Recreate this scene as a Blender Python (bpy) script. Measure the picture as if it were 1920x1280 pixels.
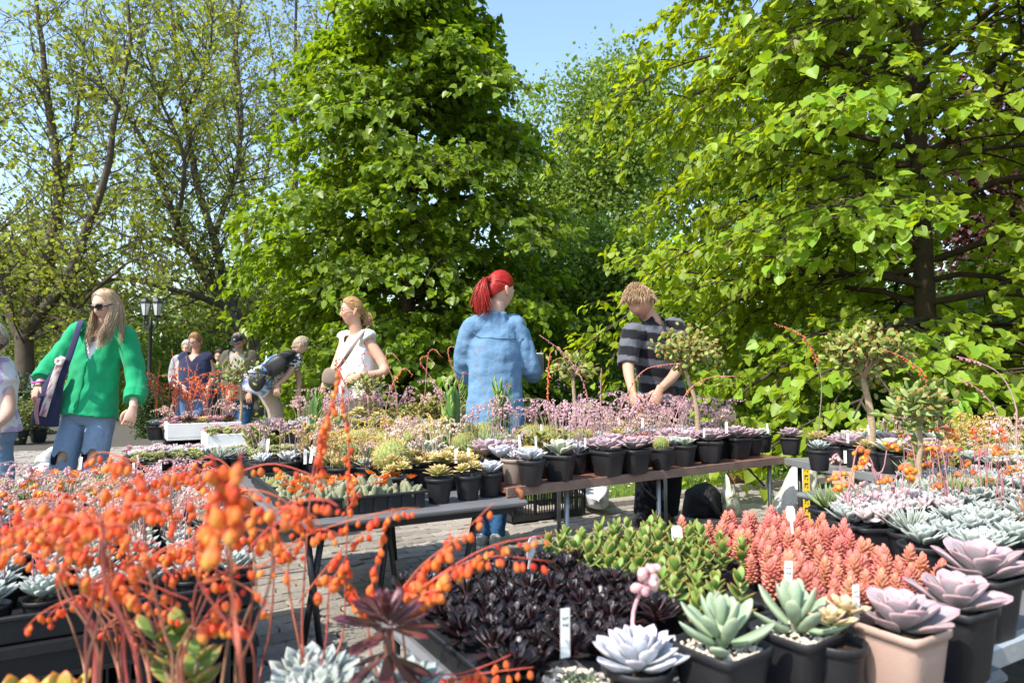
import bpy, bmesh, math, random
import numpy as np
from mathutils import Vector, Matrix, Quaternion, noise as mnoise

for o in list(bpy.data.objects): bpy.data.objects.remove(o)
SC = bpy.context.scene
COL = SC.collection
rng = np.random.default_rng(7)
random.seed(7)

# ------------------------------------------------------------------ camera
CAM_H, PITCH, FPX = 1.03, math.atan(63/1280), 1280.0
cam = bpy.data.cameras.new('camera'); cam_o = bpy.data.objects.new('camera', cam); COL.objects.link(cam_o)
cam.lens, cam.sensor_width = 24, 36
cam.clip_start, cam.clip_end = 0.05, 500
cam_o.location = (0, 0, CAM_H); cam_o.rotation_euler = (math.pi/2 + PITCH, 0, 0)
cam.dof.use_dof = True; cam.dof.focus_distance = 3.9; cam.dof.aperture_fstop = 4.8
SC.camera = cam_o
# ------------------------------------------------------------------ sky and sun
SUN = Vector((-0.62, -0.58, 0.98)).normalized()
world = bpy.data.worlds.new('World'); SC.world = world; world.use_nodes = True
wn = world.node_tree.nodes; wl = world.node_tree.links
bg = wn['Background']; sky = wn.new('ShaderNodeTexSky'); sky.sky_type = 'NISHITA'; sky.sun_disc = False
sky.sun_elevation = math.asin(SUN.z); sky.sun_rotation = math.atan2(SUN.x, SUN.y)
sky.air_density, sky.dust_density, sky.ozone_density, sky.altitude = 1.45, 1.3, 2.6, 50
wl.new(sky.outputs[0], bg.inputs[0]); bg.inputs[1].default_value = 0.15
sl = bpy.data.lights.new('sun', 'SUN'); sl.energy = 3.6; sl.angle = math.radians(0.53); sl.color = (1.0, 0.94, 0.84)
so = bpy.data.objects.new('sun', sl); COL.objects.link(so); so.rotation_euler = (-SUN).to_track_quat('-Z', 'Y').to_euler(); so.location = (-8, -6, 14)
SC.view_settings.view_transform = 'Standard'; SC.view_settings.look = 'None'
SC.view_settings.exposure = 1.05; SC.view_settings.gamma = 1.0; SC.view_settings.use_curve_mapping = False
SC.cycles.max_bounces = 6; SC.cycles.transparent_max_bounces = 6; SC.cycles.diffuse_bounces = 3

# ------------------------------------------------------------------ pixels to places
def ray(px, py):
    x, y = (px-960)/FPX, (640-py)/FPX
    c, s = math.cos(PITCH), math.sin(PITCH)
    return np.array([x, c - y*s, s + y*c])
def on_z(px, py, z):
    d = ray(px, py); return d*((z-CAM_H)/d[2]) + [0, 0, CAM_H]
def on_y(px, py, Y):
    d = ray(px, py); return d*(Y/d[1]) + [0, 0, CAM_H]
def project(p):
    p = np.asarray(p, float) - [0, 0, CAM_H]
    c, s = math.cos(PITCH), math.sin(PITCH)
    dep = p[..., 1]*c + p[..., 2]*s; up = -p[..., 1]*s + p[..., 2]*c
    return 960 + FPX*p[..., 0]/dep, 640 - FPX*up/dep
ROWA = math.radians(30)          # the stalls stand turned 30 degrees to the view
U = np.array([math.cos(ROWA), math.sin(ROWA), 0]); W = np.array([-math.sin(ROWA), math.cos(ROWA), 0])

# ------------------------------------------------------------------ objects
def tag(o, label=None, cat=None, group=None, kind=None):
    if label: o['label'] = label
    if cat: o['category'] = cat
    if group: o['group'] = group
    if kind: o['kind'] = kind
    return o
def empty(name, loc=(0,0,0), rz=0, label=None, cat=None, group=None, scale=1):
    o = bpy.data.objects.new(name, None); COL.objects.link(o)
    o.empty_display_size = .02
    o.location = loc; o.rotation_euler = (0, 0, rz); o.scale = (scale,)*3
    return tag(o, label, cat, group)
def obj(name, me, mat=None, parent=None, loc=(0,0,0), rot=(0,0,0), scale=(1,1,1)):
    o = bpy.data.objects.new(name, me); COL.objects.link(o)
    if mat is not None and len(me.materials) == 0: me.materials.append(mat)
    if parent is not None: o.parent = parent
    o.location = loc; o.rotation_euler = rot; o.scale = scale
    return o

class MB:
    """collects vertices, faces and colours; one mesh comes out"""
    def __init__(s): s.V=[]; s.F=[]; s.C=[]; s.n=0
    def add(s, V, faces, col=(.5,.5,.5)):
        V = np.asarray(V, float).reshape(-1,3)
        for F in (faces if isinstance(faces, list) else [faces]):
            F = np.asarray(F, int)
            if F.size: s.F.append(F + s.n)
        c = np.asarray(col, float)
        if c.ndim == 1: c = np.repeat(c[None,:3], len(V), 0)
        s.V.append(V); s.C.append(c[:, :3]); s.n += len(V); return s
    def merge(s, o, M=None):
        for i in range(len(o.V)):
            s.V.append(o.V[i] if M is None else tf(M, o.V[i])); s.C.append(o.C[i])
        for F in o.F: s.F.append(F + s.n)
        s.n += o.n; return s
    def mesh(s, name, mat=None, smooth=True):
        me = bpy.data.meshes.new(name)
        V = np.concatenate(s.V); C = np.concatenate(s.C)
        me.vertices.add(len(V)); me.vertices.foreach_set('co', V.ravel())
        tot = sum(F.shape[0]*F.shape[1] for F in s.F); npol = sum(F.shape[0] for F in s.F)
        me.loops.add(tot); me.polygons.add(npol)
        me.loops.foreach_set('vertex_index', np.concatenate([F.ravel() for F in s.F]))
        sizes = np.concatenate([np.full(F.shape[0], F.shape[1]) for F in s.F])
        st = np.concatenate([[0], np.cumsum(sizes)[:-1]])
        me.polygons.foreach_set('loop_start', st); me.polygons.foreach_set('use_smooth', np.full(npol, smooth))
        a = me.color_attributes.new('Col', 'FLOAT_COLOR', 'POINT')
        a.data.foreach_set('color', np.concatenate([C, np.ones((len(C),1))], 1).ravel())
        me.update(calc_edges=True)
        if mat: me.materials.append(mat)
        return me
    def build(s, name, mat, parent=None, loc=(0,0,0), rot=(0,0,0), smooth=True):
        return obj(name, s.mesh(name, mat, smooth), None, parent, loc, rot)

def tf(M, V):
    M = np.asarray(M); V = np.asarray(V, float); return V @ M[:3,:3].T + M[:3,3]
def nrmz(v): v = np.asarray(v, float); return v/np.maximum(np.linalg.norm(v, axis=-1, keepdims=True), 1e-9)
def lerp(a, b, t): return np.asarray(a)*(1-t) + np.asarray(b)*t
def rotm(ax, a): return np.array(Matrix.Rotation(a, 3, Vector(ax)))
def xf(loc=(0,0,0), rx=0, ry=0, rz=0, s=1):
    M = Matrix.Translation(Vector(loc)) @ Matrix.Rotation(rz,4,'Z') @ Matrix.Rotation(ry,4,'Y') @ Matrix.Rotation(rx,4,'X') @ Matrix.Scale(s,4)
    return np.array(M)

def spline(pts, n):
    """Catmull-Rom through pts, n samples"""
    P = np.asarray(pts, float); m = len(P)
    if m == 2: t = np.linspace(0,1,n)[:,None]; return P[0]*(1-t)+P[1]*t
    Q = np.vstack([2*P[0]-P[1], P, 2*P[-1]-P[-2]])
    t = np.linspace(0, m-1-1e-6, n); i = t.astype(int); f = (t-i)[:,None]
    a,b,c,d = Q[i],Q[i+1],Q[i+2],Q[i+3]
    return .5*((2*b)+(-a+c)*f+(2*a-5*b+4*c-d)*f**2+(-a+3*b-3*c+d)*f**3)

def tubes(P, R, k=5):
    """batch of tubes: P (m,n,3), R (m,n) -> V, quads"""
    P = np.asarray(P, float); R = np.asarray(R, float)
    m, n, _ = P.shape
    T = nrmz(np.gradient(P, axis=1))
    ref = nrmz(np.cross(T[:,0], T[:,-1]) + 1e-3*np.array([.3,.7,.2])) if n > 2 else np.tile([.31,.72,.2],(m,1))
    ref = np.where(np.abs((ref*nrmz(P[:,-1]-P[:,0])).sum(1,keepdims=True))>.9, np.array([.9,.1,.4]), ref)
    S = nrmz(ref[:,None,:] - (ref[:,None,:]*T).sum(-1,keepdims=True)*T); B = np.cross(T, S)
    a = np.arange(k)*2*math.pi/k
    V = P[:,:,None,:] + R[:,:,None,None]*(np.cos(a)[None,None,:,None]*S[:,:,None,:] + np.sin(a)[None,None,:,None]*B[:,:,None,:])
    idx = np.arange(m*n*k).reshape(m,n,k)
    q = np.stack([idx[:,:-1], np.roll(idx[:,:-1],-1,2), np.roll(idx[:,1:],-1,2), idx[:,1:]], -1).reshape(-1,4)
    return V.reshape(-1,3), q
def tube(P, R, k=6, cap=True):
    P = np.asarray(P, float); R = np.broadcast_to(np.asarray(R, float), (len(P),))
    if cap:
        T0 = nrmz(P[0]-P[1]); T1 = nrmz(P[-1]-P[-2])
        P = np.vstack([P[0]+T0*R[0]*.02, P, P[-1]+T1*R[-1]*.02]); R = np.concatenate([[R[0]*.02], R, [R[-1]*.02]])
    return tubes(P[None], R[None], k)
def ptube(P, R, k=8): return tube(P, R, k)

def place(template, pos, axis, nrm, size):
    """copies of a small template (x side, y along, z normal) -> V"""
    y = nrmz(axis); z = nrm - (nrm*y).sum(1,keepdims=True)*y; z = nrmz(z); x = np.cross(y, z)
    t = np.asarray(template, float); size = np.broadcast_to(np.asarray(size,float).reshape(len(pos),-1), (len(pos),3)) if np.ndim(size)>1 else np.repeat(np.asarray(size,float)[:,None],3,1)
    V = pos[:,None,:] + x[:,None,:]*(t[None,:,0]*size[:,0:1])[...,None] + y[:,None,:]*(t[None,:,1]*size[:,1:2])[...,None] + z[:,None,:]*(t[None,:,2]*size[:,2:3])[...,None]
    return V.reshape(-1,3)
def rep(F, m, nv):
    F = np.asarray(F); return (F[None] + (np.arange(m)*nv)[:,None,None]).reshape(-1, F.shape[1])

def box(x0,x1,y0,y1,z0,z1,b=0.0):
    if b <= 0:
        V = np.array([[x,y,z] for z in (z0,z1) for x,y in ((x0,y0),(x1,y0),(x1,y1),(x0,y1))], float)
        F = np.array([[3,2,1,0],[4,5,6,7],[0,1,5,4],[1,2,6,5],[2,3,7,6],[3,0,4,7]])
        return V, F
    rings = []
    for z,ins in ((z0,b),(z0+b,0),(z1-b,0),(z1,b)):
        X0,X1,Y0,Y1 = x0+ins,x1-ins,y0+ins,y1-ins; c=b if ins==0 else b*.4
        rings.append([[X0+c,Y0,z],[X1-c,Y0,z],[X1,Y0+c,z],[X1,Y1-c,z],[X1-c,Y1,z],[X0+c,Y1,z],[X0,Y1-c,z],[X0,Y0+c,z]])
    V = np.array(rings,float).reshape(-1,3); q=[]
    for r in range(3):
        for i in range(8): q.append([r*8+i, r*8+(i+1)%8, r*8+8+(i+1)%8, r*8+8+i])
    return V, [np.array(q), np.array([[7,6,5,4,3,2,1,0]]), np.array([[24,25,26,27,28,29,30,31]])]

def lathe(prof, k=16, sq=0.0):
    """profile [(r,z)...]; sq>0 turns the circle into a rounded square"""
    a = np.arange(k)*2*math.pi/k + (math.pi/k if sq else 0)
    c, s = np.cos(a), np.sin(a)
    f = 1.0
    if sq: f = 1/(np.abs(c)**sq + np.abs(s)**sq)**(1/sq)
    V = np.array([[r*f_*cc, r*f_*ss, z] for r,z in prof for cc,ss,f_ in zip(c,s,np.broadcast_to(f,(k,)))])
    n = len(prof); idx = np.arange(n*k).reshape(n,k)
    q = np.stack([idx[:-1], np.roll(idx[:-1],-1,1), np.roll(idx[1:],-1,1), idx[1:]],-1).reshape(-1,4)
    return V, q

def fbm(P, f=4.0, o=3):
    return np.array([mnoise.fractal(Vector(p)*f, 1.0, 2.0, o) for p in P])

# ------------------------------------------------------------------ materials
MATS = {}
def nodes(name):
    m = bpy.data.materials.new(name); m.use_nodes = True; nt = m.node_tree
    return m, nt, nt.nodes, nt.links, nt.nodes['Principled BSDF']
def plain(name, col, rough=.6, spec=.4, var=.15, nscale=30, bump=0.0, bscale=200, metal=0, coat=0):
    """one colour with uneven tone and fine relief"""
    if name in MATS: return MATS[name]
    m, nt, N, L, b = nodes(name)
    tc = N.new('ShaderNodeTexCoord'); nz = N.new('ShaderNodeTexNoise'); nz.inputs['Scale'].default_value = nscale; nz.inputs['Detail'].default_value = 5
    L.new(tc.outputs['Object'], nz.inputs['Vector'])
    mx = N.new('ShaderNodeMix'); mx.data_type='RGBA'
    c = np.array(col)
    mx.inputs[6].default_value = (*(c*(1-var)),1); mx.inputs[7].default_value = (*np.minimum(c*(1+var),1),1)
    L.new(nz.outputs[0], mx.inputs[0]); L.new(mx.outputs[2], b.inputs['Base Color'])
    b.inputs['Roughness'].default_value = rough; b.inputs['Specular IOR Level'].default_value = spec; b.inputs['Metallic'].default_value = metal
    if coat: b.inputs['Coat Weight'].default_value = coat
    if bump:
        n2 = N.new('ShaderNodeTexNoise'); n2.inputs['Scale'].default_value = bscale; n2.inputs['Detail'].default_value = 4; L.new(tc.outputs['Object'], n2.inputs['Vector'])
        bp = N.new('ShaderNodeBump'); bp.inputs['Strength'].default_value = bump; bp.inputs['Distance'].default_value = .01
        L.new(n2.outputs[0], bp.inputs['Height']); L.new(bp.outputs[0], b.inputs['Normal'])
    MATS[name] = m; return m
def vcol(name, rough=.5, spec=.4, trans=0.0, tcol=(1.5,1.4,.5), nscale=40, var=.2, rnd=.15, hue=.02, sss=0, bump=0, bscale=300, sheen=0):
    """colour stored on the mesh, uneven tone, object-to-object variation; trans lets light through thin leaves"""
    if name in MATS: return MATS[name]
    m, nt, N, L, b = nodes(name)
    at = N.new('ShaderNodeVertexColor'); at.layer_name = 'Col'
    tc = N.new('ShaderNodeTexCoord'); nz = N.new('ShaderNodeTexNoise'); nz.inputs['Scale'].default_value = nscale; nz.inputs['Detail'].default_value = 4
    L.new(tc.outputs['Object'], nz.inputs['Vector'])
    oi = N.new('ShaderNodeObjectInfo')
    r1 = N.new('ShaderNodeMapRange'); r1.inputs[3].default_value = 1-var; r1.inputs[4].default_value = 1+var; L.new(nz.outputs[0], r1.inputs[0]); r1.inputs[1].default_value=.25; r1.inputs[2].default_value=.75
    r2 = N.new('ShaderNodeMapRange'); r2.inputs[3].default_value = 1-rnd; r2.inputs[4].default_value = 1+rnd; L.new(oi.outputs['Random'], r2.inputs[0])
    mu = N.new('ShaderNodeMath'); mu.operation='MULTIPLY'; L.new(r1.outputs[0], mu.inputs[0]); L.new(r2.outputs[0], mu.inputs[1])
    hs = N.new('ShaderNodeHueSaturation'); L.new(at.outputs[0], hs.inputs['Color']); L.new(mu.outputs[0], hs.inputs['Value'])
    r3 = N.new('ShaderNodeMapRange'); r3.inputs[3].default_value = .5-hue; r3.inputs[4].default_value = .5+hue
    fr = N.new('ShaderNodeMath'); fr.operation='FRACT'; m7 = N.new('ShaderNodeMath'); m7.operation='MULTIPLY'; m7.inputs[1].default_value=7.31
    L.new(oi.outputs['Random'], m7.inputs[0]); L.new(m7.outputs[0], fr.inputs[0]); L.new(fr.outputs[0], r3.inputs[0]); L.new(r3.outputs[0], hs.inputs['Hue'])
    L.new(hs.outputs[0], b.inputs['Base Color'])
    b.inputs['Roughness'].default_value = rough; b.inputs['Specular IOR Level'].default_value = spec
    if sss:
        b.inputs['Subsurface Weight'].default_value = sss; b.inputs['Subsurface Radius'].default_value=(.6,.4,.2); b.inputs['Subsurface Scale'].default_value=.006
    if sheen: b.inputs['Sheen Weight'].default_value = sheen
    if bump:
        n2 = N.new('ShaderNodeTexNoise'); n2.inputs['Scale'].default_value = bscale; n2.inputs['Detail'].default_value = 4; L.new(tc.outputs['Object'], n2.inputs['Vector'])
        bp = N.new('ShaderNodeBump'); bp.inputs['Strength'].default_value = bump; bp.inputs['Distance'].default_value = .01
        L.new(n2.outputs[0], bp.inputs['Height']); L.new(bp.outputs[0], b.inputs['Normal'])
    if trans:
        tr = N.new('ShaderNodeBsdfTranslucent'); mc = N.new('ShaderNodeMix'); mc.data_type='RGBA'; mc.blend_type='MULTIPLY'; mc.inputs[0].default_value=1
        L.new(hs.outputs[0], mc.inputs[6]); mc.inputs[7].default_value=(*tcol,1); L.new(mc.outputs[2], tr.inputs[0])
        ms = N.new('ShaderNodeMixShader'); ms.inputs[0].default_value = trans
        L.new(b.outputs[0], ms.inputs[1]); L.new(tr.outputs[0], ms.inputs[2]); L.new(ms.outputs[0], N['Material Output'].inputs[0])
    MATS[name] = m; return m
# ================================================================== ground
def grid_plane(name, x0,x1,y0,y1,z, mat, n=1):
    mb = MB(); mb.add([[x0,y0,z],[x1,y0,z],[x1,y1,z],[x0,y1,z]], np.array([[0,1,2,3]])); o = mb.build(name, mat); o['kind']='structure'; return o
soil_m = plain('ground_earth', (.13,.10,.07), .95, .2, .35, 3, .6, 60)
grid_plane('ground', -200, 200, -60, 300, -.05, soil_m)
joint_m = plain('joint_sand', (.10,.09,.075), .95, .2, .4, 20, .8, 150)
# paved square: everything in front of a line that runs along the stalls
K0 = on_z(1150, 950, 0.0)                       # the kerb between paving and lawn
def poly_sheet(name, pts, z, mat):
    mb = MB(); mb.add([[p[0],p[1],z] for p in pts], np.array([list(range(len(pts)))])); o = mb.build(name, mat); o['kind']='structure'; return o
pave = poly_sheet('pavement', [K0-40*U+22*W, K0-40*U-30*W, K0+30*U-30*W, K0+30*U, K0-.7*U, K0-.7*U+22*W], -.012, joint_m)
lawn_m = plain('lawn_earth', (.10,.13,.04), .95, .2, .3, 6, .5, 80)
lawn = poly_sheet('lawn', [K0+30*U+.12*W, K0+30*U+40*W, K0-.58*U+40*W, K0-.58*U+.12*W], -.004, lawn_m)

# paving stones: wavy interlocking concrete blocks laid in rows
stone_m = vcol('paving_concrete', .85, .25, 0, nscale=60, var=.25, rnd=.22, hue=.01, bump=.5, bscale=180)
def stone_shape(j):
    L_, B_ = .198, .098; g=.005
    ys = []
    a = [(-.5,-.5),(-.25,-.42),(0,-.58),(.25,-.42),(.5,-.5),(.46,0),(.5,.5),(.25,.58),(0,.42),(-.25,.58),(-.5,.5),(-.54,0)]
    a = [(x*(L_-g), y*(B_-g)) for x,y in a]
    r = np.random.default_rng(j)
    V=[]
    for z,ins in ((-.03,1.0),(-.004,1.0),(.003,.95)):
        for x,y in a: V.append([x*(1-(1-ins)*.5), y*ins, z+r.normal(0,.0006)])
    n=12; q=[[k*n+i, k*n+(i+1)%n, (k+1)*n+(i+1)%n, (k+1)*n+i] for k in range(2) for i in range(n)]
    return np.array(V), [np.array(q), np.array([list(range(24,36))])]
stone_shapes=[stone_shape(j) for j in range(4)]
stone_meshes=[]
for j,(V,F) in enumerate(stone_shapes):
    mb=MB(); mb.add(V,F,(.27,.245,.21)); stone_meshes.append(mb.mesh('paving_stone', stone_m, False))
cand=[]
for a in range(-75,62):
    for b in range(-70,72):
        u=(a+ (.5 if b%2 else 0))*.2; w=b*.1-.06
        c=K0+u*U+w*W
        if c[1]<1.2 or c[1]>12 or (w>-.05 and u>-.82): continue
        px,py=project(np.array([c[0],c[1],0.]))
        if px<-150 or px>1500 or py>1500: continue
        cand.append((c[0],c[1],px,py))
# cobbles the open aisle shows best
vis=[c for c in cand if (440<c[2]<790 and 900<c[3]<1240)]
vis.sort(key=lambda c: c[1]); keep=set((round(c[0],3),round(c[1],3)) for c in vis[:300])
mb=MB(); r_=np.random.default_rng(3); k=0
for c in cand:
    V,F=stone_shapes[k%4]; k+=1
    a=ROWA+r_.normal(0,.02)+(math.pi if r_.random()<.5 else 0); dz=r_.normal(0,.0025); tx,ty=r_.normal(0,.012,2)
    if (round(c[0],3),round(c[1],3)) in keep:
        obj('paving_stone', stone_meshes[k%4], None, pave, (c[0],c[1],dz), (tx,ty,a))
    else:
        mb.add(tf(xf((c[0],c[1],dz),tx,ty,a),V), F, np.array((.27,.245,.21))*r_.uniform(.78,1.2))
o=mb.build('paving_stone', stone_m, pave, smooth=False); o['kind']='stuff'
# kerb stones
kerb_m=plain('kerb_concrete',(.32,.28,.24),.9,.2,.25,25,.5,120)
mb=MB(); V,F=box(-.495,.495,0,.11,-.2,.05,.008); mb.add(V,F); kme=mb.mesh('kerb_stone',kerb_m,False)
kroot=None
for i in range(0,12):
    p=K0+(i*1.0-.2)*U
    o=obj('kerb_stone',kme,None,None,(p[0],p[1],random.uniform(-.006,.004)),(0,0,ROWA+random.uniform(-.006,.006)))
    o.parent=lawn
for i in range(0,8):
    p=K0+(-.59)*U+(i*1.0+.62)*W
    obj('kerb_stone',kme,None,lawn,(p[0],p[1],random.uniform(-.006,.004)),(0,0,ROWA+math.pi/2))
# grass and daisies
def quadleaf(): return np.array([[-.5,0,0],[.5,0,0],[.28,.6,.1],[0,1,.3],[-.28,.6,.1]]), np.array([[0,1,2,4]]), np.array([[4,2,3]])
gm=vcol('grass_blades',.6,.3,.35,(1.2,1.3,.4),rnd=0,hue=0,nscale=2,var=.25)
def grass(name,parent,n,u0,u1,w0,w1,h):
    r=np.random.default_rng(11)
    u=r.uniform(u0,u1,n); w=w0+(w1-w0)*r.random(n)**1.5
    pos=K0+u[:,None]*U+w[:,None]*W; pos[:,2]=-.006
    ax=np.stack([r.normal(0,.45,n),r.normal(0,.45,n),np.ones(n)],1); nr=r.normal(0,1,(n,3))
    sz=np.stack([r.uniform(.006,.011,n),r.uniform(.5,1.2,n)*h,np.full(n,h*.5)],1)
    t,f4,f3=quadleaf(); V=place(t,pos,ax,nr,sz)
    c=np.stack([r.uniform(.12,.24,n),r.uniform(.22,.34,n),r.uniform(.03,.06,n)],1)
    mb=MB(); mb.add(V,[rep(f4,n,5),rep(f3,n,5)],np.repeat(c,5,0)); return mb
mb=grass('grass',lawn,46000,-.5,8,.14,7,.07); 
o=mb.build('grass',gm); tag(o,'short sunlit green grass of the lawn behind the stalls','grass',kind='stuff')
r=np.random.default_rng(5); n=900
pos=K0+r.uniform(-.4,6.5,n)[:,None]*U+(.3+5*r.random(n)**1.3)[:,None]*W; pos[:,2]=r.uniform(.045,.075,n)
t=np.array([[.5*math.cos(a),.5*math.sin(a),.0] for a in np.arange(7)*2*math.pi/7]+[[0,0,.12]])
mb=MB(); V=place(t,pos,r.normal(0,1,(n,3))*[1,1,.1],np.array([0,-.25,1.])+r.normal(0,.25,(n,3)),np.full(n,.022))
F=np.array([[i,(i+1)%7,7] for i in range(7)]); cc=np.tile(np.vstack([np.tile([.8,.8,.78],(7,1)),[[.8,.55,.05]]]),(n,1))
mb.add(V,rep(F,n,8),cc); o=mb.build('daisies',vcol('daisy_petals',.7,.2,rnd=0,hue=0,var=.05)); tag(o,'tiny white daisies scattered over the lawn','flower',kind='stuff')

# ================================================================== trees
bark_d=plain('bark_dark',(.065,.05,.036),.95,.15,.45,14,1.0,40)
bark_p=plain('bark_plane',(.10,.083,.06),.95,.15,.55,5,.7,25)
twig_m=plain('twig_bark',(.13,.095,.065),.95,.15,.4,20)
HEART=np.array([[0,0,0],[-.36,-.04,.05],[-.52,.3,.1],[-.34,.68,.07],[0,1.05,-.08],[.34,.68,.07],[.52,.3,.1],[.36,-.04,.05],[0,.42,-.02]])
HF=np.array([[0,8,2,1],[8,4,3,2],[0,7,6,8],[8,6,5,4]])
DIAM=np.array([[0,0,0],[-.4,.45,.1],[0,1,-.05],[.4,.45,.1]]); DF=np.array([[0,2,1],[0,3,2]])
lin_m=vcol('linden_leaves',.42,.4,.52,(1.75,1.5,.35),nscale=1.2,var=.22,rnd=.12,hue=.012)
lin_d=vcol('linden_leaves_deep',.4,.45,.5,(1.6,1.5,.4),nscale=.9,var=.25,rnd=0,hue=0)
far_m=vcol('far_leaves',.55,.35,.36,(1.4,1.35,.5),nscale=.5,var=.3,rnd=.0,hue=0)

def leaf_cols(n,base,r,var=.25,yel=.25):
    c=np.tile(np.array(base),(n,1))*r.uniform(1-var,1+var,(n,1)); y=r.random(n)[:,None]*yel
    return c*(1-y)+y*np.array([base[0]*2.0,base[1]*1.45,base[2]*.8])

def linden(base,H,zlow,prof,nprim,nsec,ntw,nleaf,lsize,col,mat,seed,name,label,rt=.11,single=0,droop=.25):
    """trunk, spreading limbs, twigs and hanging heart-shaped leaves; prof(t) = crown radius at share t of the crown's height"""
    r=np.random.default_rng(seed); root=empty(name,base,label=label,cat='tree')
    mb=MB(); z=np.linspace(-.1,H,14); ph=r.uniform(0,6,2)
    tr=np.stack([.05*np.sin(z*.7+ph[0])*z/H*2,.05*np.cos(z*.6+ph[1])*z/H*2,z],1); rad=rt*(1-z/H*.92)**.8*1.0; rad[0]*=1.35
    V,F=tube(tr,rad,10); mb.add(V,F)
    P1=[];P2=[];R2=[];P3=[];R3=[];tw=[]
    for i in range(nprim):
        t=(i+.5)/nprim; h=zlow*.75+(H-zlow*.75)*t**1.05*.97; az=i*2.39996+r.normal(0,.3)
        reach=prof(t)*r.uniform(.78,1.12); up=lerp(.15,1.3,t)+r.normal(0,.12)
        d=np.array([math.cos(az),math.sin(az),0]); s=np.linspace(0,1,9)[:,None]
        start=np.array([np.interp(h,z,tr[:,0]),np.interp(h,z,tr[:,1]),h])
        pl=start+d*reach*s+np.array([0,0,1])*(reach*up*s-reach*(droop+up*.35)*s**2*1.2)+np.cumsum(r.normal(0,.018*reach,(9,3)),0)
        P1.append(pl); rr=max(.012,rt*.33*(1-t*.6)*(reach/2.5))
        V,F=tubes(pl[None],(rr*(1-np.linspace(0,1,9)*.85))[None],6); mb.add(V,F)
        for j in range(nsec):
            ts=.18+.82*(j+r.random())/nsec; k=min(7,int(ts*8)); f=ts*8-k
            p=pl[k]*(1-f)+pl[k+1]*f; td=nrmz(pl[k+1]-pl[k]); side=np.cross(td,[0,0,1.])*(1 if j%2 else -1)
            dd=nrmz(td*.75+side*r.uniform(.5,1.1)+np.array([0,0,r.uniform(-.25,.45)])+r.normal(0,.15,3)); L=reach*.36*(1.15-.6*ts)*r.uniform(.7,1.25)+.12
            s5=np.linspace(0,1,5)[:,None]; q=p+dd*L*s5+np.array([0,0,-1])*L*.28*s5**2; P2.append(q); R2.append(.35*rr*(1-.8*s5[:,0])*(1-.5*ts)+.0025)
            for m in range(ntw):
                tt=.1+.9*(m+r.random())/ntw; kk=min(3,int(tt*4)); ff=tt*4-kk; pp=q[kk]*(1-ff)+q[kk+1]*ff
                sd=np.cross(dd,[0,0,1.])*(1 if m%2 else -1); d3=nrmz(dd*.6+sd*r.uniform(.3,1)+np.array([0,0,r.uniform(-.5,.3)])+r.normal(0,.25,3)); l3=r.uniform(.5,1.2)*min(.42,L*.55+.1)
                s4=np.linspace(0,1,4)[:,None]; w=pp+d3*l3*s4+np.array([0,0,-1])*l3*.3*s4**2; P3.append(w); tw.append((w,d3,l3))
    V,F=tubes(np.array(P2),np.array(R2),4); mb.add(V,F)
    P3=np.array(P3); V,F=tubes(P3,np.tile(np.array([.004,.003,.002,.001])*max(1,lsize/.09),(len(P3),1)),3); mb.add(V,F)
    mb.build('trunk',bark_d,root)
    # leaves
    m=len(P3); tpos=r.random((m,nleaf))*.92+.08; k=np.minimum(2,(tpos*3).astype(int)); f=(tpos*3-k)[...,None]
    pos=np.take_along_axis(P3,k[...,None].repeat(3,-1),1)*(1-f)+np.take_along_axis(P3,(k+1)[...,None].repeat(3,-1),1)*f
    pos=pos.reshape(-1,3)+r.normal(0,.02,(m*nleaf,3)); n=len(pos)
    dirs=nrmz(P3[:,-1]-P3[:,0]).repeat(nleaf,0); out=nrmz(pos*[1,1,.15])
    ax=nrmz(dirs*.5+r.normal(0,.55,(n,3))+np.array([0,0,-.75])+out*.35); nr=nrmz(np.array([0,0,.85])+out*.55+r.normal(0,.45,(n,3)))
    sz=lsize*r.uniform(.5,1.4,n); c=leaf_cols(n,col,r,.3,.35)
    sel=np.zeros(n,bool)
    if single:
        px,py=project(pos+np.array(base)); dist=np.linalg.norm(pos+np.array(base)-[0,0,CAM_H],axis=1)
        ok=(px>0)&(px<1920)&(py>0)&(py<780); order=np.argsort(np.where(ok,dist/ sz,1e9)); sel[order[:single]]=True
    g=~sel; mb=MB(); V=place(HEART,pos[g],ax[g],nr[g],sz[g]); mb.add(V,rep(HF,g.sum(),9),np.repeat(c[g],9,0))
    cr=mb.build('crown',mat,root); cr['kind']='stuff'
    if single:
        mb=MB(); mb.add(HEART,HF,np.array(col)*1.15); lm=mb.mesh('leaf',mat)
        for i in np.where(sel)[0]:
            y=nrmz(ax[i]); zz=nr[i]-(nr[i]@y)*y; zz/=np.linalg.norm(zz); x=np.cross(y,zz)
            o=obj('leaf',lm,None,cr); o.matrix_local=Matrix(((x[0]*sz[i],y[0]*sz[i],zz[0]*sz[i],pos[i][0]),(x[1]*sz[i],y[1]*sz[i],zz[1]*sz[i],pos[i][1]),(x[2]*sz[i],y[2]*sz[i],zz[2]*sz[i],pos[i][2]),(0,0,0,1)))
    return root
def interp_prof(ts,rs): return lambda t: float(np.interp(t,ts,rs))

# dense young linden behind the white blouse
B=on_y(765,703,11.0); B[2]=0
linden(tuple(B),9.0,.5,interp_prof([0,.1,.3,.5,.65,.8,.9,1],[2.1,2.3,2.35,2.1,1.65,1.15,.85,.4]),110,14,6,10,.088,(.155,.255,.02),lin_d,21,'linden_tree','dense cone-shaped deep green linden tree standing between the leafless-looking planes and the pale trees',rt=.13)
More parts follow.
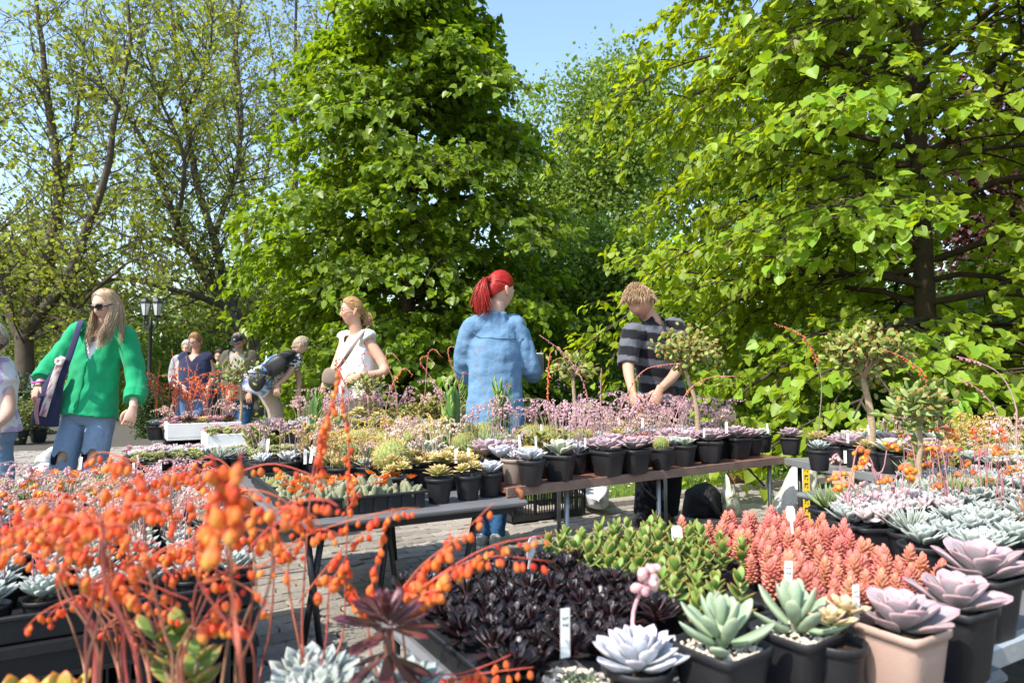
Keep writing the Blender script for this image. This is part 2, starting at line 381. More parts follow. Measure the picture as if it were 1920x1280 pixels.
# pale linden at the right, its boughs hanging toward the stalls
B=on_y(1738,703,6.9); B[2]=0
linden(tuple(B),8.8,1.35,interp_prof([0,.12,.3,.5,.7,1],[2.5,2.8,2.85,2.75,2.3,.9]),92,15,6,10,.074,(.235,.385,.035),lin_m,22,'linden_tree','large-leaved pale green linden tree with visible trunk behind the jade bonsai',rt=.115,single=300,droop=.35)

def cloud(name,label,centre,radii,nl,lsize,col,mat,seed,trunk_h=None,group=None,lobes=14,tmpl='d',cat='tree',bark=None,trunk_r=.12,branches=26):
    """tree or shrub with a lobed, gappy crown of small leaves on branches"""
    r=np.random.default_rng(seed); c=np.array(centre,float); R=np.array(radii,float); base=np.array([c[0],c[1],0])
    root=empty(name,tuple(base),label=label,cat=cat,group=group)
    lc=nrmz(r.normal(0,1,(lobes,3)))*r.uniform(.3,.75,(lobes,1)); lr=r.uniform(.3,.52,lobes)
    if cat=='shrub': lc[:lobes//2,2]=-r.uniform(.4,.8,lobes//2)
    k=r.integers(0,lobes,nl); d=nrmz(r.normal(0,1,(nl,3))); rad=r.uniform(.45,1.05,nl)**.6
    p=lc[k]+d*(lr[k]*rad)[:,None]; p=p*R; pos=p+c-base; pos[:,2]=np.maximum(pos[:,2],.02)
    # leaves gather round twig tips
    nt=nl//7; tip=r.integers(0,nl,nt); pos=pos[tip].repeat(7,0)+r.normal(0,1,(nt*7,3))*lsize*1.6; d=d[tip].repeat(7,0); n=len(pos); pos[:,2]=np.maximum(pos[:,2],.02)
    ax=nrmz(r.normal(0,.7,(n,3))+d*.5+np.array([0,0,-.3])); nr=nrmz(d*.6+np.array([0,0,.6])+r.normal(0,.5,(n,3))); sz=lsize*r.uniform(.6,1.3,n)
    t,f=(DIAM,DF) if tmpl=='d' else (HEART,HF)
    mb=MB(); mb.add(place(t,pos,ax,nr,sz),rep(f,n,len(t)),np.repeat(leaf_cols(n,col,r,.3,.3),len(t),0)); cr=mb.build('crown' if cat=='tree' else 'foliage',mat,root); cr['kind']='stuff'
    mb=MB(); top=c[2]+R[2]*.7; z=np.linspace(-.05,top,8); V,F=tube(np.stack([np.zeros(8)+.02*np.sin(z),.02*np.cos(z),z],1),trunk_r*(1-.85*z/top),8); mb.add(V,F)
    for i in range(branches):
        e=lc[i%lobes]*R*r.uniform(.8,1.1)+c-base+r.normal(0,.08,3)*R; h=max(.05,min(e[2]*.75,top*r.uniform(.1,.9))); s0=np.array([0,0,h]); mid=(s0+e)/2+np.array([0,0,.08*R[2]])
        V,F=tube(spline([s0,mid,e],6),trunk_r*.35*np.linspace(1,.15,6),5); mb.add(V,F)
    mb.build('trunk' if cat=='tree' else 'stem',bark or bark_d,root); return root

# pale spring tree between the two lindens, and others behind
for i,(px,py,Y,w,h,n,ls,col,lab) in enumerate([
    (1110,330,19,200,280,36000,.12,(.15,.24,.04),'tall airy light green tree showing between the two lindens'),
    (1330,330,24,230,240,18000,.16,(.13,.20,.035),'pale thin-leaved tree standing far behind the large-leaved linden'),
    (1000,560,15,170,150,15000,.11,(.10,.18,.02),'bushy mid green tree directly behind the redhead'),
    (1180,560,13.5,190,170,17000,.10,(.11,.20,.025),'loose mid green tree behind the man in the striped jumper'),
    (1880,330,13,150,330,12000,.12,(.09,.035,.045),'dark purple-leaved tree behind the trunk of the large-leaved linden'),
    (1560,430,17,260,260,16000,.13,(.10,.19,.03),'full green tree far behind the jade bonsai'),
    (1960,640,12,330,140,12000,.10,(.07,.14,.02),'low wide green tree behind the drooping linden boughs'),
    (20,500,30,190,130,9000,.2,(.14,.17,.04),'olive green far tree behind the thick plane trunk'),
    (560,590,26,240,120,12000,.18,(.11,.17,.03),'far green tree seen past the leaning plane trunks')]):
    c=on_y(px,py,Y); s=Y/FPX
    cloud('broadleaf_tree',lab,c,(w*s,w*s*.8,h*s),n,ls,col,far_m,100+i,trunk_r=.1+.004*Y,lobes=22)
# shrubs closing off the square
for i,(px,py,Y,w,h,n,ls,col,lab) in enumerate([
    (330,640,17,120,85,9000,.09,(.09,.16,.02),'rounded green shrub behind the street lamp'),
    (215,650,19,110,90,8000,.09,(.08,.15,.025),'dark leafy shrub behind the sunglasses wearer'),
    (440,640,20,110,90,8000,.10,(.10,.17,.03),'light green shrub behind the man in the black cap'),
    (90,660,22,130,95,8000,.1,(.11,.16,.03),'broad olive shrub beside the thick plane trunk'),
    (20,690,12,60,60,7000,.05,(.03,.07,.02),'dark dense potted conifer bush at the edge of the square'),
    (285,690,11.5,32,48,4500,.04,(.05,.09,.03),'small dark shrub below the street lamp'),
    (600,670,12.6,80,60,6000,.08,(.13,.24,.02),'bright lime green shrub under the dense linden'),
    (860,660,14,160,70,8000,.08,(.06,.12,.02),'dark shrub mass below the dense linden'),
    (1060,690,12,120,70,9000,.07,(.09,.17,.02),'leafy green shrub between the redhead and the striped jumper'),
    (1330,680,10.5,130,80,9000,.07,(.10,.19,.025),'green shrub at the lawn edge behind the striped jumper'),
    (1490,720,7.6,70,60,5000,.075,(.13,.25,.025),'low bright green bush beside the white parasol top'),
    (1640,700,9.5,150,80,8000,.08,(.09,.18,.02),'dense green bush behind the round-headed jade bonsai'),
    (1850,730,8.3,140,75,8000,.085,(.11,.22,.02),'leafy bush under the drooping linden boughs')]):
    c=on_y(px,py,Y); s=Y/FPX*1.15; rz=h*s; c[2]=rz*.95; n=int(n*1.3)
    cloud('shrub',lab,c,(w*s,w*s*.8,rz),n,ls,col,far_m,200+i,cat='shrub',trunk_r=.04,branches=14)
hc=[(.075,.14,.025),(.06,.12,.02),(.09,.15,.03)]
for i,(px,Y) in enumerate([(-150,44),(120,40),(380,46),(640,42),(900,45),(1180,40),(1450,44),(1750,41),(2050,46)]):
    s=Y/FPX; hh=95+25*((i*37)%3); c=on_y(px,703-hh*.45,Y)
    cloud('broadleaf_tree','distant green tree in the row that closes the park',c,(190*s,4.5,hh*s),11000,.42,hc[i%3],far_m,300+i,group='row of distant park trees',trunk_r=.3)

# plane trees: bare leaning trunks, thin young leaves
plane_leaf=vcol('plane_leaves',.5,.4,.5,(1.4,1.3,.45),nscale=.6,var=.25,rnd=0,hue=0)
def plane_tree(base_px,Y,limbs,label,seed,nsub=26,ntw=9,nleaf=7,lsize=.10,dens=1.0,col=(.16,.19,.04)):
    """limbs: list of ([(px,py,dY)...], r0, r1) drawn at depth Y"""
    r=np.random.default_rng(seed); b=on_y(base_px,703,Y); b[2]=0
    root=empty('plane_tree',tuple(b),label=label,cat='tree'); mb=MB(); tws=[]; sm=MB(); P2=[];R2=[]
    for pts,r0,r1 in limbs:
        P=np.array([on_y(px,py,Y+dy)-b if py<900 else np.array([on_y(px,703,Y+dy)[0]-b[0],dy,-.1]) for px,py,dy in pts]); n=max(10,4*len(pts)); pl=spline(P,n)+np.cumsum(r.normal(0,.012,(n,3)),0)
        V,F=tube(pl,np.linspace(r0,r1,n)*.62*r.uniform(.93,1.07,n),9); mb.add(V,F)
        T=nrmz(np.gradient(pl,axis=0)); LT=np.linalg.norm(np.diff(pl,axis=0),axis=1).sum()
        ns=int(nsub*dens*max(.4,LT/9))
        for j in range(ns):
            t=.12+.88*(j+r.random())/ns; k=min(n-2,int(t*(n-1))); p=pl[k]; 
            if p[2]<1.6: continue
            a=r.uniform(0,6.283); side=nrmz(np.cross(T[k],[math.cos(a),math.sin(a),.3])); d=nrmz(T[k]*.55+side+np.array([0,0,.25])); L=r.uniform(.7,1.6)*(1.9-1.1*t)
            s=np.linspace(0,1,6)[:,None]; q=p+d*L*s+np.array([0,0,1])*L*.22*s**2*r.uniform(-.8,1)+np.cumsum(r.normal(0,.03,(6,3)),0)
            P2.append(q); R2.append(np.linspace(.022*(1.25-.8*t),.005,6))
            for m in range(ntw):
                tt=.2+.8*(m+r.random())/ntw; kk=min(4,int(tt*5)); d3=nrmz(d*.8+r.normal(0,.6,3)+np.array([0,0,.2])); l3=r.uniform(.3,.85); s4=np.linspace(0,1,4)[:,None]
                tws.append(q[kk]+d3*l3*s4+np.cumsum(r.normal(0,.02,(4,3)),0))
    V,F=tubes(np.array(P2),np.array(R2),4); mb.add(V,F)
    T3=np.array(tws); V,F=tubes(T3,np.tile([.008,.0065,.005,.003],(len(T3),1)),3); mb.add(V,F)
    mb.build('trunk',bark_p,root)
    m=len(T3); k=r.integers(1,4,(m,nleaf)); pos=np.take_along_axis(T3,k[...,None].repeat(3,-1),1).reshape(-1,3)+r.normal(0,.07,(m*nleaf,3)); n=len(pos)
    ax=r.normal(0,.6,(n,3))+[0,0,-.3]; nr=r.normal(0,.6,(n,3))+[0,0,.6]
    mb=MB(); mb.add(place(DIAM*[1.25,1,1],pos,ax,nr,lsize*r.uniform(.5,1.25,n)),rep(DF,n,4),np.repeat(leaf_cols(n,col,r,.3,.35),4,0))
    o=mb.build('crown',plane_leaf,root); o['kind']='stuff'; return root
plane_tree(480,17,[
    ([(486,950,0),(486,690,0),(478,640,0),(440,575,0),(405,440,.2),(372,330,.3),(350,210,.3),(335,90,.4),(318,-40,.5)],.27,.05),
    ([(484,680,0),(430,590,-.2),(380,520,-.5),(330,430,-.8),(300,350,-1),(262,250,-1.2),(200,170,-1.4),(120,120,-1.6)],.2,.04),
    ([(440,590,0),(380,560,-.6),(300,540,-1.4),(220,520,-2),(150,540,-2.3),(80,560,-2.5)],.13,.03),
    ([(400,520,-.2),(330,450,.5),(240,440,1),(150,400,1.2),(60,390,1.4)],.1,.02),
    ([(405,440,.2),(440,330,.8),(450,220,1.2),(442,90,1.6),(455,-30,1.8)],.12,.04),
    ([(350,210,.3),(390,110,-.4),(400,0,-.8)],.08,.03),
    ([(330,430,-.8),(345,300,-1.6),(300,180,-2.2),(270,60,-2.6)],.09,.02)],
    'leaning grey-brown plane tree with several trunks rising behind the man in the cap',31,nsub=44,dens=1.4,lsize=.105,nleaf=5,col=(.24,.31,.06))
plane_tree(30,15,[
    ([(40,950,0),(42,690,0),(45,620,0),(60,560,0),(95,420,.2),(105,330,.2),(90,200,.3),(75,60,.3),(60,-60,.3)],.36,.05),
    ([(45,630,0),(90,570,-.4),(140,500,-.8),(170,420,-1),(200,330,-1.2),(215,220,-1.3),(240,90,-1.3),(235,-40,-1.4)],.2,.04),
    ([(42,640,0),(10,540,0),(-20,400,0),(-30,250,.2),(-40,50,.2)],.2,.05),
    ([(48,640,0),(110,610,-.3),(160,560,-.6),(230,500,-1),(300,470,-1.3)],.1,.02),
    ([(95,420,.2),(130,300,1),(150,160,1.5),(160,20,1.8)],.1,.03)],
    'thick-trunked plane tree at the left with mottled bark',32,nsub=40,ntw=9,dens=1.25,lsize=.10,nleaf=5,col=(.23,.30,.06))
plane_tree(560,24,[
    ([(470,950,0),(470,690,0),(462,480,0),(450,330,0),(440,150,0),(430,-60,0)],.22,.06),
    ([(560,950,0),(560,690,0),(556,480,0),(552,280,.5),(552,120,.5),(556,-60,.5)],.22,.07),
    ([(552,280,.5),(590,180,1),(610,60,1.5),(640,-60,1.5)],.1,.03),
    ([(462,480,0),(500,330,.8),(520,200,1.2),(505,40,1.4)],.12,.03),
    ([(462,420,0),(400,300,1),(380,180,1.5),(385,20,1.5)],.1,.03)],
    'slender far plane trees rising straight above the dense linden',33,nsub=34,ntw=8,nleaf=5,lsize=.12,dens=1.1,col=(.24,.31,.07))
# ================================================================== people
skin_m=vcol('skin',.5,.35,0,nscale=25,var=.06,rnd=0,hue=0,sss=.12)
hair_m=vcol('hair',.42,.45,0,nscale=60,var=.25,rnd=0,hue=0)
cloth_m=vcol('cloth',.85,.2,0,nscale=30,var=.06,rnd=0,hue=0,bump=.25,bscale=250,sheen=.15)
denim_m=vcol('denim',.9,.15,0,nscale=120,var=.08,rnd=0,hue=0,bump=.55,bscale=38)
gloss_blk=plain('black_gloss',(.012,.012,.014),.18,.6,.1,20)
leather_m=plain('black_leather',(.02,.02,.022),.45,.4,.3,20,.3,120)
def etube(P,rx,ry,side,k=18):
    P=np.asarray(P,float); n=len(P); rx=np.broadcast_to(np.asarray(rx,float),(n,)); ry=np.broadcast_to(np.asarray(ry,float),(n,))
    T=nrmz(np.gradient(P,axis=0)); S=np.asarray(side,float); S=np.broadcast_to(S,(n,3)); S=nrmz(S-(S*T).sum(1,keepdims=True)*T); B=np.cross(T,S); a=np.arange(k)*2*math.pi/k
    V=P[:,None]+rx[:,None,None]*np.cos(a)[None,:,None]*S[:,None]+ry[:,None,None]*np.sin(a)[None,:,None]*B[:,None]
    idx=np.arange(n*k).reshape(n,k); q=np.stack([idx[:-1],np.roll(idx[:-1],-1,1),np.roll(idx[1:],-1,1),idx[1:]],-1).reshape(-1,4)
    return V.reshape(-1,3),[q,idx[:1,::-1],idx[-1:]]
def sp(pts,vals,n):
    """spline through points with radii carried along"""
    P=spline(pts,n); return P,[np.interp(np.linspace(0,1,n),np.linspace(0,1,len(v)),v) for v in vals]
def remesh(mb,vox,smooth=3,wr=0,wf=9.,seed=0.,stretch=(1,1,.45),cut=None,col=(.5,.5,.5)):
    me=mb.mesh('t'); o=bpy.data.objects.new('t',me); COL.objects.link(o); m=o.modifiers.new('r','REMESH'); m.mode='VOXEL'; m.voxel_size=vox; m=o.modifiers.new('s','SMOOTH'); m.iterations=smooth; m.factor=.5
    e=o.evaluated_get(bpy.context.evaluated_depsgraph_get()); em=bpy.data.meshes.new_from_object(e); n=len(em.vertices); V=np.empty(n*3); em.vertices.foreach_get('co',V); V=V.reshape(-1,3); N_=np.empty(n*3); em.vertices.foreach_get('normal',N_); N_=N_.reshape(-1,3)
    Q=np.array([tuple(p.vertices) for p in em.polygons if len(p.vertices)==4]); bpy.data.objects.remove(o); bpy.data.meshes.remove(em)
    if wr:
        st=np.array(stretch); w=np.array([abs(mnoise.noise(Vector(v*st*wf+seed)))*1.3-.3+.5*mnoise.noise(Vector(v*wf*2.3+seed)) for v in V]); V=V+N_*(w*wr)[:,None]
    if cut is not None:
        bad=cut(V); Q=Q[~bad[Q].any(1)]
    c=col(V) if callable(col) else col
    r=MB(); r.add(V,Q,c); return r
def basis(F,roll=0.):
    F=nrmz(np.array(F,float)); up=np.array([0,0,1.]); S=nrmz(np.cross(up,F)); up=np.cross(F,S)
    if roll: S,up=S*math.cos(roll)+up*math.sin(roll),up*math.cos(roll)-S*math.sin(roll)
    return S,F,up            # left side, forward, up
def head_mb(c,F,skin,sc=1.,male=False,roll=0,brow=(.2,.13,.08),lip=(.50,.18,.16)):
    S,Fv,Up=basis(F,roll); nu,nv=44,56
    th=np.linspace(.02,math.pi-.02,nu); ph=np.arange(nv)*2*math.pi/nv; s=np.sin(th)[:,None]*np.sin(ph)[None]; f=np.sin(th)[:,None]*np.cos(ph)[None]; u=np.cos(th)[:,None]*np.ones(nv)[None]
    w=.074 if not male else .077
    ps=w*s; pf=.092*f; pu=.116*u; low=np.clip(-u,0,1)
    ps*=1-.34*low**1.6*(1 if not male else .8); pf=np.where(f<0,pf*(1-.55*low**1.2),pf*(1-.10*low**2)); pf=np.where(f>0,pf*.97,pf)
    fr=np.clip(f,0,1)**.5
    g=lambda x,z,sx,sz: np.exp(-((ps-x)/sx)**2-((pu-z)/sz)**2)*(f>0)
    nz=np.exp(-(ps/(.009+.006*np.clip((.025-pu)/.06,0,1)))**2)*np.interp(-pu,[-.035,-.02,.0,.025,.034,.042],[0,.003,.008,.018,.011,0])*(f>0)
    pf=pf+nz+.004*g(0,.034,.04,.010)-.010*(g(.031,.010,.016,.011)+g(-.031,.010,.016,.011))+.0045*g(0,-.054,.020,.0045)+.005*g(0,-.066,.017,.005)-.003*g(0,-.060,.022,.0025)+.010*g(0,-.098,.022,.016)+.004*(g(.04,-.02,.02,.02)+g(-.04,-.02,.02,.02))
    V=(ps[...,None]*S+pf[...,None]*Fv+pu[...,None]*Up)*sc+np.asarray(c); C=np.tile(np.array(skin,float),(nu,nv,1))
    def mix(col,m): 
        nonlocal C; C=C*(1-m[...,None])+np.array(col)*m[...,None]
    mix(lip,np.clip(1.3*(g(0,-.055,.019,.0045)+g(0,-.065,.016,.005)),0,1)); mix(np.array(skin)*[1.15,.75,.7],.45*(g(.042,-.022,.018,.016)+g(-.042,-.022,.018,.016)+g(0,-.025,.012,.012)))
    mix(brow,np.clip(1.5*(g(.030,.031,.017,.0045)+g(-.030,.031,.017,.0045)),0,.85))
    idx=np.arange(nu*nv).reshape(nu,nv); q=np.stack([idx[:-1],idx[1:],np.roll(idx[1:],-1,1),np.roll(idx[:-1],-1,1)],-1).reshape(-1,4)
    mb=MB(); mb.add(V.reshape(-1,3),[q,idx[:1],idx[-1:,::-1]],C.reshape(-1,3))
    for sd in (-1,1):                                         # ears
        e=np.asarray(c)+(S*sd*w*.99+Fv*(-.012)+Up*(-.008))*sc; P=np.array([e+Up*(z*sc)+S*sd*(.006*sc)-Fv*.012*sc*(z/.03) for z in (-.032,-.02,.0,.02,.03)]); Vv,F_=etube(P,np.array([.003,.009,.014,.014,.005])*sc,np.array([.003,.006,.007,.007,.003])*sc,Fv,10); mb.add(Vv,F_,np.array(skin)*[1.05,.9,.86])
    return mb,(S,Fv,Up)
def eyes(root,c,fr,sc=1.):
    S,F,Up=fr; mb=MB(); V,Fc=lathe([(.001,.012),(.006,.0104),(.0105,.006),(.012,0),(.0105,-.006),(.001,-.012)],12); C=np.where((V[:,2]>.0095)[:,None],np.array([.06,.045,.03]),np.array([.75,.73,.7])); mb.add(V,Fc,C); me=mb.mesh('eye',skin_m)
    for sd in (-1,1):
        p=np.asarray(c)+(S*sd*.031+F*.0725+Up*.010)*sc; o=obj('eye',me,None,root,tuple(p)); o.rotation_euler=Vector(F).to_track_quat('Z','Y').to_euler(); o.scale=(sc*.95,)*3
def hand_mb(Wp,d,n,skin,side=1,curl=.5,sc=1.):
    d=nrmz(np.array(d,float)); n=np.array(n,float); n=nrmz(n-(n@d)*d); x=np.cross(d,n)*side; mb=MB(); at=lambda a,b,c_: np.asarray(Wp)+(x*a+d*b+n*c_)*sc
    V,F=etube(spline([at(0,-.03,0),at(0,0,0),at(0,.035,.002),at(0,.07,.002),at(0,.092,0)],10),np.interp(np.linspace(0,1,10),[0,.25,.55,.85,1],[.026,.027,.038,.040,.034])*sc,np.interp(np.linspace(0,1,10),[0,.3,.7,1],[.019,.016,.015,.009])*sc,x,14); mb.add(V,F,skin)
    for k,(a,l) in enumerate(((-.030,.058),(-.010,.070),(.010,.075),(.030,.068))):
        p=[at(a,.082,0)]; ang=0; q=np.array([a,.082,0.])
        for seg,fr in enumerate((.45,.32,.25)):
            ang+=curl*(.55 if seg==0 else .9); q=q+np.array([a*.04,math.cos(ang)*l*fr,-math.sin(ang)*l*fr]); p.append(at(*q))
        V,F=tube(spline(p,9),np.linspace(.0088,.0065,9)*sc,8); mb.add(V,F,skin)
    V,F=tube(spline([at(.026,.018,-.004),at(.048,.045,-.012),at(.050,.075,-.022),at(.042,.096,-.030)],8),np.linspace(.0125,.0075,8)*sc,8); mb.add(V,F,skin)
    return mb
def strands(roots_paths,col,r0=.0032,seed=0,var=.35):
    r=np.random.default_rng(seed); P=np.array(roots_paths); m,n,_=P.shape; R=r0*r.uniform(.7,1.3,(m,1))*np.interp(np.linspace(0,1,n),[0,.15,.7,1],[.7,1,.8,.12])[None]
    V,F=tubes(P,R,4); mb=MB(); c=np.array(col)*r.uniform(1-var,1+var,(m,1)); mb.add(V,F,np.repeat(c,n*4,0)); return mb
def scalp(fr,c,sc,th0,ph0,k=1.04):
    S,F,Up=fr; a=math.sin(th0); return np.asarray(c)+(S*.075*k*a*math.sin(ph0)+F*.093*k*a*math.cos(ph0)+Up*.117*k*math.cos(th0))*sc
def hair_cap(fr,c,sc,col,line,k=1.035):
    """shell over the scalp; line(phi) = lowest polar angle covered"""
    nu,nv=14,40; ph=np.arange(nv)*2*math.pi/nv; V=[]
    for i in range(nu):
        for p in ph: V.append(scalp(fr,c,sc,.02+line(p)*i/(nu-1),p,k*(1 if i<nu-1 else .97)))
    idx=np.arange(nu*nv).reshape(nu,nv); q=np.stack([idx[:-1],idx[1:],np.roll(idx[1:],-1,1),np.roll(idx[:-1],-1,1)],-1).reshape(-1,4); mb=MB(); mb.add(np.array(V),[q,idx[:1]],np.array(col)*.75); return mb
def hairline(front=.75,side=1.55,back=2.25): return lambda p: float(np.interp(abs((p+math.pi)%(2*math.pi)-math.pi),[0,.6,1.1,1.7,math.pi],[front,front+.12,side*.85,side,back]))
def hair(style,fr,c,sc,col,seed=0,tie=None,tail=None,side=0):
    S,F,Up=fr; r=np.random.default_rng(seed); c=np.asarray(c); P=[]; down=np.array([0,0,-1.])
    if style=='ponytail':
        ln=hairline(.78,1.5,2.2); mb=hair_cap(fr,c,sc,col,ln,1.05); T=c+(S*tie[0]+F*tie[1]+Up*tie[2])*sc
        for i in range(1100):
            p=r.uniform(-math.pi,math.pi); th=ln(p)*r.uniform(.15,1.0); a=scalp(fr,c,sc,th,p,1.06); pts=[a]
            for t in (.25,.5,.75): 
                q=a*(1-t)+T*t-c; L=math.sqrt(((q@S)/(.075*sc))**2+((q@F)/(.093*sc))**2+((q@Up)/(.117*sc))**2); q=q/L*(1.07+.03*r.random()) if L<1.07 else q; pts.append(c+q)
            pts.append(T+r.normal(0,.006,3)*sc); P.append(spline(pts,9))
        for i in range(650):
            e=[T+r.normal(0,.008,3)]; sp_=r.normal(0,.0095,3)
            for k,q in enumerate(tail): e.append(T+(S*q[0]+F*q[1]+Up*q[2])*sc+sp_*(k+1)*.6+r.normal(0,.004,3))
            P.append(spline(e,9))
    elif style=='long':
        ln=hairline(.70,1.6,2.3); mb=hair_cap(fr,c,sc,col,ln,1.05)
        for i in range(1500):
            sd=1 if r.random()<.5+side*.15 else -1; p0=r.uniform(-.3,2.9); a=scalp(fr,c,sc,.12+.15*r.random(),sd*(.3+.4*r.random()) if p0<1.5 else sd*2.4,1.05); p=sd*min(max(p0,1.12),2.9)
            mid=scalp(fr,c,sc,.85,sd*max(abs(p)*.8,.62),1.09+.04*r.random()); low=scalp(fr,c,sc,1.60,p,1.10+.07*r.random()); L=.26*r.uniform(.65,1.05) if abs(p)<1.6 or side==sd else .2*r.uniform(.6,1)
            fw_=.05*(side==sd)*(abs(p)<1.9); e1=low+down*L*.5*sc+S*sd*.014+F*fw_*.6; e2=low+down*L*sc+S*sd*(.010+.03*r.random())+F*(fw_+.02*r.random())+np.array([0,-.05*(abs(p)<1.9)*(side==sd),0]); P.append(spline([a,mid,low,e1+r.normal(0,.005,3),e2+r.normal(0,.008,3)],12))
    elif style=='tousled':
        ln=hairline(.80,1.45,2.05); mb=hair_cap(fr,c,sc,col,ln,1.05)
        for i in range(1900):
            p=r.uniform(-math.pi,math.pi); th=ln(p)*math.sqrt(r.random())*1.0; a=scalp(fr,c,sc,th,p,1.03); o=nrmz(a-c); L=r.uniform(.03,.06)*sc; g_=mnoise.noise(Vector(a)*28); fl=F*.6*(1 if th<1.2 else .1)+down*.75*min(1,th)+S*(.7*g_)+r.normal(0,.14,3); P.append(spline([a,a+o*L*.38+fl*L*.3,a+o*L*.42+fl*L*.95+r.normal(0,.002,3)],7))
    else:                                                     # short, combed down
        ln=hairline(.72,1.75,2.25); mb=hair_cap(fr,c,sc,col,ln,1.06)
        for i in range(420):
            p=r.uniform(-math.pi,math.pi); t0=.15*r.random(); t1=ln(p)*r.uniform(.55,1.08); k=1.07+.05*r.random(); P.append(np.array([scalp(fr,c,sc,t0+(t1-t0)*t,p+.25*t*r.normal(),k+.03*math.sin(t*3)) for t in np.linspace(0,1,8)]))
    P=[q if len(q)==len(P[0]) else spline(q,len(P[0])) for q in P]
    mb.merge(strands(P,col,(.0021 if style!='short' else .003)*sc,seed,.45)); return mb

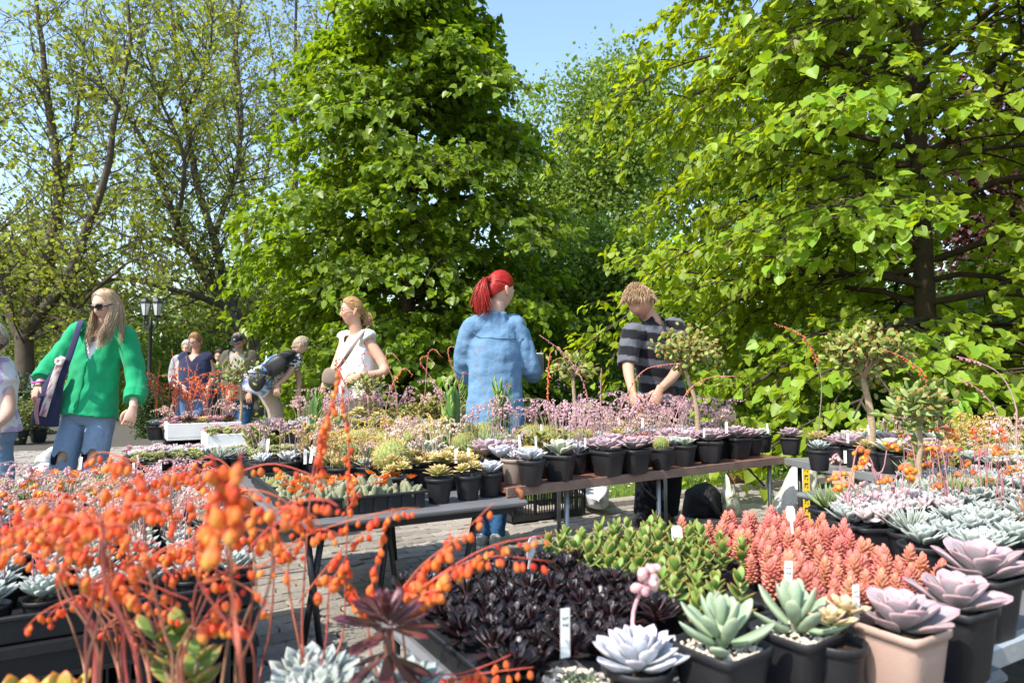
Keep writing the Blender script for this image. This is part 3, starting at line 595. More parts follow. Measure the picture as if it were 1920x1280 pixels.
def person(Y,spec,label,vox=.0085):
    """spec: joints in photo pixels (px, py, depth offset); the figure stands at depth Y"""
    j={k:on_y(v[0],v[1],Y+(v[2] if len(v)>2 else 0)) for k,v in spec['j'].items()}
    gx=(j['ankR'][0]+j['ankL'][0])/2; base=np.array([gx,Y,0.]); j={k:v-base for k,v in j.items()}
    for a in ('ankR','ankL'): j[a][2]=.085
    for a,h,kn in (('ankR','hipR','kneeR'),('ankL','hipL','kneeL')):
        if kn not in j: j[kn]=(j[a]+j[h])/2+np.array([0,0,.0])+nrmz(np.array(spec['F'])*[1,1,0])*.03
    root=empty('person',tuple(base),0,label,'person'); skin=np.array(spec.get('skin',(.55,.33,.24))); sc=spec.get('hs',1.); w=spec.get('w',1.)
    sh=nrmz(j['shL']-j['shR']); hd,fr=head_mb(j['head'],spec['F'],skin,sc,spec.get('male',False),spec.get('roll',0),brow=spec.get('brow',(.22,.14,.09)))
    neck=(j['shL']+j['shR'])/2+np.array([0,0,.055]); pel=(j['hipL']+j['hipR'])/2; chest=neck*.68+pel*.32; waist=neck*.36+pel*.64
    fwd=spec.get('torsoF'); 
    tor=[pel-[0,0,.07],pel,waist,chest,neck-[0,0,.06],neck]
    tw=np.array([.10,.168,.142,.168,.155,.06])*w; td=np.array([.08,.118,.105,.122,.085,.055])*w
    # body: one surface
    mb=MB(); P,(a,b)=sp(tor,(tw*.93,td*.9),16); V,F=etube(P,a,b,sh); mb.add(V,F)
    V,F=etube(spline([neck-[0,0,.05],neck+[0,0,.01],j['head']-fr[2]*.05*sc-fr[1]*.012*sc],7),np.linspace(.062,.050,7)*sc,np.linspace(.062,.052,7)*sc,sh,14); mb.add(V,F)
    for s in 'RL':
        sv=sh*(1 if s=='L' else -1); V,F=etube(spline([j['sh'+s]-sv*.05,j['sh'+s],j['el'+s],j['wr'+s]],16),np.interp(np.linspace(0,1,16),[0,.3,.6,.7,1],[.05,.05,.042,.042,.027])*w**.5,np.interp(np.linspace(0,1,16),[0,.3,.6,.7,1],[.05,.05,.042,.040,.025])*w**.5,[.3,.9,.1],14); mb.add(V,F)
        V,F=etube(spline([j['hip'+s]+[0,0,.05],j['hip'+s]-[0,0,.06],j['knee'+s],j['ank'+s]-[0,0,.02]],18),np.interp(np.linspace(0,1,18),[0,.3,.65,.75,1],[.085,.085,.058,.055,.036])*w,np.interp(np.linspace(0,1,18),[0,.3,.65,.75,1],[.085,.085,.06,.06,.038])*w,sh,14); mb.add(V,F)
    body=remesh(mb,vox*1.15,4,col=skin); body.merge(hd)
    for s in 'RL':
        d,n,cu=spec.get('hand'+s,((0,-.2,-1),(0,-1,0),.5)); body.merge(hand_mb(j['wr'+s],d,n,skin*[1.02,.95,.92],1 if s=='L' else -1,cu,spec.get('handsc',1.)))
    body.build('body',skin_m,root)
    if spec.get('eyes',True): eyes(root,j['head'],fr,sc)
    # clothing
    for g in spec['wear']:
        t=g['t']; mb=MB(); inf=g.get('inf',.018)
        if t=='top':
            hem=pel*(1-g.get('hem',0))+waist*g.get('hem',0) if g.get('hem',0)>=0 else pel+np.array([0,0,g['hem']])
            pts=[hem,(hem+waist)/2,waist,chest,neck-[0,0,.055],neck+[0,0,g.get('nk',.0)]]; fl=g.get('flare',.03)
            tw2=np.array([.168+fl,.160+fl*.8,.150+fl*.5,.172,.160,.066])*w+inf; td2=np.array([.122+fl,.115+fl*.8,.110+fl*.5,.126,.090,.062])*w+inf
            P,(a,b)=sp(pts,(tw2,td2),18); V,F=etube(P,a,b,sh,26); mb.add(V,F)
            for s in 'RL':
                L=g.get('sleeve',1.); sv=sh*(1 if s=='L' else -1); A_=spline([j['sh'+s]-sv*.06,j['sh'+s]+[0,0,.004],j['el'+s],j['wr'+s]],24); n=max(5,int(24*L)); cu=g.get('cuff',.0); rr=np.interp(np.linspace(0,1,24),[0,.25,.65,1],[.058,.060,.052,.042])[:n]*w**.5+inf*1.05; rr[-3:]+=cu
                V,F=etube(A_[:n],rr,rr,[.3,.9,.1],16); mb.add(V,F)
            if g.get('collar'): V,F=etube([neck-[0,0,.03],neck+[0,0,.018],neck+[0,0,.05]],[.09,.078,.080],[.088,.076,.079],sh,18); mb.add(V,F)
            fw=np.cross(sh,[0,0,1.])*(-1 if np.cross(sh,[0,0,1.])@np.array(spec.get('torsoF',spec['F']))<0 else 1); fw=nrmz(fw); vz=g.get('vneck',0); vw=g.get('vw',.05)
            def cut(V,vz=vz,vw=vw,fw=fw):
                d=V-neck; f=d@fw; s=np.abs(d@sh); z=d[:,2]; k=(f>-.0)&(z>-vz)&(s<vw*(1+z/max(vz,1e-3))+.004)&(z<.2) if vz else np.zeros(len(V),bool)
                k|=(z>g.get('top',.045)) & (s<.085)
                return k
            r=remesh(mb,vox,2,g.get('wr',.008),g.get('wf',8.),Y*3.1,g.get('st',(1,1,.5)),cut,g['col']); o=r.build(g.get('name','shirt'),g.get('mat',cloth_m),root); surf=np.concatenate(r.V); spec.setdefault('surf',{})[g.get('name','shirt')]=(surf,fw,o)
            m=o.modifiers.new('thick','SOLIDIFY'); m.thickness=.003
        elif t=='legs':
            V,F=etube(spline([pel+[0,0,.13],pel+[0,0,.02],pel-[0,0,.09]],6),np.array([.150,.168,.175,.175,.168,.12])*w+inf,np.array([.108,.120,.124,.122,.115,.08])*w+inf,sh,22); mb.add(V,F)
            for s in 'RL':
                wd=g.get('wide',0.); n=20; tt=np.linspace(0,1,n); rr=np.interp(tt,[0,.2,.6,1],[.092,.092,.068+wd*.6,.048+wd])*w+inf; end=j['ank'+s]+np.array([0,0,g.get('hem',-.03)])
                V,F=etube(spline([j['hip'+s]+[0,0,.04],j['hip'+s]-[0,0,.07],j['knee'+s],end],n),rr,rr*1.03,sh,18); mb.add(V,F)
            cutf=None
            if g.get('rip'):
                kn=[j['kneeR'],j['kneeL']]
                def cutf(V):
                    k=np.zeros(len(V),bool)
                    for q in kn: d=V-q; k|=(np.abs(d[:,2]-.0-.02*np.sin(d[:,0]*60))<.024)&(d[:,1]<-.02)&(np.abs(d[:,0])<.055)
                    return k
            r=remesh(mb,vox*1.1,2,g.get('wr',.007),9.,Y,(1,1,.8),cutf,g['col']); o=r.build('trousers',g.get('mat',denim_m),root)
        elif t=='shoes':
            fw=nrmz(np.array(spec.get('torsoF',spec['F']))*[1,1,0])
            for s in 'RL':
                a=j['ank'+s].copy(); a[2]=0; mb=MB(); P=spline([a-fw*.075+[0,0,.035],a-fw*.02+[0,0,.05],a+fw*.08+[0,0,.042],a+fw*.16+[0,0,.028],a+fw*.185+[0,0,.02]],12); V,F=etube(P,np.interp(np.linspace(0,1,12),[0,.3,.7,1],[.030,.040,.046,.018]),np.interp(np.linspace(0,1,12),[0,.3,.7,1],[.034,.048,.036,.018]),np.cross(fw,[0,0,1]),14); V[:,2]=np.maximum(V[:,2],.012); mb.add(V,F,g['col']); sho=mb.build('shoe',cloth_m,root)
                mb=MB(); Q=P.copy(); Q[:,2]=.008; V,F=etube(Q,np.interp(np.linspace(0,1,12),[0,.3,.7,1],[.033,.043,.049,.02]),.008,np.cross(fw,[0,0,1]),14); mb.add(V,F,g.get('sole',(.6,.6,.58))); mb.build('sole',cloth_m,sho)
    h=spec.get('hair')
    if h: hair(h['style'],fr,j['head'],sc,h['col'],int(Y*100),h.get('tie'),h.get('tail'),h.get('side',0)).build('hair',hair_m,root)
    return root,j,fr,dict(neck=neck,chest=chest,waist=waist,pel=pel,sh=sh,base=base)
def glasses(root,c,fr,sc,dark,name='glasses'):
    S,F,Up=fr; c=np.asarray(c); mb=MB(); o=empty('tmp') if False else None
    fm=MB()
    for sd in (-1,1):
        ce=c+(S*sd*.033+F*.093+Up*.008)*sc; a=np.linspace(0,2*math.pi,25); w,h=(.031,.019) if dark else (.026,.020)
        ring=np.array([ce+(S*w*np.sign(math.cos(t))*abs(math.cos(t))**.8+Up*(h*math.sin(t)+(.006 if dark else 0)*sd*math.cos(t))-F*.010*abs(math.cos(t))*(1 if math.cos(t)*sd>0 else 0))*sc for t in a]); V,Fc=tubes(ring[None],np.full((1,25),.0035 if dark else .0018)*sc,6); fm.add(V,Fc)
        V,Fc=tube(spline([ce+(S*sd*w-F*.006)*sc,c+(S*sd*.079+F*.03+Up*.012)*sc,c+(S*sd*.079-F*.015+Up*.006)*sc],8),(.005 if dark else .002)*sc,6); fm.add(V,Fc)
        if dark: mb.add(ring[:-1]-F*.001,np.array([list(range(24))]))
    V,Fc=tube([c+(S*-.008+F*.098+Up*.012)*sc,c+(S*.008+F*.098+Up*.012)*sc],.0025*sc,6); fm.add(V,Fc)
    g=fm.build(name,gloss_blk,root)
    if dark: mb.build('lens',plain('dark_lens',(.02,.012,.01),.08,.7,.1,10),g)
    return g
def strap_mesh(pts,w,t,nrm,n=24): P=spline(pts,n); return etube(P,w,t,nrm,10)

# the woman in green
LG=(.20,.28,.40)
spA=dict(j=dict(head=(200,573,-.10),shR=(147,626,0),shL=(236,632,0),elR=(96,688,-.06),elL=(254,704,.02),wrR=(72,722,-.18),wrL=(249,766,-.10),hipR=(142,770),hipL=(190,772),kneeR=(122,856,-.05),kneeL=(179,852,-.05),ankR=(106,948),ankL=(168,948)),
    F=(-.30,-.85,-.28),torsoF=(-.2,-1,0),skin=(.62,.40,.31),w=.84,brow=(.35,.25,.17),hair=dict(style='long',col=(.42,.29,.17),side=1),eyes=False,handR=((-.1,-.25,-1),(-.5,-.8,0),.9),handL=((-.1,-.3,-1),(.5,-.7,0),1.0),
    wear=[dict(t='top',name='tank_top',col=(.78,.78,.80),sleeve=.2,inf=.002,hem=0,flare=0,vneck=.10,vw=.10,wr=.002,top=-.055),dict(t='top',col=(.012,.33,.14),sleeve=.93,inf=.017,hem=-.02,flare=.045,vneck=.22,vw=.085,wr=.018,wf=7.,cuff=.012,collar=True,top=.06),dict(t='legs',col=LG,wide=.035,inf=.012,rip=True),dict(t='shoes',col=(.7,.7,.7))])
rootA,jA,frA,iA=person(4.83,spA,
    'young woman in loose green shirt and sunglasses looking down at the plants')
glasses(rootA,jA['head'],frA,1.,True,'sunglasses')
mb=MB(); n_=iA['neck']; P=spline([n_+[-.06,-.03,.02],n_+[-.045,-.085,-.03],n_+[.0,-.115,-.065],n_+[.045,-.09,-.03],n_+[.06,-.03,.02]],20); V,F=tube(P,.0018,5); mb.add(V,F,(.5,.42,.3)); mb.build('necklace',cloth_m,rootA)
mb=MB(); V,F=tubes(np.array([[jA['wrR']+[.036*math.cos(a),.034*math.sin(a),.02+.006*math.cos(a)] for a in np.linspace(0,6.2832,20)]]),np.full((1,20),.006),6); mb.add(V,F,(.62,.12,.55)); mb.build('wristband',cloth_m,rootA)
def seam(spec_surf,neck,sh,z0,z1,s0,s1,w,col,mat,name='placket',back=False,n=18):
    V,fw,o=spec_surf; d=V-neck; f=d@fw*(-1 if back else 1); s=d@sh; P=[]
    for t in np.linspace(0,1,n):
        z=z0+(z1-z0)*t; s_=s0+(s1-s0)*t; k=(np.abs(d[:,2]-z)<.02)&(np.abs(s-s_)<.02)&(f>0)
        if k.any(): i=np.where(k)[0][np.argmax(f[k])]; P.append(V[i]+fw*(.001 if not back else -.001))
    if len(P)<4: return
    P=np.array(P); P[1:-1]=(P[:-2]+P[1:-1]*2+P[2:])/4; mb=MB(); Vv,F=etube(spline(P,30),w,.004,sh if abs(z1-z0)>abs(s1-s0) else [0,0,1],10); mb.add(Vv,F,col); return mb.build(name,mat,o)
SA=spA['surf']['shirt']; seam(SA,iA['neck'],iA['sh'],-.22,-.60,-.005,-.03,.013,(.010,.27,.115),cloth_m)
for sd in (-1,1):                                             # turned-down collar
    nn,shv,fwv=iA['neck'],iA['sh'],SA[1]; c0=nn+shv*sd*.072+[0,0,.045]; mb=MB()
    q=[nn+shv*sd*.05-fwv*.06+[0,0,.06],nn+shv*sd*.085+[0,0,.050],nn+shv*sd*.070+fwv*.085+[0,0,-.005],nn+shv*sd*.105+fwv*.125+[0,0,-.075],nn+shv*sd*.125+fwv*.07+[0,0,-.045],nn+shv*sd*.118+[0,0,-.005],nn+shv*sd*.07-fwv*.085+[0,0,.01]]
    q=np.array(q); mb.add(np.vstack([q,q-[0,0,.006]]),[np.array([[0,1,5,6],[1,2,4,5]]),np.array([[2,3,4]]),np.array([[13,12,8,7],[12,11,9,8]]),np.array([[11,10,9]]),np.array([[i,i+7,(i+1)%7+7,(i+1)%7] for i in range(7)])],(.012,.33,.14)); mb.build('collar',cloth_m,SA[2])
# her shoulder bag (a thing of its own)
bA=empty('shoulder_bag',tuple(iA['base']+[-.33,-.05,.55]),0,'navy cloth shoulder bag with a floral strip hanging from the green shirt','bag'); o_=iA['base']-np.array(bA.location)
pA=lambda px,py,dy: on_y(px,py,4.83+dy)-np.array(bA.location)
mb=MB(); V,F=etube(spline([pA(152,600,-.02),pA(148,612,-.13),pA(138,645,-.19),pA(122,690,-.23),pA(108,730,-.22)],22),.022,.005,[1,.2,.3],10); mb.add(V,F,(.02,.025,.07)); mb.build('strap',cloth_m,bA)
mb=MB(); V,F=etube(spline([pA(118,668,-.245),pA(105,700,-.25),pA(92,740,-.25),pA(80,780,-.235)],14),[.022]*14,.005,[1,.2,.3],10); V0=V; C=np.array([(.62,.55,.52) if mnoise.noise(Vector(v)*55)<.12 else (.34,.10,.20) for v in V]); mb.add(V,F,C); mb.build('floral_strip',cloth_m,bA)
mb=MB(); P=spline([pA(112,690,-.16),pA(98,730,-.17),pA(88,770,-.17),pA(84,796,-.16)],10); V,F=etube(P,np.interp(np.linspace(0,1,10),[0,.4,1],[.03,.075,.085]),np.interp(np.linspace(0,1,10),[0,.4,1],[.02,.05,.05]),[1,.25,.25],16); mb.add(V,F,(.03,.035,.085)); mb.build('pouch',cloth_m,bA)
mb=MB(); P=spline([pA(78,745,-.2),pA(72,765,-.2),pA(74,794,-.19)],6); V,F=etube(P,[.012,.018,.022,.024,.024,.02],.03,[1,.25,.25],10); mb.add(V,F,(.55,.27,.30)); mb.build('pink_panel',cloth_m,bA)
mb=MB(); r=np.random.default_rng(2); P=pA(112,678,-.265)
for k in range(9): a=k*.7; V,F=etube([P+[.018*math.cos(a)-.008,-.004,.018*math.sin(a)-.01],P+[.018*math.cos(a),-.008,.018*math.sin(a)],P+[.018*math.cos(a)+.008,-.004,.018*math.sin(a)+.01]],[.006,.016,.006],[.004,.008,.004],[0,0,1],8); mb.add(V,F,(.62,.56,.50))
mb.build('rosette_trim',cloth_m,bA)

# the redhead seen from behind
DEN=(.135,.245,.385)
spH=dict(j=dict(head=(938,545,.02),shR=(968,616,.06),shL=(886,618,-.02),elR=(996,694,.08),elL=(872,700,.12),wrR=(1002,696,.32),wrL=(930,706,.34),hipR=(952,792),hipL=(906,792),kneeR=(940,895,.03),kneeL=(908,895,.03),ankR=(932,992),ankL=(903,992)),
    F=(.72,.66,-.10),torsoF=(.25,1,0),skin=(.60,.38,.29),w=.90,brow=(.3,.1,.06),hair=dict(style='ponytail',col=(.34,.014,.008),tie=(0,-.105,.045),tail=[(0,-.028,-.01),(.0,-.040,-.06),(.0,-.036,-.12),(.0,-.022,-.18)]),handR=((.05,.5,.5),(.6,.3,.2),.9),handL=((.8,.3,.2),(0,1,.3),.5),
    wear=[dict(t='top',col=DEN,mat=denim_m,sleeve=.94,inf=.013,hem=-.06,flare=.035,wr=.014,wf=8.5,st=(1,1,.34),collar=True,top=.055,vneck=.08,vw=.04),dict(t='legs',col=(.035,.10,.22),inf=.004,wr=.006,hem=-.02),dict(t='shoes',col=(.45,.46,.47),sole=(.8,.8,.78))])
rootH,jH,frH,iH=person(4.17,spH,
    'red-haired person with ponytail in light denim shirt, back turned, holding a phone')
SH=spH['surf']['shirt']; seam(SH,iH['neck'],iH['sh'],-.10,-.10,-.16,.16,.0016,np.array(DEN)*.88,denim_m,'yoke_seam',True)
T=jH['head']+(frH[1]*-.108+frH[2]*.045); mb=MB(); V,F=tubes(np.array([[T+(frH[0]*.016*math.cos(a)+frH[2]*.016*math.sin(a)) for a in np.linspace(0,6.2832,16)]]),np.full((1,16),.005),6); mb.add(V,F,(.03,.03,.03)); mb.build('hair_tie',cloth_m,rootH)
ph=on_y(1010,684,4.17+.36); po=empty('phone',tuple(ph-[0,0,.07]),.5,'pale smartphone held up in front of the denim shirt','phone'); mb=MB(); V,F=box(-.037,.037,-.004,.004,0,.15,.003); mb.add(V,F); mb.build('case',plain('phone_case',(.55,.60,.57),.4,.4,.05,10),po,smooth=False); mb=MB(); V,F=box(-.033,.033,-.0065,-.0045,.008,.142,.0005); mb.add(V,F); mb.build('screen',plain('phone_back',(.10,.11,.11),.2,.5,.05,10),po,smooth=False)

# the man in the striped jumper
def stripes(V):
    k=((V[:,2]+.12*V[:,0]+.02)/.115)%1; return np.where((k<.56)[:,None],np.array([.010,.010,.013]),np.array([.115,.12,.14]))
rootI,jI,frI,iI=person(4.75,dict(j=dict(head=(1200,565,-.11),shR=(1184,628,-.14),shL=(1266,618,.06),elR=(1178,686,-.20),elL=(1270,690,-.04),wrR=(1186,738,-.38),wrL=(1236,732,-.34),hipR=(1224,760,.10),hipL=(1262,760,.12),kneeR=(1216,870,.06),kneeL=(1258,870,.08),ankR=(1208,962,.08),ankL=(1252,962,.10)),
    F=(-.50,-.62,-.55),torsoF=(-.5,-.9,0),skin=(.56,.31,.22),male=True,hs=1.05,w=1.0,eyes=False,brow=(.12,.07,.04),hair=dict(style='tousled',col=(.40,.26,.14)),handR=((.25,-.35,-1),(-.6,-.7,0),.6),handL=((-.45,-.3,-1),(.3,-.9,.2),.6),
    wear=[dict(t='top',name='jumper',col=stripes,sleeve=.70,inf=.016,hem=.02,flare=.012,wr=.012,collar=True,top=.09,vneck=.05,vw=.02),dict(t='legs',col=(.010,.011,.016),inf=.012,wide=.014,wr=.006),dict(t='shoes',col=(.012,.012,.014),sole=(.02,.02,.02))]),
    'man with tousled fair hair and striped grey-black jumper bending over the plants')
mb=MB(); nI=iI['neck']; fI=nrmz(np.cross(iI['sh'],[0,0,1.])); fI=fI if fI[1]<0 else -fI; V,F=tube([nI+fI*.085+[0,0,.02],nI+fI*.135+[0,0,-.10]],.005,6); mb.add(V,F,(.02,.02,.02)); mb.build('zip',cloth_m,rootI)

# the woman in the white blouse
rootG,jG,frG,iG=person(5.7,dict(j=dict(head=(660,584,-.02),shR=(648,640,.15),shL=(690,640,-.10),elR=(628,692,.10),elL=(722,694,-.16),wrR=(614,712,-.12),wrL=(672,704,-.30),hipR=(655,748,.08),hipL=(690,748,-.06),ankR=(660,925,.05),ankL=(690,925,-.05)),
    F=(-.90,-.38,-.06),torsoF=(-.75,-.66,0),skin=(.58,.33,.23),w=1.06,hair=dict(style='ponytail',col=(.44,.25,.11),tie=(0,-.098,-.012),tail=[(0,-.03,-.015),(0,-.035,-.05),(0,-.025,-.085)]),handL=((-.8,-.2,-.5),(.2,-.9,.3),.7),handR=((-.2,-.6,-.4),(-.6,.3,.6),.7),
    wear=[dict(t='top',name='blouse',col=(.80,.79,.79),sleeve=.40,inf=.018,hem=.0,flare=.03,wr=.014,cuff=.010,vneck=.07,vw=.06,top=.0),dict(t='legs',col=(.55,.50,.44),inf=.008,wr=.005,mat=cloth_m),dict(t='shoes',col=(.5,.4,.3))]),
    'fair-haired woman in white blouse and glasses with a bag strap across')
glasses(rootG,jG['head'],frG,1.,False)
bG=empty('handbag',tuple(on_y(618,705,5.5)-[0,0,.1]),0,'taupe crossbody handbag held against the white blouse','bag'); b0=np.array(bG.location); q=lambda px,py,dy: on_y(px,py,5.7+dy)-b0
mb=MB(); V,F=etube(spline([q(690,612,-.05),q(680,624,-.16),q(660,652,-.235),q(640,682,-.25),q(624,700,-.25)],22),.016,.004,[.7,.2,.6],10); mb.add(V,F,(.20,.155,.12)); mb.build('strap',cloth_m,bG)
mb=MB(); V,F=etube(spline([q(626,692,-.24),q(622,706,-.24),q(618,722,-.24)],8),[.05,.07,.075,.078,.078,.075,.07,.05],[.02,.03,.034,.035,.035,.034,.03,.02],[1,0,.2],16); mb.add(V,F,(.22,.17,.13)); mb.build('pouch',cloth_m,bG)

# people further back
rootC,jC,frC,iC=person(9.5,dict(j=dict(head=(367,640,-.05),shR=(345,672),shL=(389,672),elR=(335,704,.02),elL=(400,704,.02),wrR=(347,730,-.2),wrL=(388,730,-.2),hipR=(354,745),hipL=(379,745),ankR=(356,830),ankL=(378,830)),
    F=(-.12,-.9,-.42),skin=(.52,.28,.20),w=1.22,hair=dict(style='short',col=(.34,.17,.08)),wear=[dict(t='top',name='t_shirt',col=(.018,.024,.06),sleeve=.42,inf=.02,hem=.0,flare=.03,wr=.010,vneck=.09,vw=.07,top=.0),dict(t='legs',col=(.06,.13,.25),inf=.01),dict(t='shoes',col=(.1,.1,.1))]),
    'woman in navy top with reddish hair looking down at the stalls',.012)
glasses(rootC,jC['head'],frC,1.,False)
rootE,jE,frE,iE=person(9.6,dict(j=dict(head=(447,640,-.05),shR=(426,670),shL=(472,670),elR=(419,708,.02),elL=(482,708,.02),wrR=(430,736,-.18),wrL=(468,736,-.18),hipR=(436,748),hipL=(460,748),ankR=(438,833),ankL=(460,833)),
    F=(-.05,-.88,-.36),skin=(.50,.27,.19),male=True,w=1.2,hair=dict(style='short',col=(.20,.16,.13)),wear=[dict(t='top',name='polo_shirt',col=(.30,.28,.24),sleeve=.45,inf=.010,hem=.0,flare=.02,wr=.006,top=.02),dict(t='top',name='waistcoat',col=(.085,.08,.055),sleeve=.55,inf=.026,hem=-.02,flare=.03,wr=.010,vneck=.42,vw=.11,top=.01),dict(t='legs',col=(.03,.09,.20),inf=.01),dict(t='shoes',col=(.05,.04,.03))]),
    'bearded man in black cap and olive waistcoat before the leaning plane',.012)
S,Fv,Up=frE; c=jE['head']; mb=MB(); pr=[]; nu=8; k=24; V=[]
for i in range(nu):
    th=.05+1.42*i/(nu-1)
    for p in np.arange(k)*2*math.pi/k: V.append(c+S*.083*math.sin(th)*math.sin(p)+Fv*.102*math.sin(th)*math.cos(p)+Up*(.022+.108*math.cos(th)))
idx=np.arange(nu*k).reshape(nu,k); mb.add(np.array(V),[np.stack([idx[:-1],idx[1:],np.roll(idx[1:],-1,1),np.roll(idx[:-1],-1,1)],-1).reshape(-1,4),idx[:1]],(.012,.012,.018))
V,F=etube(np.array([c+Fv*f+Up*(.028-.35*(f-.085)) for f in (.075,.10,.13,.155,.168)]),[.078,.076,.066,.045,.02],.004,S,16); mb.add(V,F,(.014,.014,.02)); cap=mb.build('cap',cloth_m,rootE)
mb=MB(); P=c+Fv*.108+Up*.065; V,F=etube([P-Fv*.004,P+Fv*.002],[.013,.013],[.016,.016],S,12); mb.add(V,F,(.45,.38,.25)); mb.build('badge',cloth_m,cap)
mb=MB()
r=np.random.default_rng(9); PP=[]
for i in range(160):
    a=c+S*r.normal(0,.024)+Fv*(.082+r.normal(0,.004))+Up*r.uniform(-.105,-.068); PP.append(spline([a,a+Fv*.008-Up*.012,a+Fv*.006-Up*.024],4))
strands(PP,(.36,.33,.30),.002,3).build('beard',hair_m,rootE)
zebra=lambda V: np.where((np.array([mnoise.noise(Vector(v)*Vector((22,22,34)).length*.022*46/46) if False else mnoise.noise(Vector((v[0]*30,v[1]*30,v[2]*44))) for v in V])>.02)[:,None],np.array([.55,.54,.52]),np.array([.03,.03,.03]))
rootF,jF,frF,iF=person(8.8,dict(j=dict(head=(564,648,-.05),shR=(556,676,-.12),shL=(548,668,.16),elR=(540,702,-.22),elL=(560,705,.1),wrR=(520,722,-.3),wrL=(560,735,.0),hipR=(500,720,-.08),hipL=(496,718,.10),kneeR=(520,775,0),kneeL=(515,775,.05),ankR=(512,842,-.05),ankL=(512,842,.1)),
    F=(.75,.25,-.45),torsoF=(.8,-.1,-.4),skin=(.56,.34,.26),w=1.08,hair=dict(style='short',col=(.42,.34,.24)),wear=[dict(t='top',name='patterned_top',col=zebra,sleeve=.55,inf=.014,hem=0,flare=.02,wr=.006,top=.02),dict(t='legs',col=(.33,.26,.20),inf=.012,mat=cloth_m),dict(t='shoes',col=(.1,.08,.06))]),
    'person with short grey-blond hair in zebra-patterned top bending far over the plants',.012)
mb=MB(); V,F=etube(spline([on_y(500,700,8.62)-iF['base'],on_y(525,678,8.58)-iF['base'],on_y(552,660,8.7)-iF['base']],10),[.07,.1,.13,.14,.14,.14,.13,.12,.10,.06],[.03,.06,.09,.1,.1,.1,.09,.08,.06,.04],[.3,1,.4],16); mb.add(V,F,(.012,.012,.014)); mb.build('dark_vest',cloth_m,rootF)
bF=empty('shopping_bag',tuple(on_y(488,735,8.5)-[0,0,.16]),0,'blue and white printed shopping bag carried by the bending person','bag'); b0=np.array(bF.location); q=lambda px,py,dy=0: on_y(px,py,8.5+dy)-b0
mb=MB(); V,F=etube(spline([q(522,668),q(500,690),q(482,715),q(472,735)],14),np.interp(np.linspace(0,1,14),[0,.3,.8,1],[.05,.16,.20,.17]),np.interp(np.linspace(0,1,14),[0,.4,1],[.03,.09,.09]),[.6,.1,.75],24); C=np.array([(.70,.72,.75) if mnoise.noise(Vector(v)*13)>.05 or v[2]<.12 else (.04,.16,.50) for v in V]); mb.add(V,F,C); mb.build('sheet',bagw if False else cloth_m,bF)
bF2=empty('handbag',tuple(on_y(492,715,8.3)-[0,0,.1]),0,'black leather handbag hanging before the blue and white bag','bag'); b0=np.array(bF2.location); q=lambda px,py,dy=0: on_y(px,py,8.3+dy)-b0
mb=MB(); V,F=etube(spline([q(478,702),q(485,716),q(494,722)],8),[.07,.1,.115,.12,.12,.115,.1,.07],[.03,.05,.055,.055,.055,.05,.04,.03],[1,0,.2],16); mb.add(V,F); mb.build('pouch',leather_m,bF2); mb=MB(); V,F=tube(spline([q(480,702),q(498,682),q(503,710)],12),.006,6); mb.add(V,F); mb.build('handle',leather_m,bF2)
bF3=empty('handbag',tuple(on_y(520,690,8.4)-[0,0,.1]),0,'large dark leather bag slung at the side of the bending person','bag'); b0=np.array(bF3.location); q=lambda px,py,dy=0: on_y(px,py,8.4+dy)-b0
mb=MB(); V,F=etube(spline([q(508,672),q(516,684),q(526,698)],8),[.08,.13,.15,.155,.155,.15,.13,.09],[.03,.05,.06,.06,.06,.06,.05,.03],[1,0,.5],16); mb.add(V,F); mb.build('pouch',leather_m,bF3); mb=MB(); V,F=tube(spline([q(508,672),q(530,662),q(548,664)],10),.008,6); mb.add(V,F); mb.build('strap',leather_m,bF3)
lav=lambda V: np.array([(.62,.60,.64) if mnoise.noise(Vector(v)*17)<.1 else (.40,.32,.52) for v in V])
rootB,jB,frB,iB=person(4.4,dict(j=dict(head=(-14,640,-.12),shR=(-62,690),shL=(2,694),elR=(-80,770),elL=(16,765,-.05),wrR=(-60,820,-.15),wrL=(-8,800,-.25),hipR=(-45,812),hipL=(-8,812),kneeR=(-45,900),kneeL=(0,896,-.03),ankR=(-45,985),ankL=(-6,985)),
    F=(.45,-.75,-.5),torsoF=(.2,-1,0),skin=(.56,.34,.26),hair=dict(style='short',col=(.50,.43,.33)),wear=[dict(t='top',name='blouse',col=lav,sleeve=.5,inf=.02,hem=.0,flare=.02,wr=.008,top=.02),dict(t='legs',col=(.14,.22,.32),inf=.012),dict(t='shoes',col=(.3,.3,.3))]),
    'person in white and lavender top and jeans leaning in beside the plane trunk',.011)
glasses(rootB,jB['head'],frB,1.,True,'sunglasses')
def far_person(px,py,Y,label,hairc,top,F=(0,-.9,-.3),male=False,h=1.62):
    """a standing figure whose head centre shows at px, py"""
    s=FPX/Y; c=on_y(px,py,Y); hz=c[2]
    g=lambda dx,z,dy=0: (px+dx*s, 640-FPX*math.tan(math.atan2(z-CAM_H,Y)-PITCH), dy)
    k=hz/1.52
    return person(Y,dict(j=dict(head=(px,py,0),shR=g(-.17,hz-.21*k),shL=g(.17,hz-.21*k),elR=g(-.23,hz-.47*k),elL=g(.23,hz-.47*k),wrR=g(-.18,hz-.66*k,-.12),wrL=g(.18,hz-.66*k,-.12),hipR=g(-.09,hz*.56),hipL=g(.09,hz*.56),ankR=g(-.10,.09),ankL=g(.10,.09)),F=F,male=male,w=1.,hs=min(1,k+.1),hair=dict(style='short',col=hairc),eyes=False,
        wear=[dict(t='top',col=top,sleeve=.9,inf=.02,hem=0,flare=.02,wr=.008,top=.02),dict(t='legs',col=(.04,.05,.08),inf=.012),dict(t='shoes',col=(.05,.05,.05))]),label,.016)
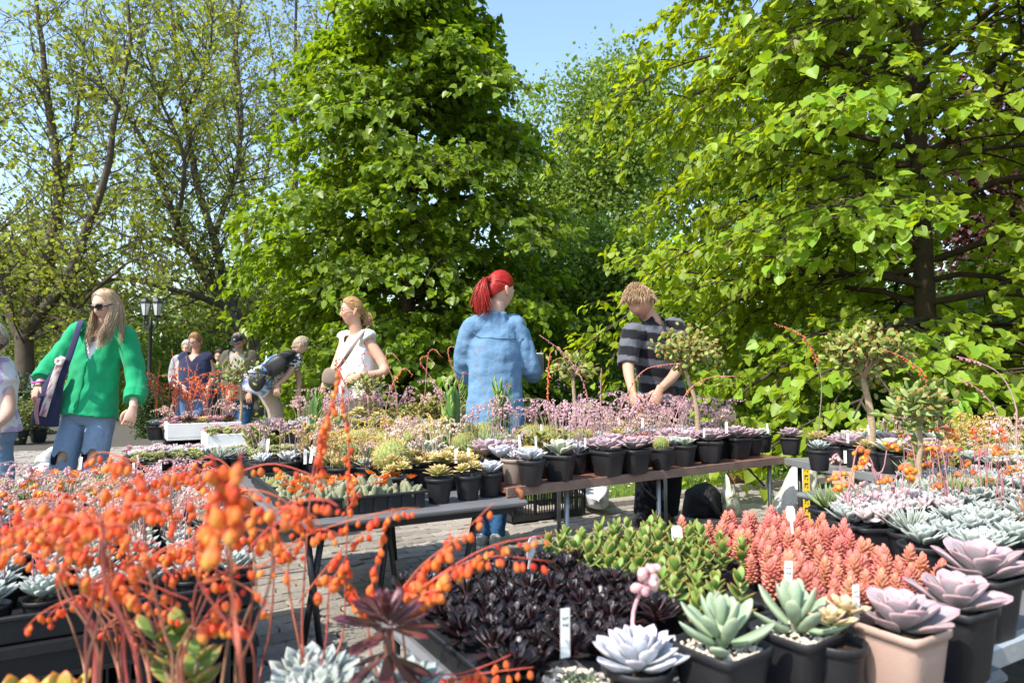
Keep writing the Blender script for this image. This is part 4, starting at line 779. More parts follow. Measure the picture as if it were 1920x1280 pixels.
far_person(352,652,10.6,'white-haired person half hidden behind the navy top',(.62,.60,.56),(.3,.3,.32))
far_person(412,668,11.0,'dark-haired person in teal half hidden beside the olive waistcoat',(.05,.025,.02),(.04,.22,.22))
far_person(45,694,15.0,'brown-haired child in grey jacket near the thick plane trunk',(.16,.07,.03),(.42,.42,.44),(.6,.5,-.2))
far_person(1119,714,14.0,'grey-haired child-height figure glimpsed past the denim shirt',(.40,.39,.37),(.2,.2,.25))
# ================================================================== succulents: shapes
suc=vcol('succulent_skin',.42,.4,.10,(1.2,1.1,.8),nscale=45,var=.14,rnd=.10,hue=.012,bump=.12,bscale=400)
suc_matt=vcol('succulent_waxy',.62,.25,.08,(1.1,1,1),nscale=60,var=.10,rnd=.08,hue=.008)
suc_dark=vcol('succulent_dark_gloss',.38,.45,.0,nscale=60,var=.3,rnd=.3,hue=.02)
flow_m=vcol('flower_petals',.5,.35,.3,(1.3,1.05,.9),nscale=90,var=.15,rnd=.12,hue=.012)
cact_m=vcol('cactus_skin',.7,.2,.0,nscale=120,var=.25,rnd=.12,hue=.015,bump=.5,bscale=500)
pot_blk=plain('pot_black_plastic',(.020,.020,.023),.48,.45,.45,14,.12,160)
pot_pink=plain('pot_beige_plastic',(.48,.33,.27),.5,.4,.06,12,.08,200)
pot_terra=plain('pot_grey_plastic',(.30,.23,.19),.55,.35,.1,14,.1,200)
soil_p=plain('potting_soil',(.055,.04,.03),.95,.15,.5,120,1.0,300)
grit_m=vcol('white_grit',.85,.25,0,nscale=200,var=.15,rnd=0,hue=0)
SPAT=([0,.15,.35,.6,.8,.92,1],[.32,.45,.72,1,.92,.58,.05])
OVAL=([0,.15,.4,.65,.85,1],[.4,.62,.95,1,.72,.1])
SPIKE=([0,.1,.4,.75,1],[.8,1,.8,.42,.03])
CHUB=([0,.12,.35,.65,.86,1],[.45,.62,.86,1,.82,.2])
def leaf_shape(L,Wd,T,prof=SPAT,cup=.0,curl=0.,nl=8,k=8,cols=((.3,.4,.2),)*3,edgep=4):
    t=np.linspace(0,1,nl); w=np.interp(t,*prof)*Wd/2; h=T/2*np.interp(t,[0,.2,.7,1],[.8,1,.9,.15])
    a=np.arange(k)*2*math.pi/k; ca,sa=np.cos(a),np.sin(a)
    X=w[:,None]*ca; Y=np.repeat((L*t)[:,None],k,1); Z=h[:,None]*sa*np.where(sa>0,.6,1.0)+cup*(np.abs(X)/(Wd/2))**2+curl*(t**2)[:,None]
    V=np.stack([X,Y,Z],-1).reshape(-1,3); idx=np.arange(nl*k).reshape(nl,k)
    q=np.stack([idx[:-1],np.roll(idx[:-1],-1,1),np.roll(idx[1:],-1,1),idx[1:]],-1).reshape(-1,4)
    b,m,e=[np.array(c,float) for c in cols]
    col=b*(1-t[:,None,None])+m*t[:,None,None]; ed=np.maximum(np.abs(ca)[None,:]**edgep*.75*np.clip(t*2,0,1)[:,None],np.clip((t-.8)/.2,0,1)[:,None])
    C=col*(1-ed[...,None])+e*ed[...,None]
    return V,[q,idx[-1:][:, :]],C.reshape(-1,3)
def ros_mats(n,el0=75,el1=10,r0=.010,hh=.012,s0=.35,s1=1.,seed=0,jit=.06,pw=.75):
    r=np.random.default_rng(seed); out=[]
    for i in range(n):
        f=(i+.3)/n; el=math.radians(el0+(el1-el0)*f**pw)+r.normal(0,jit); s=(s0+(s1-s0)*f**.65)*r.uniform(.92,1.08)
        M=Matrix.Rotation(i*2.39996+r.normal(0,jit),4,'Z') @ Matrix.Translation((0,r0*f,hh*(1-f))) @ Matrix.Rotation(el,4,'X') @ Matrix.Rotation(r.normal(0,jit),4,'Y') @ Matrix.Scale(s,4)
        out.append(M)
    return out
def rosette(leaf,mats,mb=None,lift=0):
    mb=mb or MB(); V,F,C=leaf
    for M in mats: mb.add(tf(xf((0,0,lift))@np.array(M),V),F,C)
    return mb
def bell(r=.5,L=1.,c0=(.75,.12,.04),c1=(.85,.4,.07),k=6):
    pr=[(.12,0),(.62,-.18),(1,-.5),(.8,-.8),(.35,-1.0),(.02,-.97)]
    V,F=lathe([(a*r,b*L) for a,b in pr],k); t=np.clip(-V[:,2]/L,0,1)[:,None]
    return V,F,np.array(c0)*(1-t**2)+np.array(c1)*t**2
def star(n,R,w,c,cc,up=.4):
    mb=MB()
    for j,(N_,RR,u) in enumerate(((n,R,up),(n,R*.75,up*1.8))):
        a=np.arange(N_)*2*math.pi/N_+j*.3; d=np.stack([np.cos(a),np.sin(a),np.full(N_,u)],1)
        t=np.array([[0,0,0],[-.5,.55,.05],[0,1,.12],[.5,.55,.05]])
        V=place(t,np.zeros((N_,3)),d,np.tile([0,0,1.],(N_,1)),np.stack([np.full(N_,w),np.full(N_,RR),np.full(N_,RR)],1))
        mb.add(V,rep(np.array([[0,3,2,1]]),N_,4),np.tile(np.array([cc,c,c,c]),(N_,1)))
    return mb
def stalks(mb,n,H,arch,nb,bsz,c0,c1,stem,seed,spread=.03,frac=.45,r=.0016,up=False,lean=None,k=5):
    """arching flower stalks with nodding bells"""
    R=np.random.default_rng(seed)
    for i in range(n):
        az=R.uniform(0,6.283) if lean is None else lean+R.normal(0,.4); h=H*R.uniform(.7,1.15); a=arch*h*R.uniform(.3,1.3); d=np.array([math.cos(az),math.sin(az),0]); b=R.normal(0,spread,3)*[1,1,0]
        P=spline([b,b+d*a*.15+[0,0,h*.5],b+d*a*.45+[0,0,h*.92],b+d*a+[0,0,h*(1 if up else .9)]],10)+np.cumsum(R.normal(0,h*.008,(10,3)),0)
        V,F=tube(P,np.linspace(r*1.3,r*.6,10),4); mb.add(V,F,stem)
        Vb,Fb,Cb=bell(bsz*.42,bsz,c0,c1,k)
        for j in range(nb):
            t=1-frac*(j+R.random()*.6)/nb; x=t*9; kk=min(8,int(x)); p=P[kk]+(P[kk+1]-P[kk])*(x-kk)
            off=np.array([R.normal(0,.45),R.normal(0,.45),-.25 if not up else .3]); off=nrmz(off)*bsz*.45
            M=xf(p+off,R.normal(0,.5)+(math.pi*.8 if up else 0),R.normal(0,.5),R.uniform(0,6),R.uniform(.55,1.15)*(.6+.4*(1-t)/frac*1.2 if frac else 1))
            mb.add(tf(M,Vb),Fb,Cb*R.uniform(.8,1.15))
    return mb

# ------------------------------------------------------------------ pots
def pot_mesh(kind,mat,rt=.055,h=.10,tap=.74):
    sq=9.0 if kind=='square' else 0; k=28 if sq else 22; rb=rt*tap
    pr=[(.001,.0),(rb*.92,.0),(rb,.004),(rb+(rt-rb)*.80,h*.80),(rt*.985,h-.014),(rt+.003,h-.013),(rt+.0035,h-.002),(rt+.002,h),(rt-.001,h-.001),(rt-.004,h-.02),(rb-.004,.02),(.001,.018)]
    V,F=lathe(pr,k,sq); mb=MB(); mb.add(V,F); return mb.mesh('pot',mat)
def soil_mesh(kind,mat,rt=.055,h=.10,seed=0):
    sq=9.0 if kind=='square' else 0; r=np.random.default_rng(seed)
    V,F=lathe([(rt-.003,h-.02),(rt*.8,h-.013),(rt*.4,h-.010),(.001,h-.009)],18,sq); V[:,2]+=r.normal(0,.0012,len(V)); mb=MB(); mb.add(V,F); return mb.mesh('soil',mat)
def grit_mesh(kind,rt,h,n,seed,c=(.72,.64,.52)):
    r=np.random.default_rng(seed); mb=MB(); t=np.array([[1,0,0],[0,1,0],[-1,0,0],[0,-1,0],[0,0,.8],[0,0,-.8]],float); f=np.array([[0,1,4],[1,2,4],[2,3,4],[3,0,4],[1,0,5],[2,1,5],[3,2,5],[0,3,5]])
    if kind=='square': p=r.uniform(-1,1,(n,2))*(rt-.006)
    else: a=r.uniform(0,6.283,n); q=np.sqrt(r.random(n))*(rt-.006); p=np.stack([q*np.cos(a),q*np.sin(a)],1)
    pos=np.concatenate([p,(h-.014+r.uniform(0,.006,n))[:,None]],1); V=place(t,pos,r.normal(0,1,(n,3)),r.normal(0,1,(n,3)),r.uniform(.0022,.0048,n))
    mb.add(V,rep(f,n,6),np.repeat(np.array(c)*r.uniform(.75,1.2,(n,1)),6,0)); return mb.mesh('gravel',grit_m,False)
POT={k:pot_mesh(k,pot_blk) for k in ('round','square')}; SOIL={k:soil_mesh(k,soil_p) for k in ('round','square')}
POT['terra']=pot_mesh('round',pot_terra); SOIL['terra']=SOIL['round']

# ------------------------------------------------------------------ kinds: list of variants, each a list of (part, mesh)
KIND={}; 
PG=((.34,.42,.10),(.62,.62,.22),(.70,.33,.20)); LIL=((.34,.36,.32),(.38,.31,.36),(.56,.34,.38)); WHB=((.48,.54,.52),(.60,.64,.71),(.72,.66,.71)); BLG=((.25,.33,.26),(.32,.38,.36),(.48,.48,.45)); GRW=((.34,.44,.26),(.50,.57,.44),(.62,.56,.48))
def mk(name,part,mb,mat=None): KIND.setdefault(name,[]).append([(part,mb.mesh(part,mat or suc))])
def add(name,part,mb,mat=None): KIND[name][-1].append((part,mb.mesh(part,mat or flow_m)))
for s in range(3):
    mk('aeonium','rosette',rosette(leaf_shape(.062,.024,.005,SPAT,.003,.004,6,6,PG),ros_mats(40,72,4,.012,.02,.28,1,s),lift=.018))
    K=MB()
    for j in range(4):                                      # tuft of several aeonium heads
        a=j*1.7+s; rosette(leaf_shape(.040,.018,.004,SPAT,.003,.003,5,6,PG),[Matrix.Translation((.03*math.cos(a),.03*math.sin(a),.03+.012*j)) @ Matrix.Rotation(.35,4,Vector((-math.sin(a),math.cos(a),0))) @ M for M in ros_mats(26,70,2,.008,.014,.3,1,s*7+j)],K)
    mk('aeonium_tuft','rosettes',K)
    mk('lilac_echeveria','rosette',rosette(leaf_shape(.078,.046,.008,SPAT,.008,.006,8,8,LIL),ros_mats(26,74,14,.013,.018,.32,1,s+3),lift=.012),suc_matt)
    mk('white_echeveria','rosette',rosette(leaf_shape(.066,.034,.010,SPAT,.006,.010,7,8,WHB),ros_mats(26,72,16,.012,.016,.34,1,s+6),lift=.012),suc_matt)
    mk('green_echeveria','rosette',rosette(leaf_shape(.085,.042,.009,SPAT,.007,.008,7,8,GRW),ros_mats(22,72,20,.012,.016,.36,1,s+9),lift=.012),suc_matt)
    mk('blue_echeveria','rosette',rosette(leaf_shape(.058,.027,.009,SPAT,.004,.012,6,6,BLG),ros_mats(34,74,18,.012,.018,.3,1,s+12),lift=.012),suc_matt)
    mk('red_echeveria','rosette',rosette(leaf_shape(.062,.018,.006,SPIKE,.003,.008,6,6,((.20,.12,.08),(.34,.05,.06),(.45,.08,.08))),ros_mats(38,70,12,.012,.016,.35,1,s+15),lift=.012))
    mk('dark_aeonium','rosette',rosette(leaf_shape(.06,.022,.004,SPAT,.003,.004,6,6,((.10,.05,.04),(.075,.015,.024),(.05,.012,.02))),ros_mats(28,68,4,.012,.016,.35,1,s+18),lift=.03),suc_dark)
    mk('haworthia','spiky_leaves',rosette(leaf_shape(.085,.014,.006,SPIKE,.002,.018,6,5,((.17,.24,.07),(.20,.30,.08),(.36,.42,.2))),ros_mats(30,80,22,.01,.01,.45,1,s+21,.14),lift=.008))
    mk('grey_spiky','spiky_leaves',rosette(leaf_shape(.075,.012,.007,SPIKE,.001,.012,6,5,((.30,.36,.30),(.42,.48,.42),(.5,.5,.45))),ros_mats(40,82,20,.01,.012,.4,1,s+24,.12),lift=.008),suc_matt)
    mk('dark_spiky','spiky_leaves',rosette(leaf_shape(.095,.012,.006,SPIKE,.001,.004,6,5,((.22,.18,.19),(.30,.25,.27),(.45,.40,.4))),ros_mats(60,84,25,.008,.03,.5,1,s+27,.1),lift=.008),suc_matt)
    # pink-lilac flower stalks over a pale rosette
    for nm,c0,c1,st,H,nb,bs,nst in (('pink_flowering','a','b','c',.20,9,.014,6),('orange_flowering',0,0,0,.30,12,.015,6),('yellow_flowering',0,0,0,.14,9,.011,11),('pale_flowering',0,0,0,.15,9,.012,9),('orange_yellow_flowering',0,0,0,.20,6,.017,3)):
        pal={'pink_flowering':((.66,.40,.46),(.80,.62,.66),(.50,.36,.36)),'orange_flowering':((.72,.13,.06),(.80,.30,.08),(.42,.17,.13)),'yellow_flowering':((.62,.44,.08),(.80,.66,.26),(.46,.40,.22)),'pale_flowering':((.76,.54,.48),(.86,.78,.68),(.55,.43,.34)),'orange_yellow_flowering':((.74,.14,.05),(.88,.46,.05),(.55,.28,.30))}[nm]
        base={'pink_flowering':WHB,'orange_flowering':BLG,'yellow_flowering':PG,'pale_flowering':GRW,'orange_yellow_flowering':BLG}[nm]
        mk(nm,'rosette',rosette(leaf_shape(.055,.026,.008,SPAT,.004,.01,5,6,base),ros_mats(22,74,18,.01,.014,.35,1,s+30),lift=.012),suc_matt)
        add(nm,'flower_stalks',stalks(MB(),nst,H,.55 if nm!='orange_yellow_flowering' else .35,nb,bs,pal[0],pal[1],pal[2],s*11+len(nm),.018,.5 if nm!='orange_yellow_flowering' else .2))
    # cushions of small leaves
    K=MB(); R_=np.random.default_rng(40+s); lf=leaf_shape(.022,.012,.006,CHUB,.001,.003,4,5,((.22,.30,.08),(.34,.42,.12),(.48,.40,.2)))
    for j in range(16):
        p=np.append(R_.uniform(-.042,.042,2),R_.uniform(.01,.05)); rosette(lf,[Matrix.Translation(p) @ M for M in ros_mats(11,75,10,.004,.006,.5,1,s*50+j,.15)],K)
    mk('green_cushion','foliage',K)
    K=MB(); lf=leaf_shape(.026,.015,.007,CHUB,.001,.003,4,5,((.40,.22,.24),(.50,.22,.25),(.62,.34,.36)))
    for j in range(11):
        p=np.append(R_.uniform(-.04,.04,2),R_.uniform(.01,.05)); rosette(lf,[Matrix.Translation(p) @ M for M in ros_mats(12,75,8,.004,.006,.5,1,s*60+j,.15)],K)
    mk('rosy_cushion','foliage',K)
    K=MB(); lf=leaf_shape(.03,.017,.013,CHUB,.0,.003,5,6,((.38,.36,.34),(.50,.42,.41),(.58,.43,.44)))
    for j in range(7):
        p=np.append(R_.uniform(-.035,.035,2),R_.uniform(.012,.04)); rosette(lf,[Matrix.Translation(p) @ M for M in ros_mats(10,70,15,.006,.01,.6,1,s*70+j,.2)],K)
    mk('moonstone','foliage',K,suc_matt)
    # jade sprigs
    K=MB(); lf=leaf_shape(.034,.020,.007,OVAL,.001,.004,5,6,((.14,.26,.05),(.22,.34,.07),(.46,.20,.06)))
    for j in range(6):
        a=R_.uniform(0,6.28); q=R_.uniform(.1,.5); top=np.array([math.cos(a)*q*.09,math.sin(a)*q*.09,R_.uniform(.06,.12)]); P=spline([[0,0,0],top*.5+[0,0,.01],top],5)
        V,F=tube(P,[.005,.0045,.004,.003,.003],5); K.add(V,F,(.28,.22,.12))
        for kk in range(4):
            pp=P[kk+1]; 
            for sd in (0,math.pi): K.add(tf(xf(pp,0,0,kk*1.57+sd+a)@np.array(Matrix.Rotation(.55,4,'X')),lf[0]),lf[1],lf[2])
    mk('jade_sprig','foliage',K)
    # euphorbia column with small leaves along the ribs
    K=MB(); Hc=.20+.03*s; a=np.arange(18)*2*math.pi/18; zz=np.linspace(0,Hc,12)
    V=np.array([[(.009+.022*abs(math.cos(1.5*x))**1.5)*f_*math.cos(x),(.009+.022*abs(math.cos(1.5*x))**1.5)*f_*math.sin(x),z] for z,f_ in zip(zz,np.interp(zz,[0,.02,Hc-.03,Hc],[.9,1,1,.3])) for x in a]); idx=np.arange(12*18).reshape(12,18)
    K.add(V,np.stack([idx[:-1],np.roll(idx[:-1],-1,1),np.roll(idx[1:],-1,1),idx[1:]],-1).reshape(-1,4),(.07,.16,.04)); lf=leaf_shape(.055,.016,.003,SPAT,.001,.01,4,5,((.14,.28,.04),(.2,.36,.06),(.3,.36,.1)))
    for j in range(42):
        x=(j%3)*2*math.pi/3+R_.normal(0,.25); z=Hc*(.25+.75*j/42); K.add(tf(xf((.028*math.cos(x),.028*math.sin(x),z),0,0,x-math.pi/2)@np.array(Matrix.Rotation(.5+.6*j/42,4,'X')),lf[0]),lf[1],lf[2])
    mk('column_euphorbia','stem',K)
    # opuntia-like hairy finger clusters
    K=MB(); 
    for j in range(11):
        a=j*2.4; q=.009*math.sqrt(j); h=R_.uniform(.03,.075)*(1.1-.05*j); lean=R_.normal(0,.28,2)+np.array([math.cos(a),math.sin(a)])*.04*j; P=spline([[q*math.cos(a),q*math.sin(a),0],[q*math.cos(a)+lean[0]*h*.4,q*math.sin(a)+lean[1]*h*.4,h*.6],[q*math.cos(a)+lean[0]*h,q*math.sin(a)+lean[1]*h,h]],6)
        V,F=tube(P,np.array([.008,.0095,.0098,.0092,.0075,.0035]),8); C=np.tile([.17,.22,.10],(len(V),1)); C[np.arange(len(V))%2==0]=[.34,.33,.22]; C[-16:]=[.32,.27,.20]; K.add(V,F,C)
    mk('peanut_cactus','stems',K,cact_m)
    # ribbed ball cactus
    K=MB(); kk=40; Rb=.05; prof=[(Rb*math.sin(t),Rb*.95*(1-math.cos(t))) for t in np.linspace(.25,3.05,14)]
    V,F=lathe(prof,kk); ang=np.arctan2(V[:,1],V[:,0]); rib=1+.09*np.cos(ang*20/1); f_=np.where(np.arange(len(V))%2==0,1.07,.93); V[:,:2]*=f_[:,None]; C=np.where((np.arange(len(V))%2==0)[:,None],np.array([.36,.36,.12]),np.array([.13,.20,.06])); K.add(V,F,C)
    n=520; a=(R_.integers(0,20,n)*2)*2*math.pi/kk; t=np.arccos(R_.uniform(-.98,.75,n)); p=np.stack([Rb*1.06*np.sin(t)*np.cos(a),Rb*1.06*np.sin(t)*np.sin(a),Rb*.95*(1-np.cos(math.pi-(math.pi-t)))],1); nd=nrmz(p-[0,0,Rb*.95])
    V=place(np.array([[-.5,0,0],[.5,0,0],[0,1,0]]),p,nd+R_.normal(0,.45,(n,3)),R_.normal(0,1,(n,3)),np.stack([np.full(n,.0016),np.full(n,.016),np.full(n,.01)],1)); K.add(V,rep(np.array([[0,1,2]]),n,3),(.70,.55,.18))
    mk('ball_cactus','stem',K,cact_m)
# bare arching twiggy stalks
ORF=star(9,.026,.010,(.80,.17,.03),(.82,.45,.06)); ORF_me=ORF.mesh('flower',flow_m)

ptb={}
DESC={'aeonium':('pale yellow-green aeonium rosette with pink leaf edges','aeonium','aeonium'),'aeonium_tuft':('tuft of small yellow-pink aeonium rosettes','aeonium','aeonium'),
'lilac_echeveria':('broad lilac-grey echeveria rosette','echeveria','echeveria'),'white_echeveria':('powdery white-blue echeveria rosette','echeveria','echeveria'),'green_echeveria':('large cream-green echeveria rosette','echeveria','echeveria'),
'blue_echeveria':('blue-grey echeveria rosette','echeveria','echeveria'),'red_echeveria':('red pointed echeveria rosette','echeveria','echeveria'),'dark_aeonium':('dark wine-red aeonium rosette','aeonium','aeonium'),
'haworthia':('bright green spiky-leaved succulent','succulent','haworthia'),'grey_spiky':('grey-green narrow-leaved succulent','succulent','succulent'),'dark_spiky':('purple-grey succulent like an upright cone of needles','succulent','succulent'),
'pink_flowering':('succulent with arching pink-lilac flower stalks','succulent','flowering_succulent'),'orange_flowering':('succulent with arching orange flower stalks','succulent','flowering_succulent'),'yellow_flowering':('succulent with crowded yellow flower stalks','succulent','flowering_succulent'),
'pale_flowering':('succulent with pale blush flower stalks','succulent','flowering_succulent'),'orange_yellow_flowering':('grey rosette with orange-yellow bell flowers on pink stalks','succulent','flowering_succulent'),
'green_cushion':('low green cushion-forming succulent','succulent','cushion_succulent'),'rosy_cushion':('low rosy-red cushion-forming succulent','succulent','cushion_succulent'),'moonstone':('pale pink chubby-leaved succulent','succulent','succulent'),
'jade_sprig':('green jade plant sprigs with red leaf edges','jade plant','jade_plant'),'column_euphorbia':('green columnar euphorbia with small leaves','euphorbia','euphorbia'),'peanut_cactus':('cluster of finger-like hairy cactus stems','cactus','cactus'),'ball_cactus':('ribbed golden-spined ball cactus','cactus','cactus')}
cnt=[0]
def plant(kind,loc,where,pot='round',sc=1.,psc=None,var=None,rz=None,tilt=None,label=None,name=None,flowers=0,group=None):
    """a potted plant standing at loc (pot foot)"""
    cnt[0]+=1; v=KIND[kind][(cnt[0] if var is None else var)%len(KIND[kind])]; d,cat,nm=DESC[kind]
    in_=' in pot' if pot else ''
    o=empty(name or ('potted_'+nm if pot else nm),loc,random.uniform(0,6.28) if rz is None else rz,label or f'{d}{in_} {where}',cat,group or (f'{d} {where}'[:90]))
    psc=psc or 1.; z=0
    if pot:
        obj('pot',POT[pot],None,o,scale=(psc,)*3); obj('soil',SOIL[pot],None,o,scale=(psc,)*3); z=.09*psc
    for part,me in v:
        q=obj(part,me,None,o,(0,0,z),(0,0,random.uniform(0,6.28)) if not tilt else (tilt,0,0),(sc,)*3)
    if flowers:
        for i in range(flowers):
            a=random.uniform(0,6.28); q=random.uniform(.0,.035); obj('flower',ORF_me,None,o,(q*math.cos(a),q*math.sin(a),z+random.uniform(.05,.085)),(random.uniform(-.6,.6),random.uniform(-.6,.6),a),(random.uniform(.8,1.2),)*3)
    return o
def fill(O,ua,wa,a0,a1,b0,b1,z,sp,kinds,where,pots=('round','round','square'),seed=0,sc=(.9,1.2),skip=None,bw=None):
    """rows of potted plants over part of a table; kinds: list of (kind, weight) or function(a,b)"""
    r=random.Random(seed); n=0
    na=max(1,int((a1-a0)/sp)); nb=max(1,int((b1-b0)/sp))
    for j in range(nb):
        run=None
        for i in range(na):
            a=a0+(i+.5)*(a1-a0)/na+r.uniform(-.008,.008); b=b0+(j+.5)*(b1-b0)/nb+r.uniform(-.008,.008)
            p=np.array([*O,0])+a*ua+b*wa; p[2]=z
            if skip and skip(p,a,b): continue
            ks=kinds(a,b) if callable(kinds) else kinds
            if run is None or r.random()<.45: run=r.choices([k for k,_ in ks],[w for _,w in ks])[0]
            plant(run,tuple(p),where,r.choice(pots),r.uniform(*sc),var=r.randrange(3)); n+=1
    return n

# ================================================================== tables and trays
tab_grey=plain('grey_table_plastic',(.14,.14,.145),.6,.35,.2,9,.2,260)
steel_dark=plain('black_painted_steel',(.018,.018,.02),.45,.5,.2,20)
steel_grey=plain('galvanised_steel',(.34,.35,.36),.45,.5,.25,18,.1,120,.6)
rust_m=plain('rusty_brown_board',(.17,.075,.05),.8,.25,.45,9,.5,60)
tray_m=plain('black_tray_plastic',(.016,.016,.018),.42,.5,.4,18,.1,150)
styro=plain('white_styrofoam',(.74,.73,.70),.8,.2,.06,30,.3,350)
white_pl=plain('white_label_plastic',(.82,.82,.80),.45,.4,.04,40)
ink=plain('pencil_marks',(.05,.05,.06),.7,.2,.1,40)
def frame_pos(O,a,b,z,ua=U,wa=W): p=np.array([*O[:2],0])+a*ua+b*wa; p[2]=z; return p
def folding_table(O,ang,La,Lb,z,label,legs):
    o=empty('folding_table',(O[0],O[1],0),ang,label,'table')
    V,F=box(0,La,0,Lb,z-.026,z,.009); mb=MB(); mb.add(V,F); mb.build('table_top',tab_grey,o,smooth=False)
    mb=MB(); V,F=box(.05,La-.05,.04,.07,z-.055,z-.027); mb.add(V,F); mb.build('frame_rail',steel_dark,o,smooth=False); mb=MB(); V,F=box(.05,La-.05,Lb-.07,Lb-.04,z-.055,z-.027); mb.add(V,F); mb.build('frame_rail',steel_dark,o,smooth=False)
    for a,b,da,db in legs:
        V,F=tube([[a,b,z-.05],[a+da,b+db,0.005]],[.012,.012],8); mb=MB(); mb.add(V,F); mb.build('leg',steel_dark,o)
    return o
O6=np.array([.17,.71]); O1=on_z(535,985,.52)[:2]; O2=on_z(950,915,.56)[:2]; O3=on_z(395,846,.56)[:2]; O5=on_z(490,1110,.5)[:2]; O4=on_z(240,945,.45)[:2]
A=ROWA
folding_table(O1,A,.97,1.38,.52,'grey plastic folding table carrying the tray of orange-flowered cacti',[(.1,.12,.06,.0),(.16,.12,-.07,.02),(.1,1.2,.0,.1),(.5,.35,-.06,.0),(.48,.35,.08,.04),(.86,.25,-.08,.05),(.8,1.2,.06,.05)])
folding_table(O6+(.10*W)[:2],A,.88,.92,.51,'grey plastic folding table under the black succulents and the beige pot',[(.05,.06,0,0),(.8,.06,0,0),(.05,.85,0,0),(.8,.85,0,0)])
# rust-brown trestle table
A2=math.radians(34.5); U2=np.array([math.cos(A2),math.sin(A2),0]); W2=np.array([-math.sin(A2),math.cos(A2),0])
t2=empty('trestle_table',(O2[0],O2[1],0),A2,'rust-brown board table on thin steel legs in front of the man','table')
for i in range(3):
    V,F=box(0,1.93,.0+i*.3,.296+i*.3,.535,.56,.004); mb=MB(); mb.add(V,F); mb.build('board',rust_m,t2,smooth=False)
mb=MB(); V,F=box(-.005,1.935,-.012,-.001,.522,.564,.002); mb.add(V,F); mb.build('edge_rail',plain('worn_edge_metal',(.25,.165,.125),.6,.4,.4,14,.3,90,.3),t2,smooth=False)
for a in (.36,.95,1.86): 
    for b in (.05,.85):
        mb=MB(); V,F=tube([[a,b,.53],[a,b,.0]],.0125,8); mb.add(V,F); mb.build('leg',steel_grey,t2)
for a,b in ((.86,.02),(1.72,.02)):
    mb=MB(); V,F=tube([[a-.08,b+.03,.525],[a+.09,b+.03,.40]],.006,6); mb.add(V,F); mb.build('brace',steel_dark,t2)
mb=MB(); V,F=tube([[.04,-.02,.555],[.04,-.05,.545],[.04,-.055,.52]],.012,8); mb.add(V,F); mb.build('hook',plain('rust',(.25,.09,.04),.85,.2,.4,60),t2)
# corner table with galvanised rail
P8=np.array([1.575,3.97]); A8=math.atan2(-.96,.27); U8=np.array([math.cos(A8),math.sin(A8),0]); W8=np.array([-math.sin(A8),math.cos(A8),0])
t8=empty('trestle_table',(P8[0],P8[1],0),A8,'corner table with galvanised front rail below the round-headed jade bonsai','table')
V,F=box(0,1.75,.02,1.15,.53,.552,.004); mb=MB(); mb.add(V,F); mb.build('table_top',plain('grey_board',(.22,.20,.18),.8,.25,.3,12,.3,80),t8,smooth=False)
mb=MB(); V,F=box(0,1.75,-.02,.018,.515,.556,.003); mb.add(V,F); mb.build('edge_rail',steel_grey,t8,smooth=False)
for a in (.05,.85,1.65):
    for b in (.06,1.08): mb=MB(); V,F=tube([[a,b,.53],[a,b,0]],.013,8); mb.add(V,F); mb.build('leg',steel_dark,t8)
# right-hand table with steel rails
o7=frame_pos(O6,.89,.155,0); t7=empty('trestle_table',tuple(o7),A,'steel-railed table under the blue-grey echeverias with the 2 euro card','table')
V,F=box(.0,1.9,.03,.83,.485,.505,.004); mb=MB(); mb.add(V,F); mb.build('table_top',tab_grey,t7,smooth=False)
mb=MB(); V,F=box(-.02,1.9,.0,.028,.47,.515,.005); mb.add(V,F); mb.build('edge_rail',plain('pale_steel',(.45,.47,.48),.4,.5,.2,20,.15,100,.4),t7,smooth=False)
mb=MB(); V,F=tube([[0,.02,.36],[1.9,.02,.36]],.011,8); mb.add(V,F); mb.build('lower_rail',steel_grey,t7)
for a in (.05,.95,1.85):
    for b in (.03,.80): mb=MB(); V,F=tube([[a,b,.48],[a,b,0]],.013,8); mb.add(V,F); mb.build('leg',steel_grey,t7)
t7b=folding_table(frame_pos(O6,2.15,1.0,0)[:2],A,.75,.52,.505,'small dark table joining the steel-railed table to the corner',[(.05,.06,0,0),(.05,.45,0,0),(.7,.06,0,0),(.7,.45,0,0)])
t3=folding_table(O3-(.25*U)[:2],A,2.2,.78,.56,'long dark table with white foam boxes in front of the white blouse',[(.05,.06,0,0),(.05,.7,0,0),(1.1,.06,0,0),(1.1,.7,0,0),(2.1,.06,0,0),(2.1,.7,0,0)])

def tray(O,ang,La,Lb,z,h,label,cells=None,group=None,name='plant_tray'):
    o=empty(name,(O[0],O[1],z),ang,label,'tray',group)
    mb=MB(); t=.004; e=.012
    for x0,x1,y0,y1 in ((0,La,0,t),(0,La,Lb-t,Lb),(0,t,t,Lb-t),(La-t,La,t,Lb-t)): V,F=box(x0,x1,y0,y1,.003,h); mb.add(V,F)
    mb.build('side_wall',tray_m,o,smooth=False)
    mb=MB()
    for x0,x1,y0,y1 in ((-e,La+e,-e,.002),(-e,La+e,Lb-.002,Lb+e),(-e,.002,.0021,Lb-.0021),(La-.002,La+e,.0021,Lb-.0021)): V,F=box(x0,x1,y0,y1,h-.006,h+.004,.002); mb.add(V,F)
    mb.build('rim',tray_m,o,smooth=False)
    mb=MB(); V,F=box(.004,La-.004,.004,Lb-.004,0,.003); mb.add(V,F); mb.build('floor_panel',tray_m,o,smooth=False)
    if cells:
        for i in range(int(La/.055)):
            mb=MB(); V,F=box(.02+i*.055,.023+i*.055+.012,-.006,-.001,.004,h-.01); mb.add(V,F); mb.build('rib',tray_m,o,smooth=False)
    return o
